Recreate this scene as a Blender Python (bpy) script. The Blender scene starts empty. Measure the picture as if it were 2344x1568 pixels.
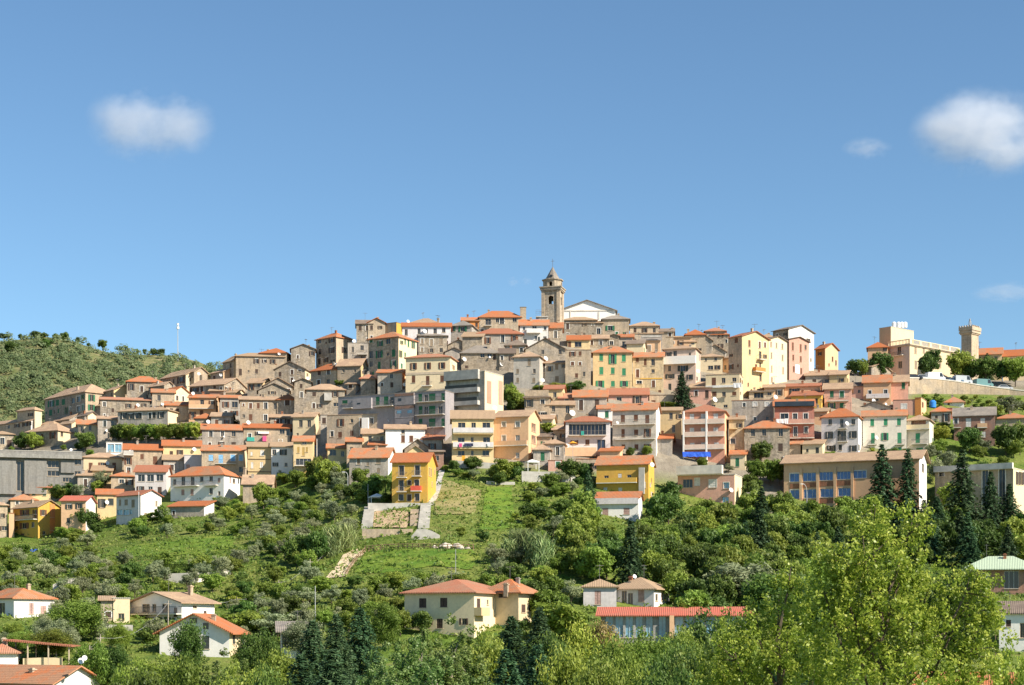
import bpy, math, random, zlib
import numpy as np
from mathutils import Vector, Matrix
random.seed(7)
RNG = np.random.default_rng(11)
SC = bpy.context.scene
COL = SC.collection
# ------------------------------------------------------------------ camera, sky, sun, exposure
F = 4050.0            # focal length in units of the 2344-wide frame
CX, HY = 1172.0, 1450.0   # principal column, horizon row of that frame
cam = bpy.data.cameras.new('camera')
cam.sensor_width = 36.0
cam.lens = F / 2344.0 * 36.0
cam.shift_y = (HY - 784.0) / 2344.0
cam.clip_start = 1.0
cam.clip_end = 9000.0
camo = bpy.data.objects.new('camera', cam)
camo.rotation_euler = (math.radians(90), 0, 0)
COL.objects.link(camo)
SC.camera = camo
SUN = Vector((0.69, -0.415, 0.595)).normalized()
world = bpy.data.worlds.new('World')
SC.world = world
world.use_nodes = True
wn = world.node_tree
wn.nodes.clear()
wo = wn.nodes.new('ShaderNodeOutputWorld')
bg = wn.nodes.new('ShaderNodeBackground')
sky = wn.nodes.new('ShaderNodeTexSky')
sky.sky_type = 'NISHITA'
sky.sun_disc = False
sky.sun_elevation = math.asin(SUN.z)
sky.sun_rotation = math.atan2(SUN.x, SUN.y)
sky.altitude = 900
sky.air_density = 1.0
sky.dust_density = 0.0
sky.ozone_density = 4.0
bg.inputs['Strength'].default_value = 0.079
bal = wn.nodes.new('ShaderNodeMix'); bal.data_type = 'RGBA'; bal.blend_type = 'MULTIPLY'   # the camera's colour balance: a cleaner, less violet blue
bal.inputs[0].default_value = 1.0; bal.inputs[7].default_value = (0.90, 1.005, 0.975, 1)
wn.links.new(sky.outputs[0], bal.inputs[6]); wn.links.new(bal.outputs[2], bg.inputs[0])
wn.links.new(bg.outputs[0], wo.inputs[0])
sun = bpy.data.lights.new('sun', 'SUN')
sun.energy = 4.6
sun.angle = math.radians(0.53)
sun.color = (1.0, 0.915, 0.785)
suno = bpy.data.objects.new('sun', sun)
suno.rotation_euler = (-SUN).to_track_quat('-Z', 'Y').to_euler()
suno.location = SUN * 900
COL.objects.link(suno)
SC.view_settings.view_transform = 'Standard'
SC.view_settings.look = 'None'
SC.view_settings.gamma = 1.0
SC.view_settings.exposure = 0.95
SC.cycles.use_denoising = True
SC.cycles.max_bounces = 5
SC.cycles.transparent_max_bounces = 6
SC.cycles.volume_bounces = 4
SC.cycles.caustics_reflective = False
SC.cycles.caustics_refractive = False

# ------------------------------------------------------------------ coordinates measured in the photograph
TILES = {}
for i, x0 in enumerate((0, 470, 940, 1410, 1880, 2345)):
    TILES['A%d' % (i + 1)] = (x0 / 1.2065, 860 / 1.2065, 5.855)
    TILES['B%d' % (i + 1)] = (x0 / 1.2065, 1150 / 1.2065, 5.855)
for i, x0 in enumerate((0, 600, 1060, 1600, 2183)):
    TILES['C%d' % (i + 1)] = (x0 / 1.2065, 1460 / 1.2065, 4.379)
TILES['T'] = (1400 / 1.2065, 700 / 1.2065, 7.849)
TILES['S'] = (960 / 1.2065, 1380 / 1.2065, 6.733)
TILES['D'] = (0.0, 0.0, 1.0)
def P(t, x, y):
    a = TILES[t]
    return a[0] + x / a[2], a[1] + y / a[2]
def uv(px, py):
    return (px - CX) / F, (HY - py) / F

# ------------------------------------------------------------------ the hill as a height field over (bearing, distance)
PROF = [  # column, [(distance, height)]
    (0,    [(0,-2),(40,-12),(150,-12),(200,-8),(240,1),(300,8),(390,19),(420,31),(450,40),(480,50),(500,55),(520,56),(600,40),(900,20),(1500,0)]),
    (500,  [(0,-2),(40,-12),(150,-12),(200,-8),(240,0),(300,11),(350,19),(400,29.6),(430,42),(460,55),(490,66),(505,69),(530,68),(620,45),(900,20),(1500,0)]),
    (1050, [(0,-2),(40,-12),(150,-12),(200,-8),(240,-1),(290,13),(350,25.5),(385,36.5),(420,56),(450,72),(470,80),(500,82),(560,75),(700,40),(1500,0)]),
    (1250, [(0,-2),(40,-12),(150,-12),(200,-8),(240,-1),(290,12.5),(350,24),(385,36.5),(420,56),(450,72),(470,80.5),(500,83),(560,76),(700,40),(1500,0)]),
    (1700, [(0,-2),(40,-12),(150,-12),(200,-8),(240,-1),(300,10),(350,19),(375,27),(395,37),(420,51),(450,64),(475,72),(490,74),(530,73),(700,40),(1500,0)]),
    (2344, [(0,-2),(40,-12),(150,-12),(200,-8),(240,-2),(300,8),(360,20),(385,25),(400,37),(430,50),(468,63),(477,68),(500,71.5),(540,72.5),(700,50),(1500,0)]),
]
PX = [(c - CX) / F for c, _ in PROF]
YS = np.concatenate([np.arange(0, 240, 10.0), np.arange(240, 540, 4.0), np.arange(540, 700, 20.0), np.arange(700, 1501, 100.0)])
ZS = np.array([np.interp(YS, [a for a, _ in p], [b for _, b in p]) for _, p in PROF])
def _smooth(z):
    k = z.copy()
    for _ in range(2):
        k[:, 1:-1] = 0.25 * k[:, :-2] + 0.5 * k[:, 1:-1] + 0.25 * k[:, 2:]
    return k
ZS = _smooth(ZS)
def H(u, Y):
    u = min(max(u, PX[0]), PX[-1])
    i = 0
    while i < len(PX) - 2 and u > PX[i + 1]:
        i += 1
    t = (u - PX[i]) / (PX[i + 1] - PX[i])
    t = t * t * (3 - 2 * t)
    return float(np.interp(Y, YS, ZS[i]) * (1 - t) + np.interp(Y, YS, ZS[i + 1]) * t)
def hit(px, py, y0=60.0):
    """Distance at which the line of sight through (px, py) meets the hill."""
    u, v = uv(px, py)
    prev = y0
    for Y in np.arange(y0, 520, 3.0):
        if H(u, Y) >= v * Y:
            a, b = prev, Y
            for _ in range(12):
                m = 0.5 * (a + b)
                if H(u, m) >= v * m: b = m
                else: a = m
            return b
        prev = Y
    return 505.0
def at(px, py, Y):
    u, v = uv(px, py)
    return Vector((u * Y, Y, v * Y))
def ground(px, py):
    Y = hit(px, py)
    u, _ = uv(px, py)
    return Vector((u * Y, Y, H(u, Y)))
def gz(x, y):
    return H(x / max(y, 1.0), y)
def proj(p):
    return CX + p[0] / p[1] * F, HY - p[2] / p[1] * F

# ------------------------------------------------------------------ object helpers
def tag(o, label=None, cat=None, group=None, kind=None):
    if label: o['label'] = label
    if cat: o['category'] = cat
    if group: o['group'] = group
    if kind: o['kind'] = kind
    return o
def empty(name, loc, rz=0.0):
    o = bpy.data.objects.new(name, None)
    o.empty_display_size = 0.5
    o.location = loc
    o.rotation_euler = (0, 0, rz)
    COL.objects.link(o)
    return o
def link(name, me, parent=None, loc=(0, 0, 0), rz=0.0):
    o = bpy.data.objects.new(name, me)
    o.location = loc
    if rz: o.rotation_euler = (0, 0, rz)
    if parent: o.parent = parent
    COL.objects.link(o)
    return o
class MB:
    """Collects boxes, quads and tubes for ONE mesh."""
    def __init__(s): s.v = []; s.f = []; s.m = []
    def poly(s, pts, mi=0):
        b = len(s.v); s.v += [tuple(p) for p in pts]; s.f.append(tuple(range(b, b + len(pts)))); s.m.append(mi)
    def box(s, x0, x1, y0, y1, z0, z1, mi=0):
        b = len(s.v)
        s.v += [(x0,y0,z0),(x1,y0,z0),(x1,y1,z0),(x0,y1,z0),(x0,y0,z1),(x1,y0,z1),(x1,y1,z1),(x0,y1,z1)]
        for q in ((0,3,2,1),(4,5,6,7),(0,1,5,4),(1,2,6,5),(2,3,7,6),(3,0,4,7)):
            s.f.append(tuple(b + k for k in q)); s.m.append(mi)
    def prism(s, poly, axis, a0, a1, mi=0):
        """poly in the plane normal to axis ('x': (y,z), 'y': (x,z), 'z': (x,y)), extruded a0..a1."""
        def pt(p, a):
            return (a, p[0], p[1]) if axis == 'x' else ((p[0], a, p[1]) if axis == 'y' else (p[0], p[1], a))
        n = len(poly); b = len(s.v)
        s.v += [pt(p, a0) for p in poly] + [pt(p, a1) for p in poly]
        s.f.append(tuple(b + k for k in range(n))); s.m.append(mi)
        s.f.append(tuple(b + n + k for k in reversed(range(n)))); s.m.append(mi)
        for k in range(n):
            j = (k + 1) % n
            s.f.append((b + k, b + n + k, b + n + j, b + j)); s.m.append(mi)
    def tube(s, pts, r, n=6, mi=0):
        pts = [Vector(p) for p in pts]; rs = r if isinstance(r, (list, tuple)) else [r] * len(pts)
        b = len(s.v)
        for i, p in enumerate(pts):
            d = (pts[min(i + 1, len(pts) - 1)] - pts[max(i - 1, 0)]).normalized()
            a = d.cross(Vector((0, 0, 1)) if abs(d.z) < 0.9 else Vector((1, 0, 0))).normalized()
            c = d.cross(a)
            for k in range(n):
                t = 2 * math.pi * k / n
                s.v.append(tuple(p + (a * math.cos(t) + c * math.sin(t)) * rs[i]))
        for i in range(len(pts) - 1):
            for k in range(n):
                j = (k + 1) % n
                s.f.append((b + i*n + k, b + i*n + j, b + (i+1)*n + j, b + (i+1)*n + k)); s.m.append(mi)
        s.f.append(tuple(b + k for k in reversed(range(n)))); s.m.append(mi)
        s.f.append(tuple(b + (len(pts)-1)*n + k for k in range(n))); s.m.append(mi)
    def mesh(s, name, mats, smooth=False, fix=True):
        me = bpy.data.meshes.new(name)
        me.from_pydata(s.v, [], s.f)
        for m in (mats if isinstance(mats, (list, tuple)) else [mats]): me.materials.append(m)
        if any(s.m): me.polygons.foreach_set('material_index', s.m)
        if smooth: me.polygons.foreach_set('use_smooth', [True] * len(s.f))
        me.update()
        return me
    def build(s, name, mats, parent=None, loc=(0, 0, 0), rz=0.0, smooth=False):
        return link(name, s.mesh(name, mats, smooth), parent, loc, rz)
def fixn(o):
    import bmesh
    bm = bmesh.new(); bm.from_mesh(o.data); bmesh.ops.recalc_face_normals(bm, faces=bm.faces); bm.to_mesh(o.data); bm.free()
    return o
# ------------------------------------------------------------------ procedural materials
M = {}
def newmat(name):
    m = bpy.data.materials.new(name); m.use_nodes = True
    nt = m.node_tree; nt.nodes.clear()
    out = nt.nodes.new('ShaderNodeOutputMaterial')
    b = nt.nodes.new('ShaderNodeBsdfPrincipled')
    nt.links.new(b.outputs[0], out.inputs['Surface'])
    M[name] = m
    return m, nt, b
def nd(nt, t, **kw):
    n = nt.nodes.new(t)
    for k, v in kw.items():
        if k.startswith('i_'):
            key = k[2:]; n.inputs[int(key) if key.isdigit() else key.replace('_', ' ')].default_value = v
        else: setattr(n, k, v)
    return n
def mixc(nt, fac, a, b, mode='MIX'):
    n = nt.nodes.new('ShaderNodeMix'); n.data_type = 'RGBA'; n.blend_type = mode
    for sock, v in ((n.inputs[0], fac), (n.inputs[6], a), (n.inputs[7], b)):
        if hasattr(v, 'links') or isinstance(v, bpy.types.NodeSocket): nt.links.new(v, sock)
        elif isinstance(v, (int, float)): sock.default_value = v
        else: sock.default_value = (v[0], v[1], v[2], 1)
    return n.outputs[2]
def mrange(nt, val, a, b, c, d):
    n = nt.nodes.new('ShaderNodeMapRange')
    nt.links.new(val, n.inputs[0])
    for i, v in enumerate((a, b, c, d)): n.inputs[i + 1].default_value = v
    return n.outputs[0]
def objcoord(nt, scale=(1, 1, 1)):
    tc = nt.nodes.new('ShaderNodeTexCoord'); mp = nt.nodes.new('ShaderNodeMapping')
    oi = nt.nodes.new('ShaderNodeObjectInfo')
    ml = nd(nt, 'ShaderNodeMath', operation='MULTIPLY', i_1=97.0)
    nt.links.new(oi.outputs['Random'], ml.inputs[0])
    mp.inputs['Scale'].default_value = scale
    nt.links.new(tc.outputs['Object'], mp.inputs[0]); nt.links.new(ml.outputs[0], mp.inputs['Location'])
    return mp.outputs[0], oi.outputs['Random']
def noise(nt, vec, scale, detail=4, rough=0.55):
    n = nd(nt, 'ShaderNodeTexNoise', i_Scale=scale, i_Detail=detail, i_Roughness=rough)
    nt.links.new(vec, n.inputs['Vector'])
    return n.outputs['Fac']
def bump(nt, b, h, strength, dist=0.05):
    n = nd(nt, 'ShaderNodeBump', i_Strength=strength, i_Distance=dist)
    nt.links.new(h, n.inputs['Height']); nt.links.new(n.outputs[0], b.inputs['Normal'])
def dark(c, k): return tuple(x * k for x in c)

def wall_mat(name, c, stain=0.5, stone=0.0, worn=None):
    m, nt, b = newmat('wall_' + name)
    v, rnd = objcoord(nt)
    vs, _ = objcoord(nt, (1.6, 1.6, 0.16))
    n1 = noise(nt, v, 0.35, 5, 0.6)
    n2 = noise(nt, vs, 1.0, 3, 0.6)
    n3 = noise(nt, v, 2.6, 4, 0.65)
    worn = worn or tuple(0.5 * x + 0.10 for x in c)
    f1 = mrange(nt, n1, 0.40, 0.66, 0.0, min(1.0, stain * 2.0))
    col = mixc(nt, f1, c, worn)
    f2 = mrange(nt, n2, 0.46, 0.70, 0.0, stain * 1.15)
    col = mixc(nt, f2, col, dark(c, 0.5))
    f3 = mrange(nt, n3, 0.3, 0.7, 0.97 - .4*stain, 1.03 + .3*stain)
    col = mixc(nt, 1.0, col, f3, 'MULTIPLY')
    if stone:
        vo = nd(nt, 'ShaderNodeTexVoronoi', i_Scale=2.4, feature='F1'); nt.links.new(v, vo.inputs['Vector'])
        ve = nd(nt, 'ShaderNodeTexVoronoi', i_Scale=2.4, feature='DISTANCE_TO_EDGE'); nt.links.new(v, ve.inputs['Vector'])
        sp = nd(nt, 'ShaderNodeSeparateColor'); nt.links.new(vo.outputs['Color'], sp.inputs[0])
        fs = mrange(nt, sp.outputs[0], 0, 1, 0.72, 1.2)
        col = mixc(nt, stone, col, mixc(nt, 1.0, col, fs, 'MULTIPLY'))
        fe = mrange(nt, ve.outputs['Distance'], 0.0, 0.08, 0.7, 1.0)
        col = mixc(nt, stone * 0.7, col, mixc(nt, 1.0, col, fe, 'MULTIPLY'))
        bump(nt, b, fe, 0.5, 0.05)
    else:
        bump(nt, b, n3, 0.25, 0.03)
    fr = mrange(nt, rnd, 0, 1, 0.86, 1.1)
    col = mixc(nt, 1.0, col, fr, 'MULTIPLY')
    nt.links.new(col, b.inputs['Base Color'])
    b.inputs['Roughness'].default_value = 0.92
    b.inputs['Specular IOR Level'].default_value = 0.15
    return m
WALLS = {
    'st': ((0.425, 0.345, 0.25), 0.5, 0.8), 'ta': ((0.53, 0.41, 0.28), 0.45, 0.15), 'gy': ((0.48, 0.41, 0.33), 0.5, 0.15),
    'cr': ((0.72, 0.58, 0.37), 0.12, 0), 'ye': ((0.70, 0.52, 0.275), 0.18, 0), 'yy': ((0.66, 0.395, 0.075), 0.14, 0), 'ow': ((0.70, 0.63, 0.52), 0.15, 0),
    'pk': ((0.64, 0.36, 0.265), 0.2, 0), 'sa': ((0.70, 0.44, 0.255), 0.15, 0), 'wh': ((0.80, 0.76, 0.70), 0.08, 0),
    'or': ((0.68, 0.26, 0.07), 0.2, 0), 'rb': ((0.36, 0.20, 0.14), 0.35, 0.1), 'lg': ((0.66, 0.61, 0.59), 0.18, 0),
    'ap': ((0.36, 0.325, 0.325), 0.25, 0), 'pp': ((0.70, 0.53, 0.42), 0.16, 0), 'yt': ((0.60, 0.46, 0.27), 0.45, 0.1), 'lw': ((0.60, 0.53, 0.44), 0.28, 0), 'rs': ((0.60, 0.285, 0.19), 0.2, 0),
    'cp': ((0.24, 0.225, 0.20), 0.4, 0), 'co': ((0.36, 0.34, 0.30), 0.5, 0), 'bl': ((0.07, 0.10, 0.16), 0.2, 0), 'rd': ((0.50, 0.20, 0.14), 0.3, 0),
}
for k, (c, s, t) in WALLS.items(): wall_mat(k, c, s, t)
def roof_mat(name, c, c2, old=0.3):
    m, nt, b = newmat('roof_' + name)
    v, rnd = objcoord(nt)
    n1 = noise(nt, v, 0.5, 4, 0.6); n2 = noise(nt, v, 3.5, 3, 0.7); n3 = noise(nt, v, 9.0, 2, 0.6)
    wr = mrange(nt, rnd, 0.10, 0.95, 0.35, 2.1)
    wm = nd(nt, 'ShaderNodeMath', operation='MULTIPLY'); nt.links.new(mrange(nt, n1, 0.36, 0.66, 0.05, min(1, old * 2)), wm.inputs[0]); nt.links.new(wr, wm.inputs[1]); wm.use_clamp = True
    col = mixc(nt, wm.outputs[0], c, c2)
    col = mixc(nt, mrange(nt, n2, 0.52, 0.75, 0, old * 1.4), col, dark(c2, 0.62))
    col = mixc(nt, 1.0, col, mrange(nt, n3, 0.3, 0.7, 0.8, 1.18), 'MULTIPLY')
    col = mixc(nt, 1.0, col, mrange(nt, rnd, 0, 1, 0.80, 1.12), 'MULTIPLY')
    tc = nt.nodes.new('ShaderNodeTexCoord')
    w1 = nd(nt, 'ShaderNodeTexWave', i_Scale=1.2, wave_type='BANDS', bands_direction='X'); nt.links.new(tc.outputs['Object'], w1.inputs['Vector'])
    w2 = nd(nt, 'ShaderNodeTexWave', i_Scale=0.85, wave_type='BANDS', bands_direction='Y'); nt.links.new(tc.outputs['Object'], w2.inputs['Vector'])
    ad = nd(nt, 'ShaderNodeMath', operation='ADD'); nt.links.new(w1.outputs['Fac'], ad.inputs[0]); nt.links.new(w2.outputs['Fac'], ad.inputs[1])
    col = mixc(nt, 1.0, col, mrange(nt, ad.outputs[0], 0.2, 1.8, 0.82, 1.08), 'MULTIPLY')
    bump(nt, b, ad.outputs[0], 0.6, 0.06)
    nt.links.new(col, b.inputs['Base Color'])
    b.inputs['Roughness'].default_value = 0.9
    b.inputs['Specular IOR Level'].default_value = 0.15
for k, c, c2, o in (('o', (0.54, 0.168, 0.062), (0.40, 0.21, 0.12), 0.45), ('t', (0.50, 0.35, 0.22), (0.40, 0.27, 0.18), 0.5),
                    ('b', (0.20, 0.15, 0.12), (0.27, 0.21, 0.16), 0.5), ('r', (0.46, 0.175, 0.10), (0.40, 0.22, 0.14), 0.4),
                    ('g', (0.34, 0.29, 0.24), (0.24, 0.21, 0.18), 0.5), ('w', (0.66, 0.62, 0.54), (0.52, 0.48, 0.42), 0.3),
                    ('m', (0.50, 0.13, 0.085), (0.42, 0.15, 0.10), 0.3), ('v', (0.52, 0.62, 0.44), (0.44, 0.55, 0.40), 0.25)):
    roof_mat(k, c, c2, o)
def plain(name, c, rough=0.7, var=0.15, scale=1.5, spec=0.25, metal=0.0):
    m, nt, b = newmat(name)
    v, rnd = objcoord(nt)
    col = mixc(nt, 1.0, c, mrange(nt, noise(nt, v, scale), 0.3, 0.7, 1 - var, 1 + var), 'MULTIPLY')
    nt.links.new(col, b.inputs['Base Color'])
    b.inputs['Roughness'].default_value = rough; b.inputs['Specular IOR Level'].default_value = spec; b.inputs['Metallic'].default_value = metal
    return m
plain('glass_dark', (0.028, 0.030, 0.034), 0.12, 0.3, 0.8, 0.6)
plain('glass_pale', (0.34, 0.33, 0.30), 0.3, 0.2, 0.6, 0.5)
plain('glass_blue', (0.05, 0.13, 0.34), 0.12, 0.35, 1.2, 0.7)
plain('glass_sky', (0.20, 0.36, 0.46), 0.1, 0.35, 0.8, 0.8)
plain('glass_navy', (0.035, 0.05, 0.09), 0.3, 0.3, 0.5, 0.5)
plain('frame_white', (0.72, 0.70, 0.64), 0.6)
plain('frame_tan', (0.52, 0.42, 0.30), 0.8)
plain('frame_brown', (0.13, 0.075, 0.045), 0.7)
for k, c in (('n', (0.085, 0.055, 0.042)), ('b', (0.16, 0.075, 0.045)), ('g', (0.035, 0.15, 0.075)), ('k', (0.05, 0.058, 0.055)),
             ('e', (0.05, 0.26, 0.13)), ('w', (0.66, 0.63, 0.58)), ('p', (0.40, 0.26, 0.22)), ('u', (0.25, 0.50, 0.75)), ('y', (0.45, 0.30, 0.10)), ('t', (0.30, 0.23, 0.16))):
    plain('shutter_' + k, c, 0.75, 0.2, 3)
plain('metal_rail', (0.16, 0.15, 0.14), 0.5, 0.1)
plain('metal_grey', (0.42, 0.42, 0.41), 0.45, 0.1)
plain('white_paint', (0.80, 0.79, 0.76), 0.5, 0.06)
plain('concrete', (0.46, 0.43, 0.38), 0.9, 0.22, 0.7)
plain('concrete_pale', (0.62, 0.57, 0.49), 0.9, 0.18, 0.7)
plain('brick', (0.30, 0.135, 0.075), 0.9, 0.25, 2)
plain('wood', (0.26, 0.17, 0.10), 0.85, 0.25, 3)
plain('bark', (0.11, 0.085, 0.06), 0.95, 0.35, 4)
plain('bark_pale', (0.34, 0.29, 0.22), 0.95, 0.35, 4)
plain('dirt', (0.52, 0.37, 0.22), 0.95, 0.3, 0.5)
plain('sand', (0.66, 0.52, 0.34), 0.95, 0.15, 0.6)
plain('car_white', (0.75, 0.75, 0.75), 0.25, 0.03, 1, 0.6)
plain('car_black', (0.03, 0.03, 0.035), 0.25, 0.03, 1, 0.6)
plain('car_blue', (0.10, 0.16, 0.24), 0.25, 0.03, 1, 0.6)
plain('car_silver', (0.42, 0.44, 0.46), 0.3, 0.03, 1, 0.6)
plain('car_teal', (0.10, 0.22, 0.22), 0.4, 0.05, 1, 0.5)
plain('rubber', (0.02, 0.02, 0.02), 0.9, 0.1)
plain('tarp_blue', (0.03, 0.10, 0.50), 0.6, 0.3, 1.2)
plain('plastic_blue', (0.04, 0.22, 0.65), 0.4, 0.1)
plain('fabric_orange', (0.75, 0.36, 0.04), 0.8, 0.1)
plain('fabric_red', (0.62, 0.10, 0.06), 0.8, 0.1)
plain('cloth_pink', (0.70, 0.10, 0.25), 0.8, 0.1)
plain('cloth_teal', (0.05, 0.35, 0.28), 0.8, 0.1)
plain('cloth_navy', (0.03, 0.035, 0.08), 0.8, 0.1)
plain('skin', (0.50, 0.30, 0.20), 0.6, 0.05)
plain('rock', (0.52, 0.46, 0.38), 0.95, 0.3, 1.5)
plain('bronze', (0.10, 0.12, 0.09), 0.4, 0.1)
plain('panel_solar', (0.05, 0.06, 0.09), 0.15, 0.1, 1, 0.7)
def foliage(name, c0, c1, c2, trans=0.3, jit=0.28, rough=0.55):
    m, nt, b = newmat('leaf_' + name)
    at_ = nd(nt, 'ShaderNodeAttribute', attribute_name='tint')
    oi = nt.nodes.new('ShaderNodeObjectInfo')
    r = nt.nodes.new('ShaderNodeValToRGB')
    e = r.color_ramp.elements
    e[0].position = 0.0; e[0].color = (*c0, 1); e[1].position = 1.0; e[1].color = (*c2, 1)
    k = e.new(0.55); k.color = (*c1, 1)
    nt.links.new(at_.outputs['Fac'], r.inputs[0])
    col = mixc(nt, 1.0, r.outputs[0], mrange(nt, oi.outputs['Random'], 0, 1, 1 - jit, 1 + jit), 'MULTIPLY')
    hs = nd(nt, 'ShaderNodeHueSaturation'); nt.links.new(col, hs.inputs['Color'])
    sn = nd(nt, 'ShaderNodeMath', operation='FRACT'); m7 = nd(nt, 'ShaderNodeMath', operation='MULTIPLY', i_1=7.3)
    nt.links.new(oi.outputs['Random'], m7.inputs[0]); nt.links.new(m7.outputs[0], sn.inputs[0])
    h0, h1 = (0.498, 0.506) if name == 'poplar' else (0.478, 0.52)
    nt.links.new(mrange(nt, sn.outputs[0], 0, 1, h0, h1), hs.inputs['Hue'])
    nt.links.new(hs.outputs[0], b.inputs['Base Color'])
    b.inputs['Roughness'].default_value = rough; b.inputs['Specular IOR Level'].default_value = 0.3
    tr = nt.nodes.new('ShaderNodeBsdfTranslucent'); nt.links.new(hs.outputs[0], tr.inputs[0])
    mx = nt.nodes.new('ShaderNodeMixShader'); mx.inputs[0].default_value = trans
    nt.links.new(b.outputs[0], mx.inputs[1]); nt.links.new(tr.outputs[0], mx.inputs[2])
    nt.links.new(mx.outputs[0], nt.nodes['Material Output'].inputs['Surface'])
foliage('broad', (0.070, 0.118, 0.015), (0.175, 0.25, 0.034), (0.30, 0.37, 0.070), .42)
foliage('dark', (0.034, 0.070, 0.014), (0.085, 0.145, 0.026), (0.165, 0.23, 0.045), .38)
foliage('olive', (0.130, 0.155, 0.070), (0.225, 0.26, 0.130), (0.34, 0.37, 0.20), 0.3)
foliage('conifer', (0.018, 0.052, 0.024), (0.048, 0.105, 0.045), (0.110, 0.175, 0.070), 0.25, 0.25)
foliage('poplar', (0.070, 0.130, 0.014), (0.245, 0.325, 0.038), (0.53, 0.56, 0.11), 0.44, 0.10, 0.4)
foliage('poplar_green', (0.05, 0.11, 0.020), (0.135, 0.215, 0.048), (0.30, 0.36, 0.13), 0.38, 0.15, 0.4)
foliage('lime', (0.11, 0.17, 0.018), (0.23, 0.29, 0.036), (0.36, 0.39, 0.06))
foliage('reed', (0.14, 0.20, 0.065), (0.23, 0.30, 0.11), (0.37, 0.41, 0.18), 0.3)
foliage('forest', (0.145, 0.190, 0.080), (0.215, 0.260, 0.108), (0.31, 0.33, 0.150), 0.42)
foliage('grass', (0.07, 0.13, 0.020), (0.15, 0.22, 0.034), (0.28, 0.30, 0.08), 0.3)
foliage('scrub', (0.05, 0.09, 0.018), (0.13, 0.19, 0.040), (0.26, 0.25, 0.09), 0.3)
foliage('rust', (0.14, 0.085, 0.03), (0.24, 0.16, 0.06), (0.34, 0.24, 0.10))
def ground_mat():
    m, nt, b = newmat('ground')
    tc = nt.nodes.new('ShaderNodeTexCoord'); v = tc.outputs['Object']
    n1 = noise(nt, v, 0.035, 5, 0.6); n2 = noise(nt, v, 0.25, 5, 0.65); n3 = noise(nt, v, 1.6, 4, 0.7)
    col = mixc(nt, mrange(nt, n1, 0.4, 0.62, 0, 1), (0.105, 0.165, 0.026), (0.17, 0.20, 0.045))
    col = mixc(nt, mrange(nt, n2, 0.52, 0.70, 0, 0.8), col, (0.25, 0.22, 0.085))
    col = mixc(nt, mrange(nt, n2, 0.30, 0.45, 0.8, 0), col, (0.05, 0.095, 0.02))
    col = mixc(nt, 1.0, col, mrange(nt, n3, 0.3, 0.7, 0.62, 1.3), 'MULTIPLY')
    a = nd(nt, 'ShaderNodeAttribute', attribute_name='town')
    paved = mixc(nt, mrange(nt, n2, 0.35, 0.65, 0, 1), (0.30, 0.26, 0.20), (0.20, 0.17, 0.13))
    col = mixc(nt, a.outputs['Fac'], col, paved)
    nt.links.new(col, b.inputs['Base Color'])
    bump(nt, b, n3, 0.8, 0.3)
    b.inputs['Roughness'].default_value = 0.95; b.inputs['Specular IOR Level'].default_value = 0.1
def meadow_mat(name, a1, a2, a3):
    m, nt, b = newmat(name)
    tc = nt.nodes.new('ShaderNodeTexCoord'); v = tc.outputs['Object']
    n2 = noise(nt, v, 0.18, 5, 0.65); n3 = noise(nt, v, 1.8, 4, 0.7)
    col = mixc(nt, mrange(nt, n2, 0.36, 0.55, 0, 1), a1, a2)
    col = mixc(nt, mrange(nt, n2, 0.56, 0.72, 0, 0.9), col, a3)
    col = mixc(nt, 1.0, col, mrange(nt, n3, 0.3, 0.7, 0.7, 1.25), 'MULTIPLY')
    nt.links.new(col, b.inputs['Base Color'])
    bump(nt, b, n3, 0.8, 0.2)
    b.inputs['Roughness'].default_value = 0.95; b.inputs['Specular IOR Level'].default_value = 0.1
ground_mat()
meadow_mat('meadow', (0.085, 0.165, 0.022), (0.15, 0.215, 0.030), (0.26, 0.27, 0.06))
meadow_mat('drygrass', (0.22, 0.21, 0.075), (0.30, 0.26, 0.11), (0.36, 0.28, 0.15))
meadow_mat('hillside', (0.10, 0.13, 0.04), (0.20, 0.19, 0.085), (0.34, 0.29, 0.17))
meadow_mat('rubble', (0.42, 0.29, 0.17), (0.55, 0.40, 0.24), (0.36, 0.27, 0.15))
# ------------------------------------------------------------------ terrain
def terrain():
    us = np.linspace(-0.62, 0.62, 200)
    ys = np.concatenate([np.arange(2, 60, 6.0), np.arange(60, 240, 9.0), np.arange(240, 540, 5.0), np.arange(540, 1501, 40.0)])
    verts = []; town = []
    for y in ys:
        for u in us:
            z = H(u, y)
            verts.append((u * y, y, z))
            py = HY - z / y * F
            px = CX + u * F
            lim = np.interp(px, [0, 500, 780, 1050, 1500, 1800, 2050, 2095, 2344], [1160, 1110, 1060, 1070, 1100, 1150, 1010, 905, 905])
            town.append(float(np.clip((lim - py) / 14.0, 0, 1)) * (1.0 if y > 330 else 0.0) * (0.0 if y > 560 else 1.0))
    nu = len(us)
    faces = [(j*nu+i, j*nu+i+1, (j+1)*nu+i+1, (j+1)*nu+i) for j in range(len(ys)-1) for i in range(nu-1)]
    me = bpy.data.meshes.new('terrain'); me.from_pydata(verts, [], faces)
    a = me.attributes.new('town', 'FLOAT', 'POINT'); a.data.foreach_set('value', town)
    me.materials.append(M['ground']); me.polygons.foreach_set('use_smooth', [True]*len(faces))
    o = link('terrain', me); tag(o, kind='structure')
terrain()
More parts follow.
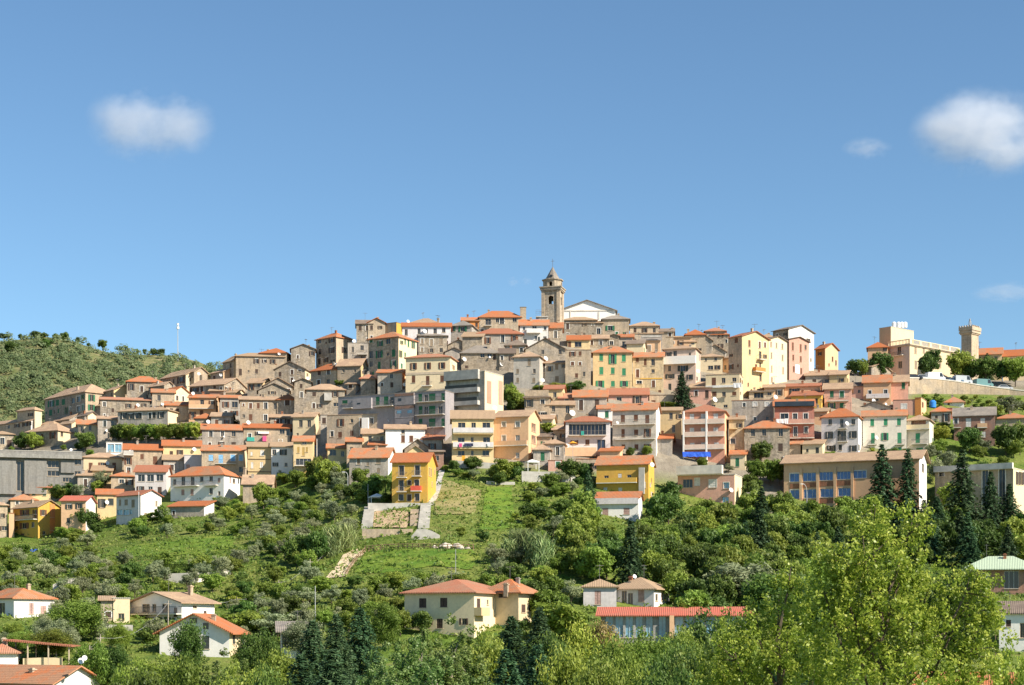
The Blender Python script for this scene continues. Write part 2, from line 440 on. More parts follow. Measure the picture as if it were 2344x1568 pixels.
# the wooded mountain far behind the left end of the town
HC = [(-1500, 700), (-600, 730), (0, 776), (100, 776), (170, 786), (240, 800), (300, 808), (380, 818), (450, 830), (510, 846), (600, 885), (760, 980), (900, 1060)]
def HH(u, Y):
    px = CX + u * F
    c = (HY - np.interp(px, [a for a, _ in HC], [b for _, b in HC])) / F * 1000.0
    b = 30.0
    if Y <= 1000:
        t = np.clip((Y - 640) / 360.0, 0, 1)
        return b + (c - b) * (t * 0.85 + 0.15 * math.sin(t * math.pi / 2))
    return c - (Y - 1000) * 0.22
def mountain():
    us = np.linspace(-0.62, -0.02, 70); ys = np.concatenate([np.arange(640, 1010, 12.0), np.arange(1040, 1400, 60.0)])
    verts = [(u*y, y, HH(u, y) + 1.5*math.sin(u*90+y*.05)) for y in ys for u in us]; nu = len(us)
    faces = [(j*nu+i, j*nu+i+1, (j+1)*nu+i+1, (j+1)*nu+i) for j in range(len(ys)-1) for i in range(nu-1)]
    me = bpy.data.meshes.new('hill'); me.from_pydata(verts, [], faces); me.materials.append(M['hillside'])
    me.polygons.foreach_set('use_smooth', [True]*len(faces))
    tag(link('hill', me), kind='structure')
mountain()
def drape(name, t, poly, mat, lift=0.12, n=26, kind='structure'):
    """A sheet lying on the hill, its outline given by sight lines."""
    pts0 = [P(t, *p) for p in poly]; pts = []; rr = random.Random(len(poly) * 7 + int(poly[0][0]))
    for i, a in enumerate(pts0):   # fray the outline
        c = pts0[(i + 1) % len(pts0)]; L = math.hypot(c[0] - a[0], c[1] - a[1]); n_ = max(1, int(L / 9)) if kind == 'structure' else 1
        for k in range(n_):
            q = k / n_; j = 0 if k == 0 else min(L * .035, 2.5)
            pts.append((a[0] + (c[0] - a[0]) * q + rr.uniform(-j, j), a[1] + (c[1] - a[1]) * q + rr.uniform(-j, j) * .6))
    g = [ground(*p) for p in pts]
    xs = [p.x for p in g]; ys = [p.y for p in g]
    def inside(x, y):
        c = False; j = len(g) - 1
        for i in range(len(g)):
            if (g[i].y > y) != (g[j].y > y) and x < (g[j].x - g[i].x) * (y - g[i].y) / (g[j].y - g[i].y) + g[i].x: c = not c
            j = i
        return c
    # finely triangulated fan grid: clip grid cells by the outline
    import bmesh
    bm = bmesh.new()
    vs = [bm.verts.new((p.x, p.y, 0)) for p in g]
    bm.faces.new(vs)
    bmesh.ops.triangulate(bm, faces=bm.faces[:])
    for k in range(1, n):
        x = min(xs) + (max(xs) - min(xs)) * k / n
        bmesh.ops.bisect_plane(bm, geom=bm.verts[:] + bm.edges[:] + bm.faces[:], plane_co=(x, 0, 0), plane_no=(1, 0, 0))
        y = min(ys) + (max(ys) - min(ys)) * k / n
        bmesh.ops.bisect_plane(bm, geom=bm.verts[:] + bm.edges[:] + bm.faces[:], plane_co=(0, y, 0), plane_no=(0, 1, 0))
    for v in bm.verts: v.co.z = gz(v.co.x, v.co.y) + lift
    bmesh.ops.recalc_face_normals(bm, faces=bm.faces[:])
    me = bpy.data.meshes.new(name); bm.to_mesh(me); bm.free()
    if sum(p.normal.z for p in me.polygons) < 0: me.flip_normals()
    me.materials.append(M[mat])
    o = link(name, me); tag(o, kind=kind)
    return o

# ------------------------------------------------------------------ windows, balconies
CACHE = {}
def wmesh(kind, w, h, mat, mat2=None):
    key = (kind, round(w, 1), round(h, 1), mat, mat2)
    if key in CACHE: return CACHE[key]
    w, h = max(key[1], .3), max(key[2], .3)
    b = MB()
    if kind == 'window':
        f = 0.06
        b.box(-w/2, -w/2+f, .10, .16, 0, h); b.box(w/2-f, w/2, .10, .16, 0, h)
        b.box(-w/2+f, w/2-f, .10, .16, h-f, h); b.box(-w/2+f, w/2-f, .10, .16, 0, f)
        n = max(2, round(w / 0.8))
        for k in range(1, n): b.box(-w/2 + w*k/n - .025, -w/2 + w*k/n + .025, .11, .15, f, h-f)
        b.box(-w/2-.10, w/2+.10, -.10, .10, -.09, -.005, 1)
        me = b.mesh('window', [M[mat], M[mat2 or 'frame_tan']])
    elif kind == 'trim':
        t = .13
        b.box(-w/2-t, -w/2, -.035, .02, 0, h+t, 0); b.box(w/2, w/2+t, -.035, .02, 0, h+t, 0); b.box(-w/2, w/2, -.035, .02, h, h+t, 0)
        me = b.mesh('surround', M[mat])
    elif kind == 'pane':
        b.poly([(-w/2, .19, 0), (w/2, .19, 0), (w/2, .19, h), (-w/2, .19, h)])
        me = b.mesh('pane', M[mat])
    elif kind == 'deep':
        b.poly([(-w/2, 1.3, 0), (w/2, 1.3, 0), (w/2, 1.3, h), (-w/2, 1.3, h)])
        me = b.mesh('pane', M[mat])
    else:   # a louvred shutter leaf, hinged at x = 0
        b.box(0, w, -.035, .0, 0, h)
        n = max(3, int(h / .35))
        for k in range(n): b.box(.05, w-.05, -.055, -.035, h*(k+.15)/n, h*(k+.75)/n)
        me = b.mesh('shutter', M[mat])
    CACHE[key] = me
    return me
def wall_face(mb, fn, W, zb, h, holes, mi, deep=0.2):
    """Face in the (s, z) plane with rectangular openings; fn(s, depth, z) -> local point."""
    ss = sorted({0.0, W, *[a for hh in holes for a in (hh[0], hh[1])]})
    zs = sorted({zb, h, *[a for hh in holes for a in (hh[2], hh[3])]})
    for i in range(len(ss) - 1):
        for j in range(len(zs) - 1):
            a, b, c, d = ss[i], ss[i+1], zs[j], zs[j+1]
            m1, m2 = (a+b)/2, (c+d)/2
            if any(q[0] < m1 < q[1] and q[2] < m2 < q[3] for q in holes): continue
            mb.poly([fn(a, 0, c), fn(b, 0, c), fn(b, 0, d), fn(a, 0, d)], mi)
    for a, b, c, d, dp in holes:
        mb.poly([fn(a, 0, c), fn(a, 0, d), fn(a, dp, d), fn(a, dp, c)], mi)
        mb.poly([fn(b, 0, c), fn(b, dp, c), fn(b, dp, d), fn(b, 0, d)], mi)
        mb.poly([fn(a, 0, d), fn(b, 0, d), fn(b, dp, d), fn(a, dp, d)], mi)
        mb.poly([fn(a, 0, c), fn(a, dp, c), fn(b, dp, c), fn(b, 0, c)], mi)
def railing(w, dp, h=1.0, bars=True):
    b = MB()
    for y in (-dp,):
        b.box(-w/2, w/2, y, y+.05, h-.05, h); b.box(-w/2, w/2, y, y+.03, .08, .11)
    for x in (-w/2, w/2-.05): b.box(x, x+.05, -dp, 0, h-.05, h)
    n = max(3, int(w / .16))
    for k in range(n + 1):
        x = -w/2 + (w - .03) * k / n
        b.box(x, x+.025, -dp, -dp+.025, .0, h-.05)
    return b

BLD = []      # placed buildings: rect in the frame, distance, root, short name
DISHES = []
ROOT = {}
def B(t, x0, x1, eave, ridge, base, roof, rc, wc, label, x2=None, yaw=None, rwc=None, W=(), R=(), sh='n', ws=(42, 80), bal=(), F_=(), FR=(),
      dish=(), ch=(), tr=0, cat='house', name='house', short=None, d=None, corn=0, dY=0, fill=1.0, over=0.42, fr='frame_tan', pane='glass_dark', mode=None, hip=None):
    rs = random.Random(zlib.crc32(repr((t, x0, x1, eave)).encode()))
    sc = TILES[t][2]
    (p0, pe), (p1, pb), (_, pr) = P(t, x0, eave), P(t, x1, base), P(t, x1, ridge)
    u0, u1 = uv(p0, 0)[0], uv(p1, 0)[0]
    YB = hit(p1, pb) + dY
    ve, vb, vr = uv(0, pe)[1], uv(0, pb)[1], uv(0, pr)[1]
    def solve(th):
        c, s = math.cos(th), math.sin(th)
        w = (u1 - u0) * YB / (c - u0 * s)
        if x2 is None: return w, None
        u2 = uv(P(t, x2, 0)[0], 0)[0]
        den = s + u2 * c
        dd = (u1 - u2) * YB / den if abs(den) > 1e-4 else 99
        return w, (dd if dd > 0 else 99)
    if x2 is None:
        th = math.radians(yaw) if yaw is not None else -math.atan(u1 if u1 > 0 else u0) + (0.02 if u1 > 0 else 0.015)
        if yaw is None: th = -math.atan((u0 + u1) / 2) + rs.uniform(-.02, .02)
        w, _ = solve(th); dd = d or 7.0
    elif yaw is not None:
        th = math.radians(yaw); w, dd = solve(th); dd = min(max(dd, 2.5), 26)
    else:
        best = min((math.radians(a) for a in range(-65, 16)), key=lambda a: abs(solve(a)[1] - (d or 7.5)) + abs(a) * .3)
        th = best; w, dd = solve(th); dd = min(max(dd, 2.5), 22)
    c, s = math.cos(th), math.sin(th)
    Bx, By = u1 * YB, YB
    A = Vector((Bx - w * c, By - w * s, vb * YB))
    h = (ve - vb) * YB
    if roof == 'h' and dd > 2.2 * w and w < 6: pass
    def local_front(px, py):
        u, v = uv(px, py)
        ox, oy = -A.x, -A.y
        lx, ly = ox * c + oy * s, -ox * s + oy * c
        dx, dy = u * c + s, -u * s + c
        k = -ly / dy
        return lx + dx * k, v * k - A.z
    def local_right(px, py):
        u, v = uv(px, py)
        ox, oy = -A.x, -A.y
        lx, ly = ox * c + oy * s, -ox * s + oy * c
        dx, dy = u * c + s, -u * s + c
        k = (w - lx) / dx if abs(dx) > 1e-5 else 0
        return ly + dy * k, v * k - A.z
    root = empty(name, A, th)
    tag(root, label, cat)
    zb = -9.0
    # ridge height
    if roof == 'f': yr, run = 0.0, w / 2
    elif roof == 's': yr, run = dd, dd
    else: yr, run = dd / 2, (min(w, dd) / 2 if roof == 'h' else dd / 2)
    Yr = A.y + (w / 2) * s + yr * c
    rise = vr * Yr - A.z - h
    rise = min(max(rise, run * 0.16), run * (0.62 if roof in 'hg' else 0.75))
    if roof == 's': rise = min(rise, run * 0.35)
    # openings
    def fit(lst, fnl, width):
        out = []
        for q in lst:
            x, y = q[0], q[1]; ww, hh = (q[2], q[3]) if len(q) > 3 else ws
            px, py = P(t, x, y + hh / 2)
            a, z = fnl(px, py)
            a2, _ = fnl(*P(t, x + ww / 2, y + hh / 2)); a1, _ = fnl(*P(t, x - ww / 2, y + hh / 2))
            wm = abs(a2 - a1); _, z2 = fnl(*P(t, x, y - hh / 2)); hm = z2 - z
            wm = min(max(wm, .45), width - .3); hm = max(hm, .4)
            a = min(max(a, wm/2 + .12), width - wm/2 - .12)
            z2 = min(z + hm, h - .18); z = max(z, zb + .5)
            if z2 - z < .35 or wm < .35: continue
            r = (a - wm/2, a + wm/2, z, z2)
            if any(r[0] < o[1] + .1 and r[1] > o[0] - .1 and r[2] < o[3] + .1 and r[3] > o[2] - .1 for o in out): continue
            st = q[4] if len(q) > 4 else None
            out.append((*r, st))
        return out
    fw = fit(W, local_front, w); rw = fit(R, local_right, dd)
    # further small openings on otherwise blank walls
    if fill and cat == 'house' and h > 1.2:
        for L, width, step, pr in ((fw, w, 2.2, .62 * fill), (rw, dd, 2.6, .5 * fill)):
            n = int(width / step)
            if n < 1 or (L is rw and x2 is None): continue
            off = rs.uniform(-.3, .3)
            for r_ in range(4):
                z = h - 2.05 - 2.9 * r_ + rs.uniform(-.12, .12)
                if z < -4.5: break
                for c_ in range(n):
                    if rs.random() > pr: continue
                    a = width * (c_ + .5) / n + off; ww, hh = rs.choice(((.75, 1.25), (.8, 1.35), (.65, .9), (.85, 1.9), (.55, .7)))
                    q = (a - ww/2, a + ww/2, z + (1.3 - hh if hh > 1.5 else 0), min(z + 1.3, h - .3))
                    if hh < 1: q = (q[0], q[1], z + .3, min(z + .3 + hh, h - .3))
                    if q[0] < .35 or q[1] > width - .35 or q[3] - q[2] < .4: continue
                    lx, ly = (a, 0) if L is fw else (w, a)
                    if A.z + q[2] < gz(A.x + lx*c - ly*s, A.y + lx*s + ly*c) + .35: continue
                    if any(q[0] < o[1] + .75 and q[1] > o[0] - .75 and q[2] < o[3] + .6 and q[3] > o[2] - .6 for o in L): continue
                    L.append((*q, None))
    mb = MB()
    hol = lambda L: [(a, b, z, z2, (.7 if pane == 'concrete_pale' else 1.3) if st == 'L' else .2) for a, b, z, z2, st in L]
    wall_face(mb, lambda a, dp, z: (a, dp, z), w, zb, h, hol(fw), 0)
    wall_face(mb, lambda a, dp, z: (w - dp, a, z), dd, zb, h, hol(rw), 1)
    mb.poly([(w, dd, zb), (0, dd, zb), (0, dd, h), (w, dd, h)]); mb.poly([(0, dd, zb), (0, 0, zb), (0, 0, h), (0, dd, h)])
    if roof == 'g':
        mb.poly([(w, 0, h), (w, dd, h), (w, dd/2, h + rise - .02)], 1); mb.poly([(0, dd, h), (0, 0, h), (0, dd/2, h + rise - .02)])
    elif roof == 'f':
        mb.poly([(0, 0, h), (w, 0, h), (w/2, 0, h + rise - .02)]); mb.poly([(w, dd, h), (0, dd, h), (w/2, dd, h + rise - .02)])
    elif roof == 's':
        mb.poly([(w, 0, h), (w, dd, h), (w, dd, h + rise - .02)], 1); mb.poly([(0, dd, h), (0, 0, h), (0, dd, h + rise - .02)])
        mb.poly([(w, dd, h), (0, dd, h), (0, dd, h + rise - .02), (w, dd, h + rise - .02)])
    mb.build('wall', [M['wall_' + wc], M['wall_' + (rwc or wc)]], root)
    # roof
    rb = MB(); o_ = over; tk = .16
    if roof == 'g':
        p_ = rise / (dd / 2); e = h - o_ * p_
        rb.prism([(-o_, e), (dd/2, h + rise), (dd + o_, e), (dd + o_, e + tk), (dd/2, h + rise + tk), (-o_, e + tk)], 'x', -o_, w + o_)
        topz = h + rise + tk
    elif roof == 'f':
        p_ = rise / (w / 2); e = h - o_ * p_
        rb.prism([(-o_, e), (w/2, h + rise), (w + o_, e), (w + o_, e + tk), (w/2, h + rise + tk), (-o_, e + tk)], 'y', -o_, dd + o_)
        topz = h + rise + tk
    elif roof == 's':
        p_ = rise / dd; e = h - o_ * p_; e2 = h + rise + o_ * p_
        rb.prism([(-o_, e), (dd + o_, e2), (dd + o_, e2 + tk), (-o_, e + tk)], 'x', -o_, w + o_)
        topz = e2
    elif roof == 'h':
        m_ = min(w, dd) / 2; p_ = rise / m_; e = h - o_ * p_
        x0_, x1_, y0_, y1_ = -o_, w + o_, -o_, dd + o_
        if w >= dd: r1, r2 = (dd/2, dd/2, h + rise), (w - dd/2, dd/2, h + rise)
        else: r1, r2 = (w/2, w/2, h + rise), (w/2, dd - w/2, h + rise)
        if abs(w - dd) < .05: r2 = (r1[0] + .06, r1[1], r1[2])
        bt = [(x0_, y0_, e), (x1_, y0_, e), (x1_, y1_, e), (x0_, y1_, e)]
        tp = [(q[0], q[1], q[2] + tk) for q in bt]
        k1, k2 = (r1[0], r1[1], r1[2] + tk), (r2[0], r2[1], r2[2] + tk)
        rb.poly([bt[3], bt[2], bt[1], bt[0]])
        for i in range(4): rb.poly([bt[i], bt[(i+1) % 4], tp[(i+1) % 4], tp[i]])
        if w >= dd:
            rb.poly([tp[0], tp[1], k2, k1]); rb.poly([tp[1], tp[2], k2]); rb.poly([tp[2], tp[3], k1, k2]); rb.poly([tp[3], tp[0], k1])
        else:
            rb.poly([tp[0], tp[1], k1]); rb.poly([tp[1], tp[2], k2, k1]); rb.poly([tp[2], tp[3], k2]); rb.poly([tp[3], tp[0], k1, k2])
        topz = h + rise + tk
    else:
        rb.poly([(0.05, .05, h - .45), (w - .05, .05, h - .45), (w - .05, dd - .05, h - .45), (0.05, dd - .05, h - .45)])
        q = .09
        rb.box(-q, w + q, -q, .22, h, h + .12); rb.box(-q, w + q, dd - .22, dd + q, h, h + .12)
        rb.box(-q, .22, .22, dd - .22, h, h + .12); rb.box(w - .22, w + q, .22, dd - .22, h, h + .12)
        topz = h + .1
    roofo = rb.build('roof', M['roof_' + rc], root)
    if corn:
        cb = MB(); q = .45
        for zz, qq, tt in ((h - .55, .25, .25), (h - .3, .5, .3)):
            cb.box(-qq, w + qq, -qq, 0, zz, zz + tt); cb.box(w, w + qq, 0, dd + qq, zz, zz + tt)
        cb.build('cornice', M['frame_tan'], root)
        pb_ = MB()
        zt = h + .12
        pb_.box(-.05, w + .05, -.05, .2, zt + corn - .2, zt + corn); pb_.box(w - .2, w + .05, .2, dd, zt + corn - .2, zt + corn)
        n = int(w / .5)
        for k in range(n + 1): pb_.box((w - .15) * k / n, (w - .15) * k / n + .15, .0, .15, zt, zt + corn - .2)
        n = int(dd / .5)
        for k in range(n + 1): pb_.box(w - .15, w, (dd - .15) * k / n + .001, (dd - .15) * k / n + .15, zt, zt + corn - .2)
        for k in range(6): pb_.box(w - .25, w + .06, dd * k / 5.2, dd * k / 5.2 + 1.0, zt, zt + corn - .19)
        pb_.build('balustrade', M['wall_cr'], root)
    # windows
    for side, L in ((0, fw), (1, rw)):
        for a, b2, z, z2, st in L:
            ww, hh = b2 - a, z2 - z
            if side == 0: loc, rz = ((a + b2) / 2, 0, z), 0.0
            else: loc, rz = (w, (a + b2) / 2, z), math.pi / 2
            k = st or mode or rs.choices('ocd', (.34, .42, .24))[0]
            col = sh
            wo_ = link('window', wmesh('window', ww, hh, fr if k != 'B' else 'frame_white'), root, loc, rz)
            if k == 'L':
                link('pane', wmesh('deep', ww, hh, 'glass_pale' if pane == 'glass_dark' else pane), wo_, (0, -.6 if pane == 'concrete_pale' else 0, 0))
                continue
            link('pane', wmesh('pane', ww, hh, {'B': 'glass_blue', 'S': 'glass_sky'}.get(k, pane)), wo_)
            tr_ = tr or (wc in ('st', 'ta', 'gy', 'pk', 'yt', 'sa') and rs.random() < .4)
            if tr_: link('surround', wmesh('trim', ww, hh, 'frame_white' if tr_ == 1 else 'frame_tan'), wo_)
            if ww > 2.2 or k in 'dBS': continue
            if k == 'c':
                m_ = wmesh('shutter', ww/2 - .01, hh, 'shutter_' + col)
                link('shutter', m_, wo_, (-ww/2, .07, 0)); link('shutter', m_, wo_, (0.01, .07, 0))
            elif k == 'o':
                m_ = wmesh('shutter', ww/2, hh, 'shutter_' + col)
                link('shutter', m_, wo_, (-ww - .02 if not tr else -ww - .15, -.05, 0)); link('shutter', m_, wo_, (ww/2 + .02 if not tr else ww/2 + .15, -.05, 0))
    # balconies: (x0, x1, y of the floor, material or None)
    for q in bal:
        side = q[4] if len(q) > 4 else 0
        fnl = local_right if side else local_front
        a, z = fnl(*P(t, q[0], q[2])); b2, _ = fnl(*P(t, q[1], q[2]))
        lim = dd if side else w
        a, b2 = max(a, -.1), min(b2, lim + .1)
        if b2 - a < .6: continue
        kind = q[3] if len(q) > 3 else None
        sl = MB(); sl.box(-(b2 - a)/2, (b2 - a)/2, -1.1, .0, -.16, 0)
        loc, rz = (((a + b2)/2, -.003, z), 0.0) if not side else ((w + .003, (a + b2)/2, z), math.pi/2)
        bo = sl.build('balcony', M['concrete_pale'] if kind != 'ye' else M['wall_ye'], root, loc, rz)
        if kind in (None, 'rail'): railing(b2 - a, 1.08).build('railing', M['metal_rail'], bo)
        else:
            g = MB(); L_ = b2 - a
            g.box(-L_/2, L_/2, -1.1, -.98, .002, .95); g.box(-L_/2, -L_/2 + .12, -.98, 0, .002, .95); g.box(L_/2 - .12, L_/2, -.98, 0, .002, .95)
            g.build('parapet', M[kind] if kind in M else M['wall_' + kind], bo)
    # boxes standing proud of the wall: (x0, x1, y0, y1, depth, material, name)
    for side, L in ((0, F_), (1, FR)):
        fnl = local_right if side else local_front
        for q in L:
            a, z2 = fnl(*P(t, q[0], q[2])); b2, z = fnl(*P(t, q[1], q[3]))
            k = MB(); k.box(a, b2, -q[4], -.003, z, z2)
            k.build(q[6], M[q[5]] if q[5] in M else M['wall_' + q[5]], root, (0, 0, 0) if not side else (w, 0, 0), 0 if not side else math.pi/2)
    # chimneys (x, y of the top)
    for q in ch:
        px, py = P(t, *q[:2]); hc = q[2] if len(q) > 2 else 1.2
        a, z = local_front(px, py)
        yy = min(2.0, dd * .3); a = min(max(a, .3), w - .3) if len(q) < 4 else a
        if len(q) > 3: yy = q[3]
        Y2 = A.y + a * s + yy * c; z = uv(px, py)[1] * Y2 - A.z
        k = MB(); k.box(-.3, .3, -.25, .25, z - hc - 1.2, z - .25); k.box(-.4, .4, -.35, .35, z - .25, z - .12); k.box(-.22, .22, -.18, .18, z - .12, z)
        k.build('chimney', M['wall_ta'], roofo, (a, yy, 0))
    if cat == 'house' and roof in 'hgfs' and w > 3 and dd > 3:
        def rz_(x, y):
            if roof == 'g': return h + rise * (1 - abs(y - dd/2) / (dd/2))
            if roof == 'f': return h + rise * (1 - abs(x - w/2) / (w/2))
            if roof == 's': return h + rise * y / dd
            return h + rise * min(1, min(x, w - x, y, dd - y) / (min(w, dd)/2))
        if not ch and rs.random() < .6:
            x_, y_ = w * rs.uniform(.2, .8), dd * rs.uniform(.3, .6); k = MB(); zz = rz_(x_, y_)
            k.box(-.26, .26, -.22, .22, zz - .6, zz + .75); k.box(-.34, .34, -.3, .3, zz + .75, zz + .85); k.box(-.2, .2, -.16, .16, zz + .85, zz + .98)
            k.build('chimney', M[rs.choice(('wall_ta', 'brick', 'wall_gy'))], roofo, (x_, y_, 0))
        if rs.random() < .5:
            x_, y_ = w * rs.uniform(.15, .85), dd * rs.uniform(.3, .6)
            if 'aerial' not in CACHE:
                k = MB(); k.tube([(0, 0, -.4), (0, 0, 2.3)], .03, 5); k.box(-.02, .02, -.7, .7, 2.1, 2.14)
                for q_ in range(6): k.box(-.32, .32, -.65 + q_ * .25, -.63 + q_ * .25, 2.1, 2.13)
                k.box(-.35, .35, -.02, .02, 1.6, 1.64)
                CACHE['aerial'] = k.mesh('aerial', M['metal_rail'])
            link('aerial', CACHE['aerial'], roofo, (x_, y_, rz_(x_, y_)), rs.uniform(0, 3))
    for q in dish:
        px, py = P(t, q[0], q[1]); a, z = local_front(px, py)
        yy = -.45
        if z > h: yy = min(1.5, dd/2)
        Y2 = A.y + a * s + yy * c; z = uv(px, py)[1] * Y2 - A.z
        wp = A + Vector((a * c - yy * s, a * s + yy * c, z))
        DISHES.append((wp, short or label, yy, q[2] if len(q) > 2 else 1.0))
    x2p = P(t, x2, 0)[0] if x2 else p1
    BLD.append(dict(r=(p0, pe - 4, x2p, pb), Y=YB, root=root, short=short, label=label, A=A, th=th, w=w, d=dd, h=h))
    ROOT[label] = BLD[-1]
    return BLD[-1]
# ------------------------------------------------------------------ the town, back to front (coordinates read off enlarged crops)
# -- left end
B('A1',600,1145,1070,985,1400,'h','t','st','long grey stone house with green side shutters at the left end of town',x2=1530,yaw=-47,
  W=[(685,1240),(770,1225),(850,1215),(978,1195),(1052,1175),(1052,1305),(678,1360)],R=[(1228,1160,45,90),(1225,1290,45,80),(1360,1180,45,90),(1465,1180,45,70)],sh='g',ch=[(960,1000)],short='long stone house',rwc='ta')
B('A1',230,465,1310,1285,1420,'h','t','ta','small hip-roofed tan house at the far left edge below the wooded mountain',x2=560,yaw=-35,rwc='cr',W=[(410,1385,35,40)])
B('A1',1380,1525,1050,1005,1260,'g','t','st','house with pale yellow side wall right of the long stone house',x2=1800,yaw=-50,rwc='ye',R=[(1580,1180,35,70)],sh='b')
B('A1',1700,2170,945,875,1180,'h','o','st','grey stone house under a broad orange hip roof near the left end',W=[(1900,1040),(2090,1030)],ch=[(2090,880)],short='broad left hip roof')
B('A1',1990,2200,985,950,1200,'g','t','st','small tan-roofed house tucked behind the left orange roof',x2=2330,yaw=-40)
B('A1',2040,2340,1090,1045,1330,'g','o','ta','brownish house with low orange roof and one window at the left old town',W=[(2130,1160,45,80)],sh='b',ch=[(2240,1030)])
B('A1',1290,1410,1255,1225,1420,'h','t','st','little two-tone house under a tan hip roof beside the long stone house',x2=1590,yaw=-35,rwc='ye',W=[(1368,1300,40,70)])
B('A1',1345,2010,1195,1160,1420,'g','r','st','wide grey house with red-brown roof edge at the left of town',W=[(1512,1325,35,55),(1722,1265,40,55)],dish=[(1850,1255),(2180,1240)])
B('A1',1580,2250,1318,1290,1590,'h','t','gy','long grey plaster house above the tree row at left',x2=2420,W=[(1663,1400),(1830,1400),(1880,1400),(2010,1400),(2065,1390),(2160,1385)],sh='k',rwc='cr')
B('A1',720,930,1440,1350,1560,'g','t','gy','low grey house with diagonal tan roof at the far left',x2=1170,yaw=-45)
B('A1',1030,1175,1390,1360,1530,'g','b','st','narrow gabled house with sunlit cream gable end at far left',x2=1310,yaw=-45,rwc='cr')
B('B1',-140,415,55,10,230,'g','t','ta','long low tan-roofed house at the left frame edge with bright white end wall',x2=540,yaw=-38,rwc='wh',W=[(115,140,35,50),(230,125,35,50),(335,110,35,50),(395,100,30,50)],ch=[(255,0)])
B('B1',545,720,95,70,200,'h','t','st','tiny tan-roofed house right of the bright white end wall',x2=800,yaw=-30)
B('B1',800,960,90,40,260,'g','t','gy','grey shed-like house with pale front between tan roofs at left',x2=1040,rwc='cr',yaw=-40)
B('B1',350,775,180,105,390,'h','t','st','hip-roofed stone house behind the concrete car park at left',x2=1030,yaw=-28,rwc='cr',W=[(705,255,40,90)],R=[(830,240,35,60)],sh='b')
B('B1',1035,1300,108,45,320,'g','o','cr','small cream house with bright orange roof beside the round tree at left',W=[(1080,170),(1208,155,38,70)],sh='k')
B('B1',1310,1565,35,0,300,'g','t','gy','grey-violet house left of the pruned tree row',W=[(1405,100),(1505,95)],sh='k',dish=[(1430,190,.7)])
B('B1',-120,190,240,205,440,'h','t','st','shaded stone house cut by the left frame edge above the car park',W=[(125,365,60,100),(30,330,60,90)])
B('B1',-160,1100,480,470,1045,'p','w','cp','long concrete car park building with dark openings at left',W=[(272,800,95,400,'d'),(715,765,160,70,'d'),(715,640,150,90,'d'),(1045,610,85,80,'d'),(1040,770,80,70,'d'),(900,850,120,60,'d')],F_=[(-160,1100,495,578,1.3,'co','parapet_band'),(-160,215,590,1045,.7,'cp','wall_panel'),(328,625,588,1045,.7,'cp','wall_panel'),(815,1000,588,760,.5,'cp','wall_panel')],cat='car park',name='car_park',short='concrete car park',dish=[(955,445,.8)])
B('B1',1425,1640,352,345,490,'p','w','wh','white glazed roof booth beside the tree row',W=[(1485,425,90,110,'S'),(1585,425,90,110,'S')],fr='frame_white',cat='booth',name='glazed_booth',d=3)
B('B1',1120,1640,552,495,790,'h','t','cr','cream house with three brown shuttered windows right of the car park',W=[(1215,670,52,100,'c'),(1372,665,52,95),(1530,665,52,90,'c')],sh='b',dish=[(1443,625)],short='cream house by the car park',bal=[(1175,1250,765)])
B('B1',1660,2170,450,375,760,'g','o','ta','tan house under a broad orange roof below the pruned tree row',W=[(1720,600,50,90),(1903,540,45,70),(2080,590,60,110),(1725,715,50,70)],sh='b',dish=[(1757,460)],bal=[(1650,1790,515,'concrete')],short='tan orange-roofed house')
B('B2',-95,410,398,325,660,'g','o','ye','yellowish house under a long orange roof left of the blue-shuttered house',W=[(15,495,45,60),(130,480,40,60)],dish=[(325,440)])
B('B1',1810,2225,740,660,1060,'g','r','lg','lilac-white house with three wide dark windows below a red-brown roof',x2=2290,W=[(1893,825,95,95,'d'),(2015,825,95,95,'d'),(2140,820,95,95,'d'),(1885,965,50,60),(2015,965,60,50),(2140,1000,55,110),(2200,990,45,90)],fr='frame_white',short='lilac-white house at left')
B('B1',1490,1795,800,755,990,'h','o','ta','small tan house with red-orange hip roof and one dark window at lower left',W=[(1630,870,65,60,'d')])
B('B1',1300,1640,1045,978,1310,'g','o','ye','pale yellow house with orange roof attached to the white gabled house',W=[(1365,1165,48,120),(1485,1145,75,90),(1590,1115,35,45)],sh='k',dish=[(1435,1150)])
B('B1',1560,1885,1050,1000,1430,'g','r','lg','white gabled house with glowing right wall at lower left',x2=2165,yaw=-38,rwc='wh',W=[(1690,1150,45,75,'c'),(1783,1165,45,100,'c'),(1600,1285,75,75,'S'),(1690,1285,75,75,'S'),(1755,1280,35,70,'S')],R=[(2097,1165,30,70)],sh='t',fr='frame_white',short='white gabled house')
B('B1',140,500,1118,1050,1250,'h','o','ta','house with orange roof just behind the bright yellow corner house',W=[(230,1160,40,50)],dish=[])
B('B1',820,1150,1128,1070,1560,'g','m','sa','salmon house with red roof and white end right of the bright yellow house',x2=1280,rwc='wh',W=[(925,1210,45,60),(1060,1200,45,70),(915,1395,45,70)],sh='k',short='salmon house at lower left')
B('B1',175,510,1210,1140,1640,'g','t','yy','bright yellow three-storey corner house at the lower left',x2=825,yaw=-40,W=[(330,1290,60,80,'o'),(325,1465,60,80,'o'),(440,1450,40,70),(300,1600,50,60)],R=[(580,1290,45,80,'o'),(695,1305,45,90),(695,1480,45,90),(590,1560,40,50)],sh='b',bal=[(195,500,1395)],FR=[(668,735,1170,1640,.1,'or','stair_strip')],short='bright yellow corner house')
B('B1',-100,100,1185,1160,1620,'h','t','ta','tan house cut by the left frame edge beside the bright yellow house',W=[(30,1330,40,60),(60,1500,70,60)])
B('B1',120,190,1300,1290,1620,'p','o','sa','narrow pinkish wall block left of the bright yellow house',d=4)
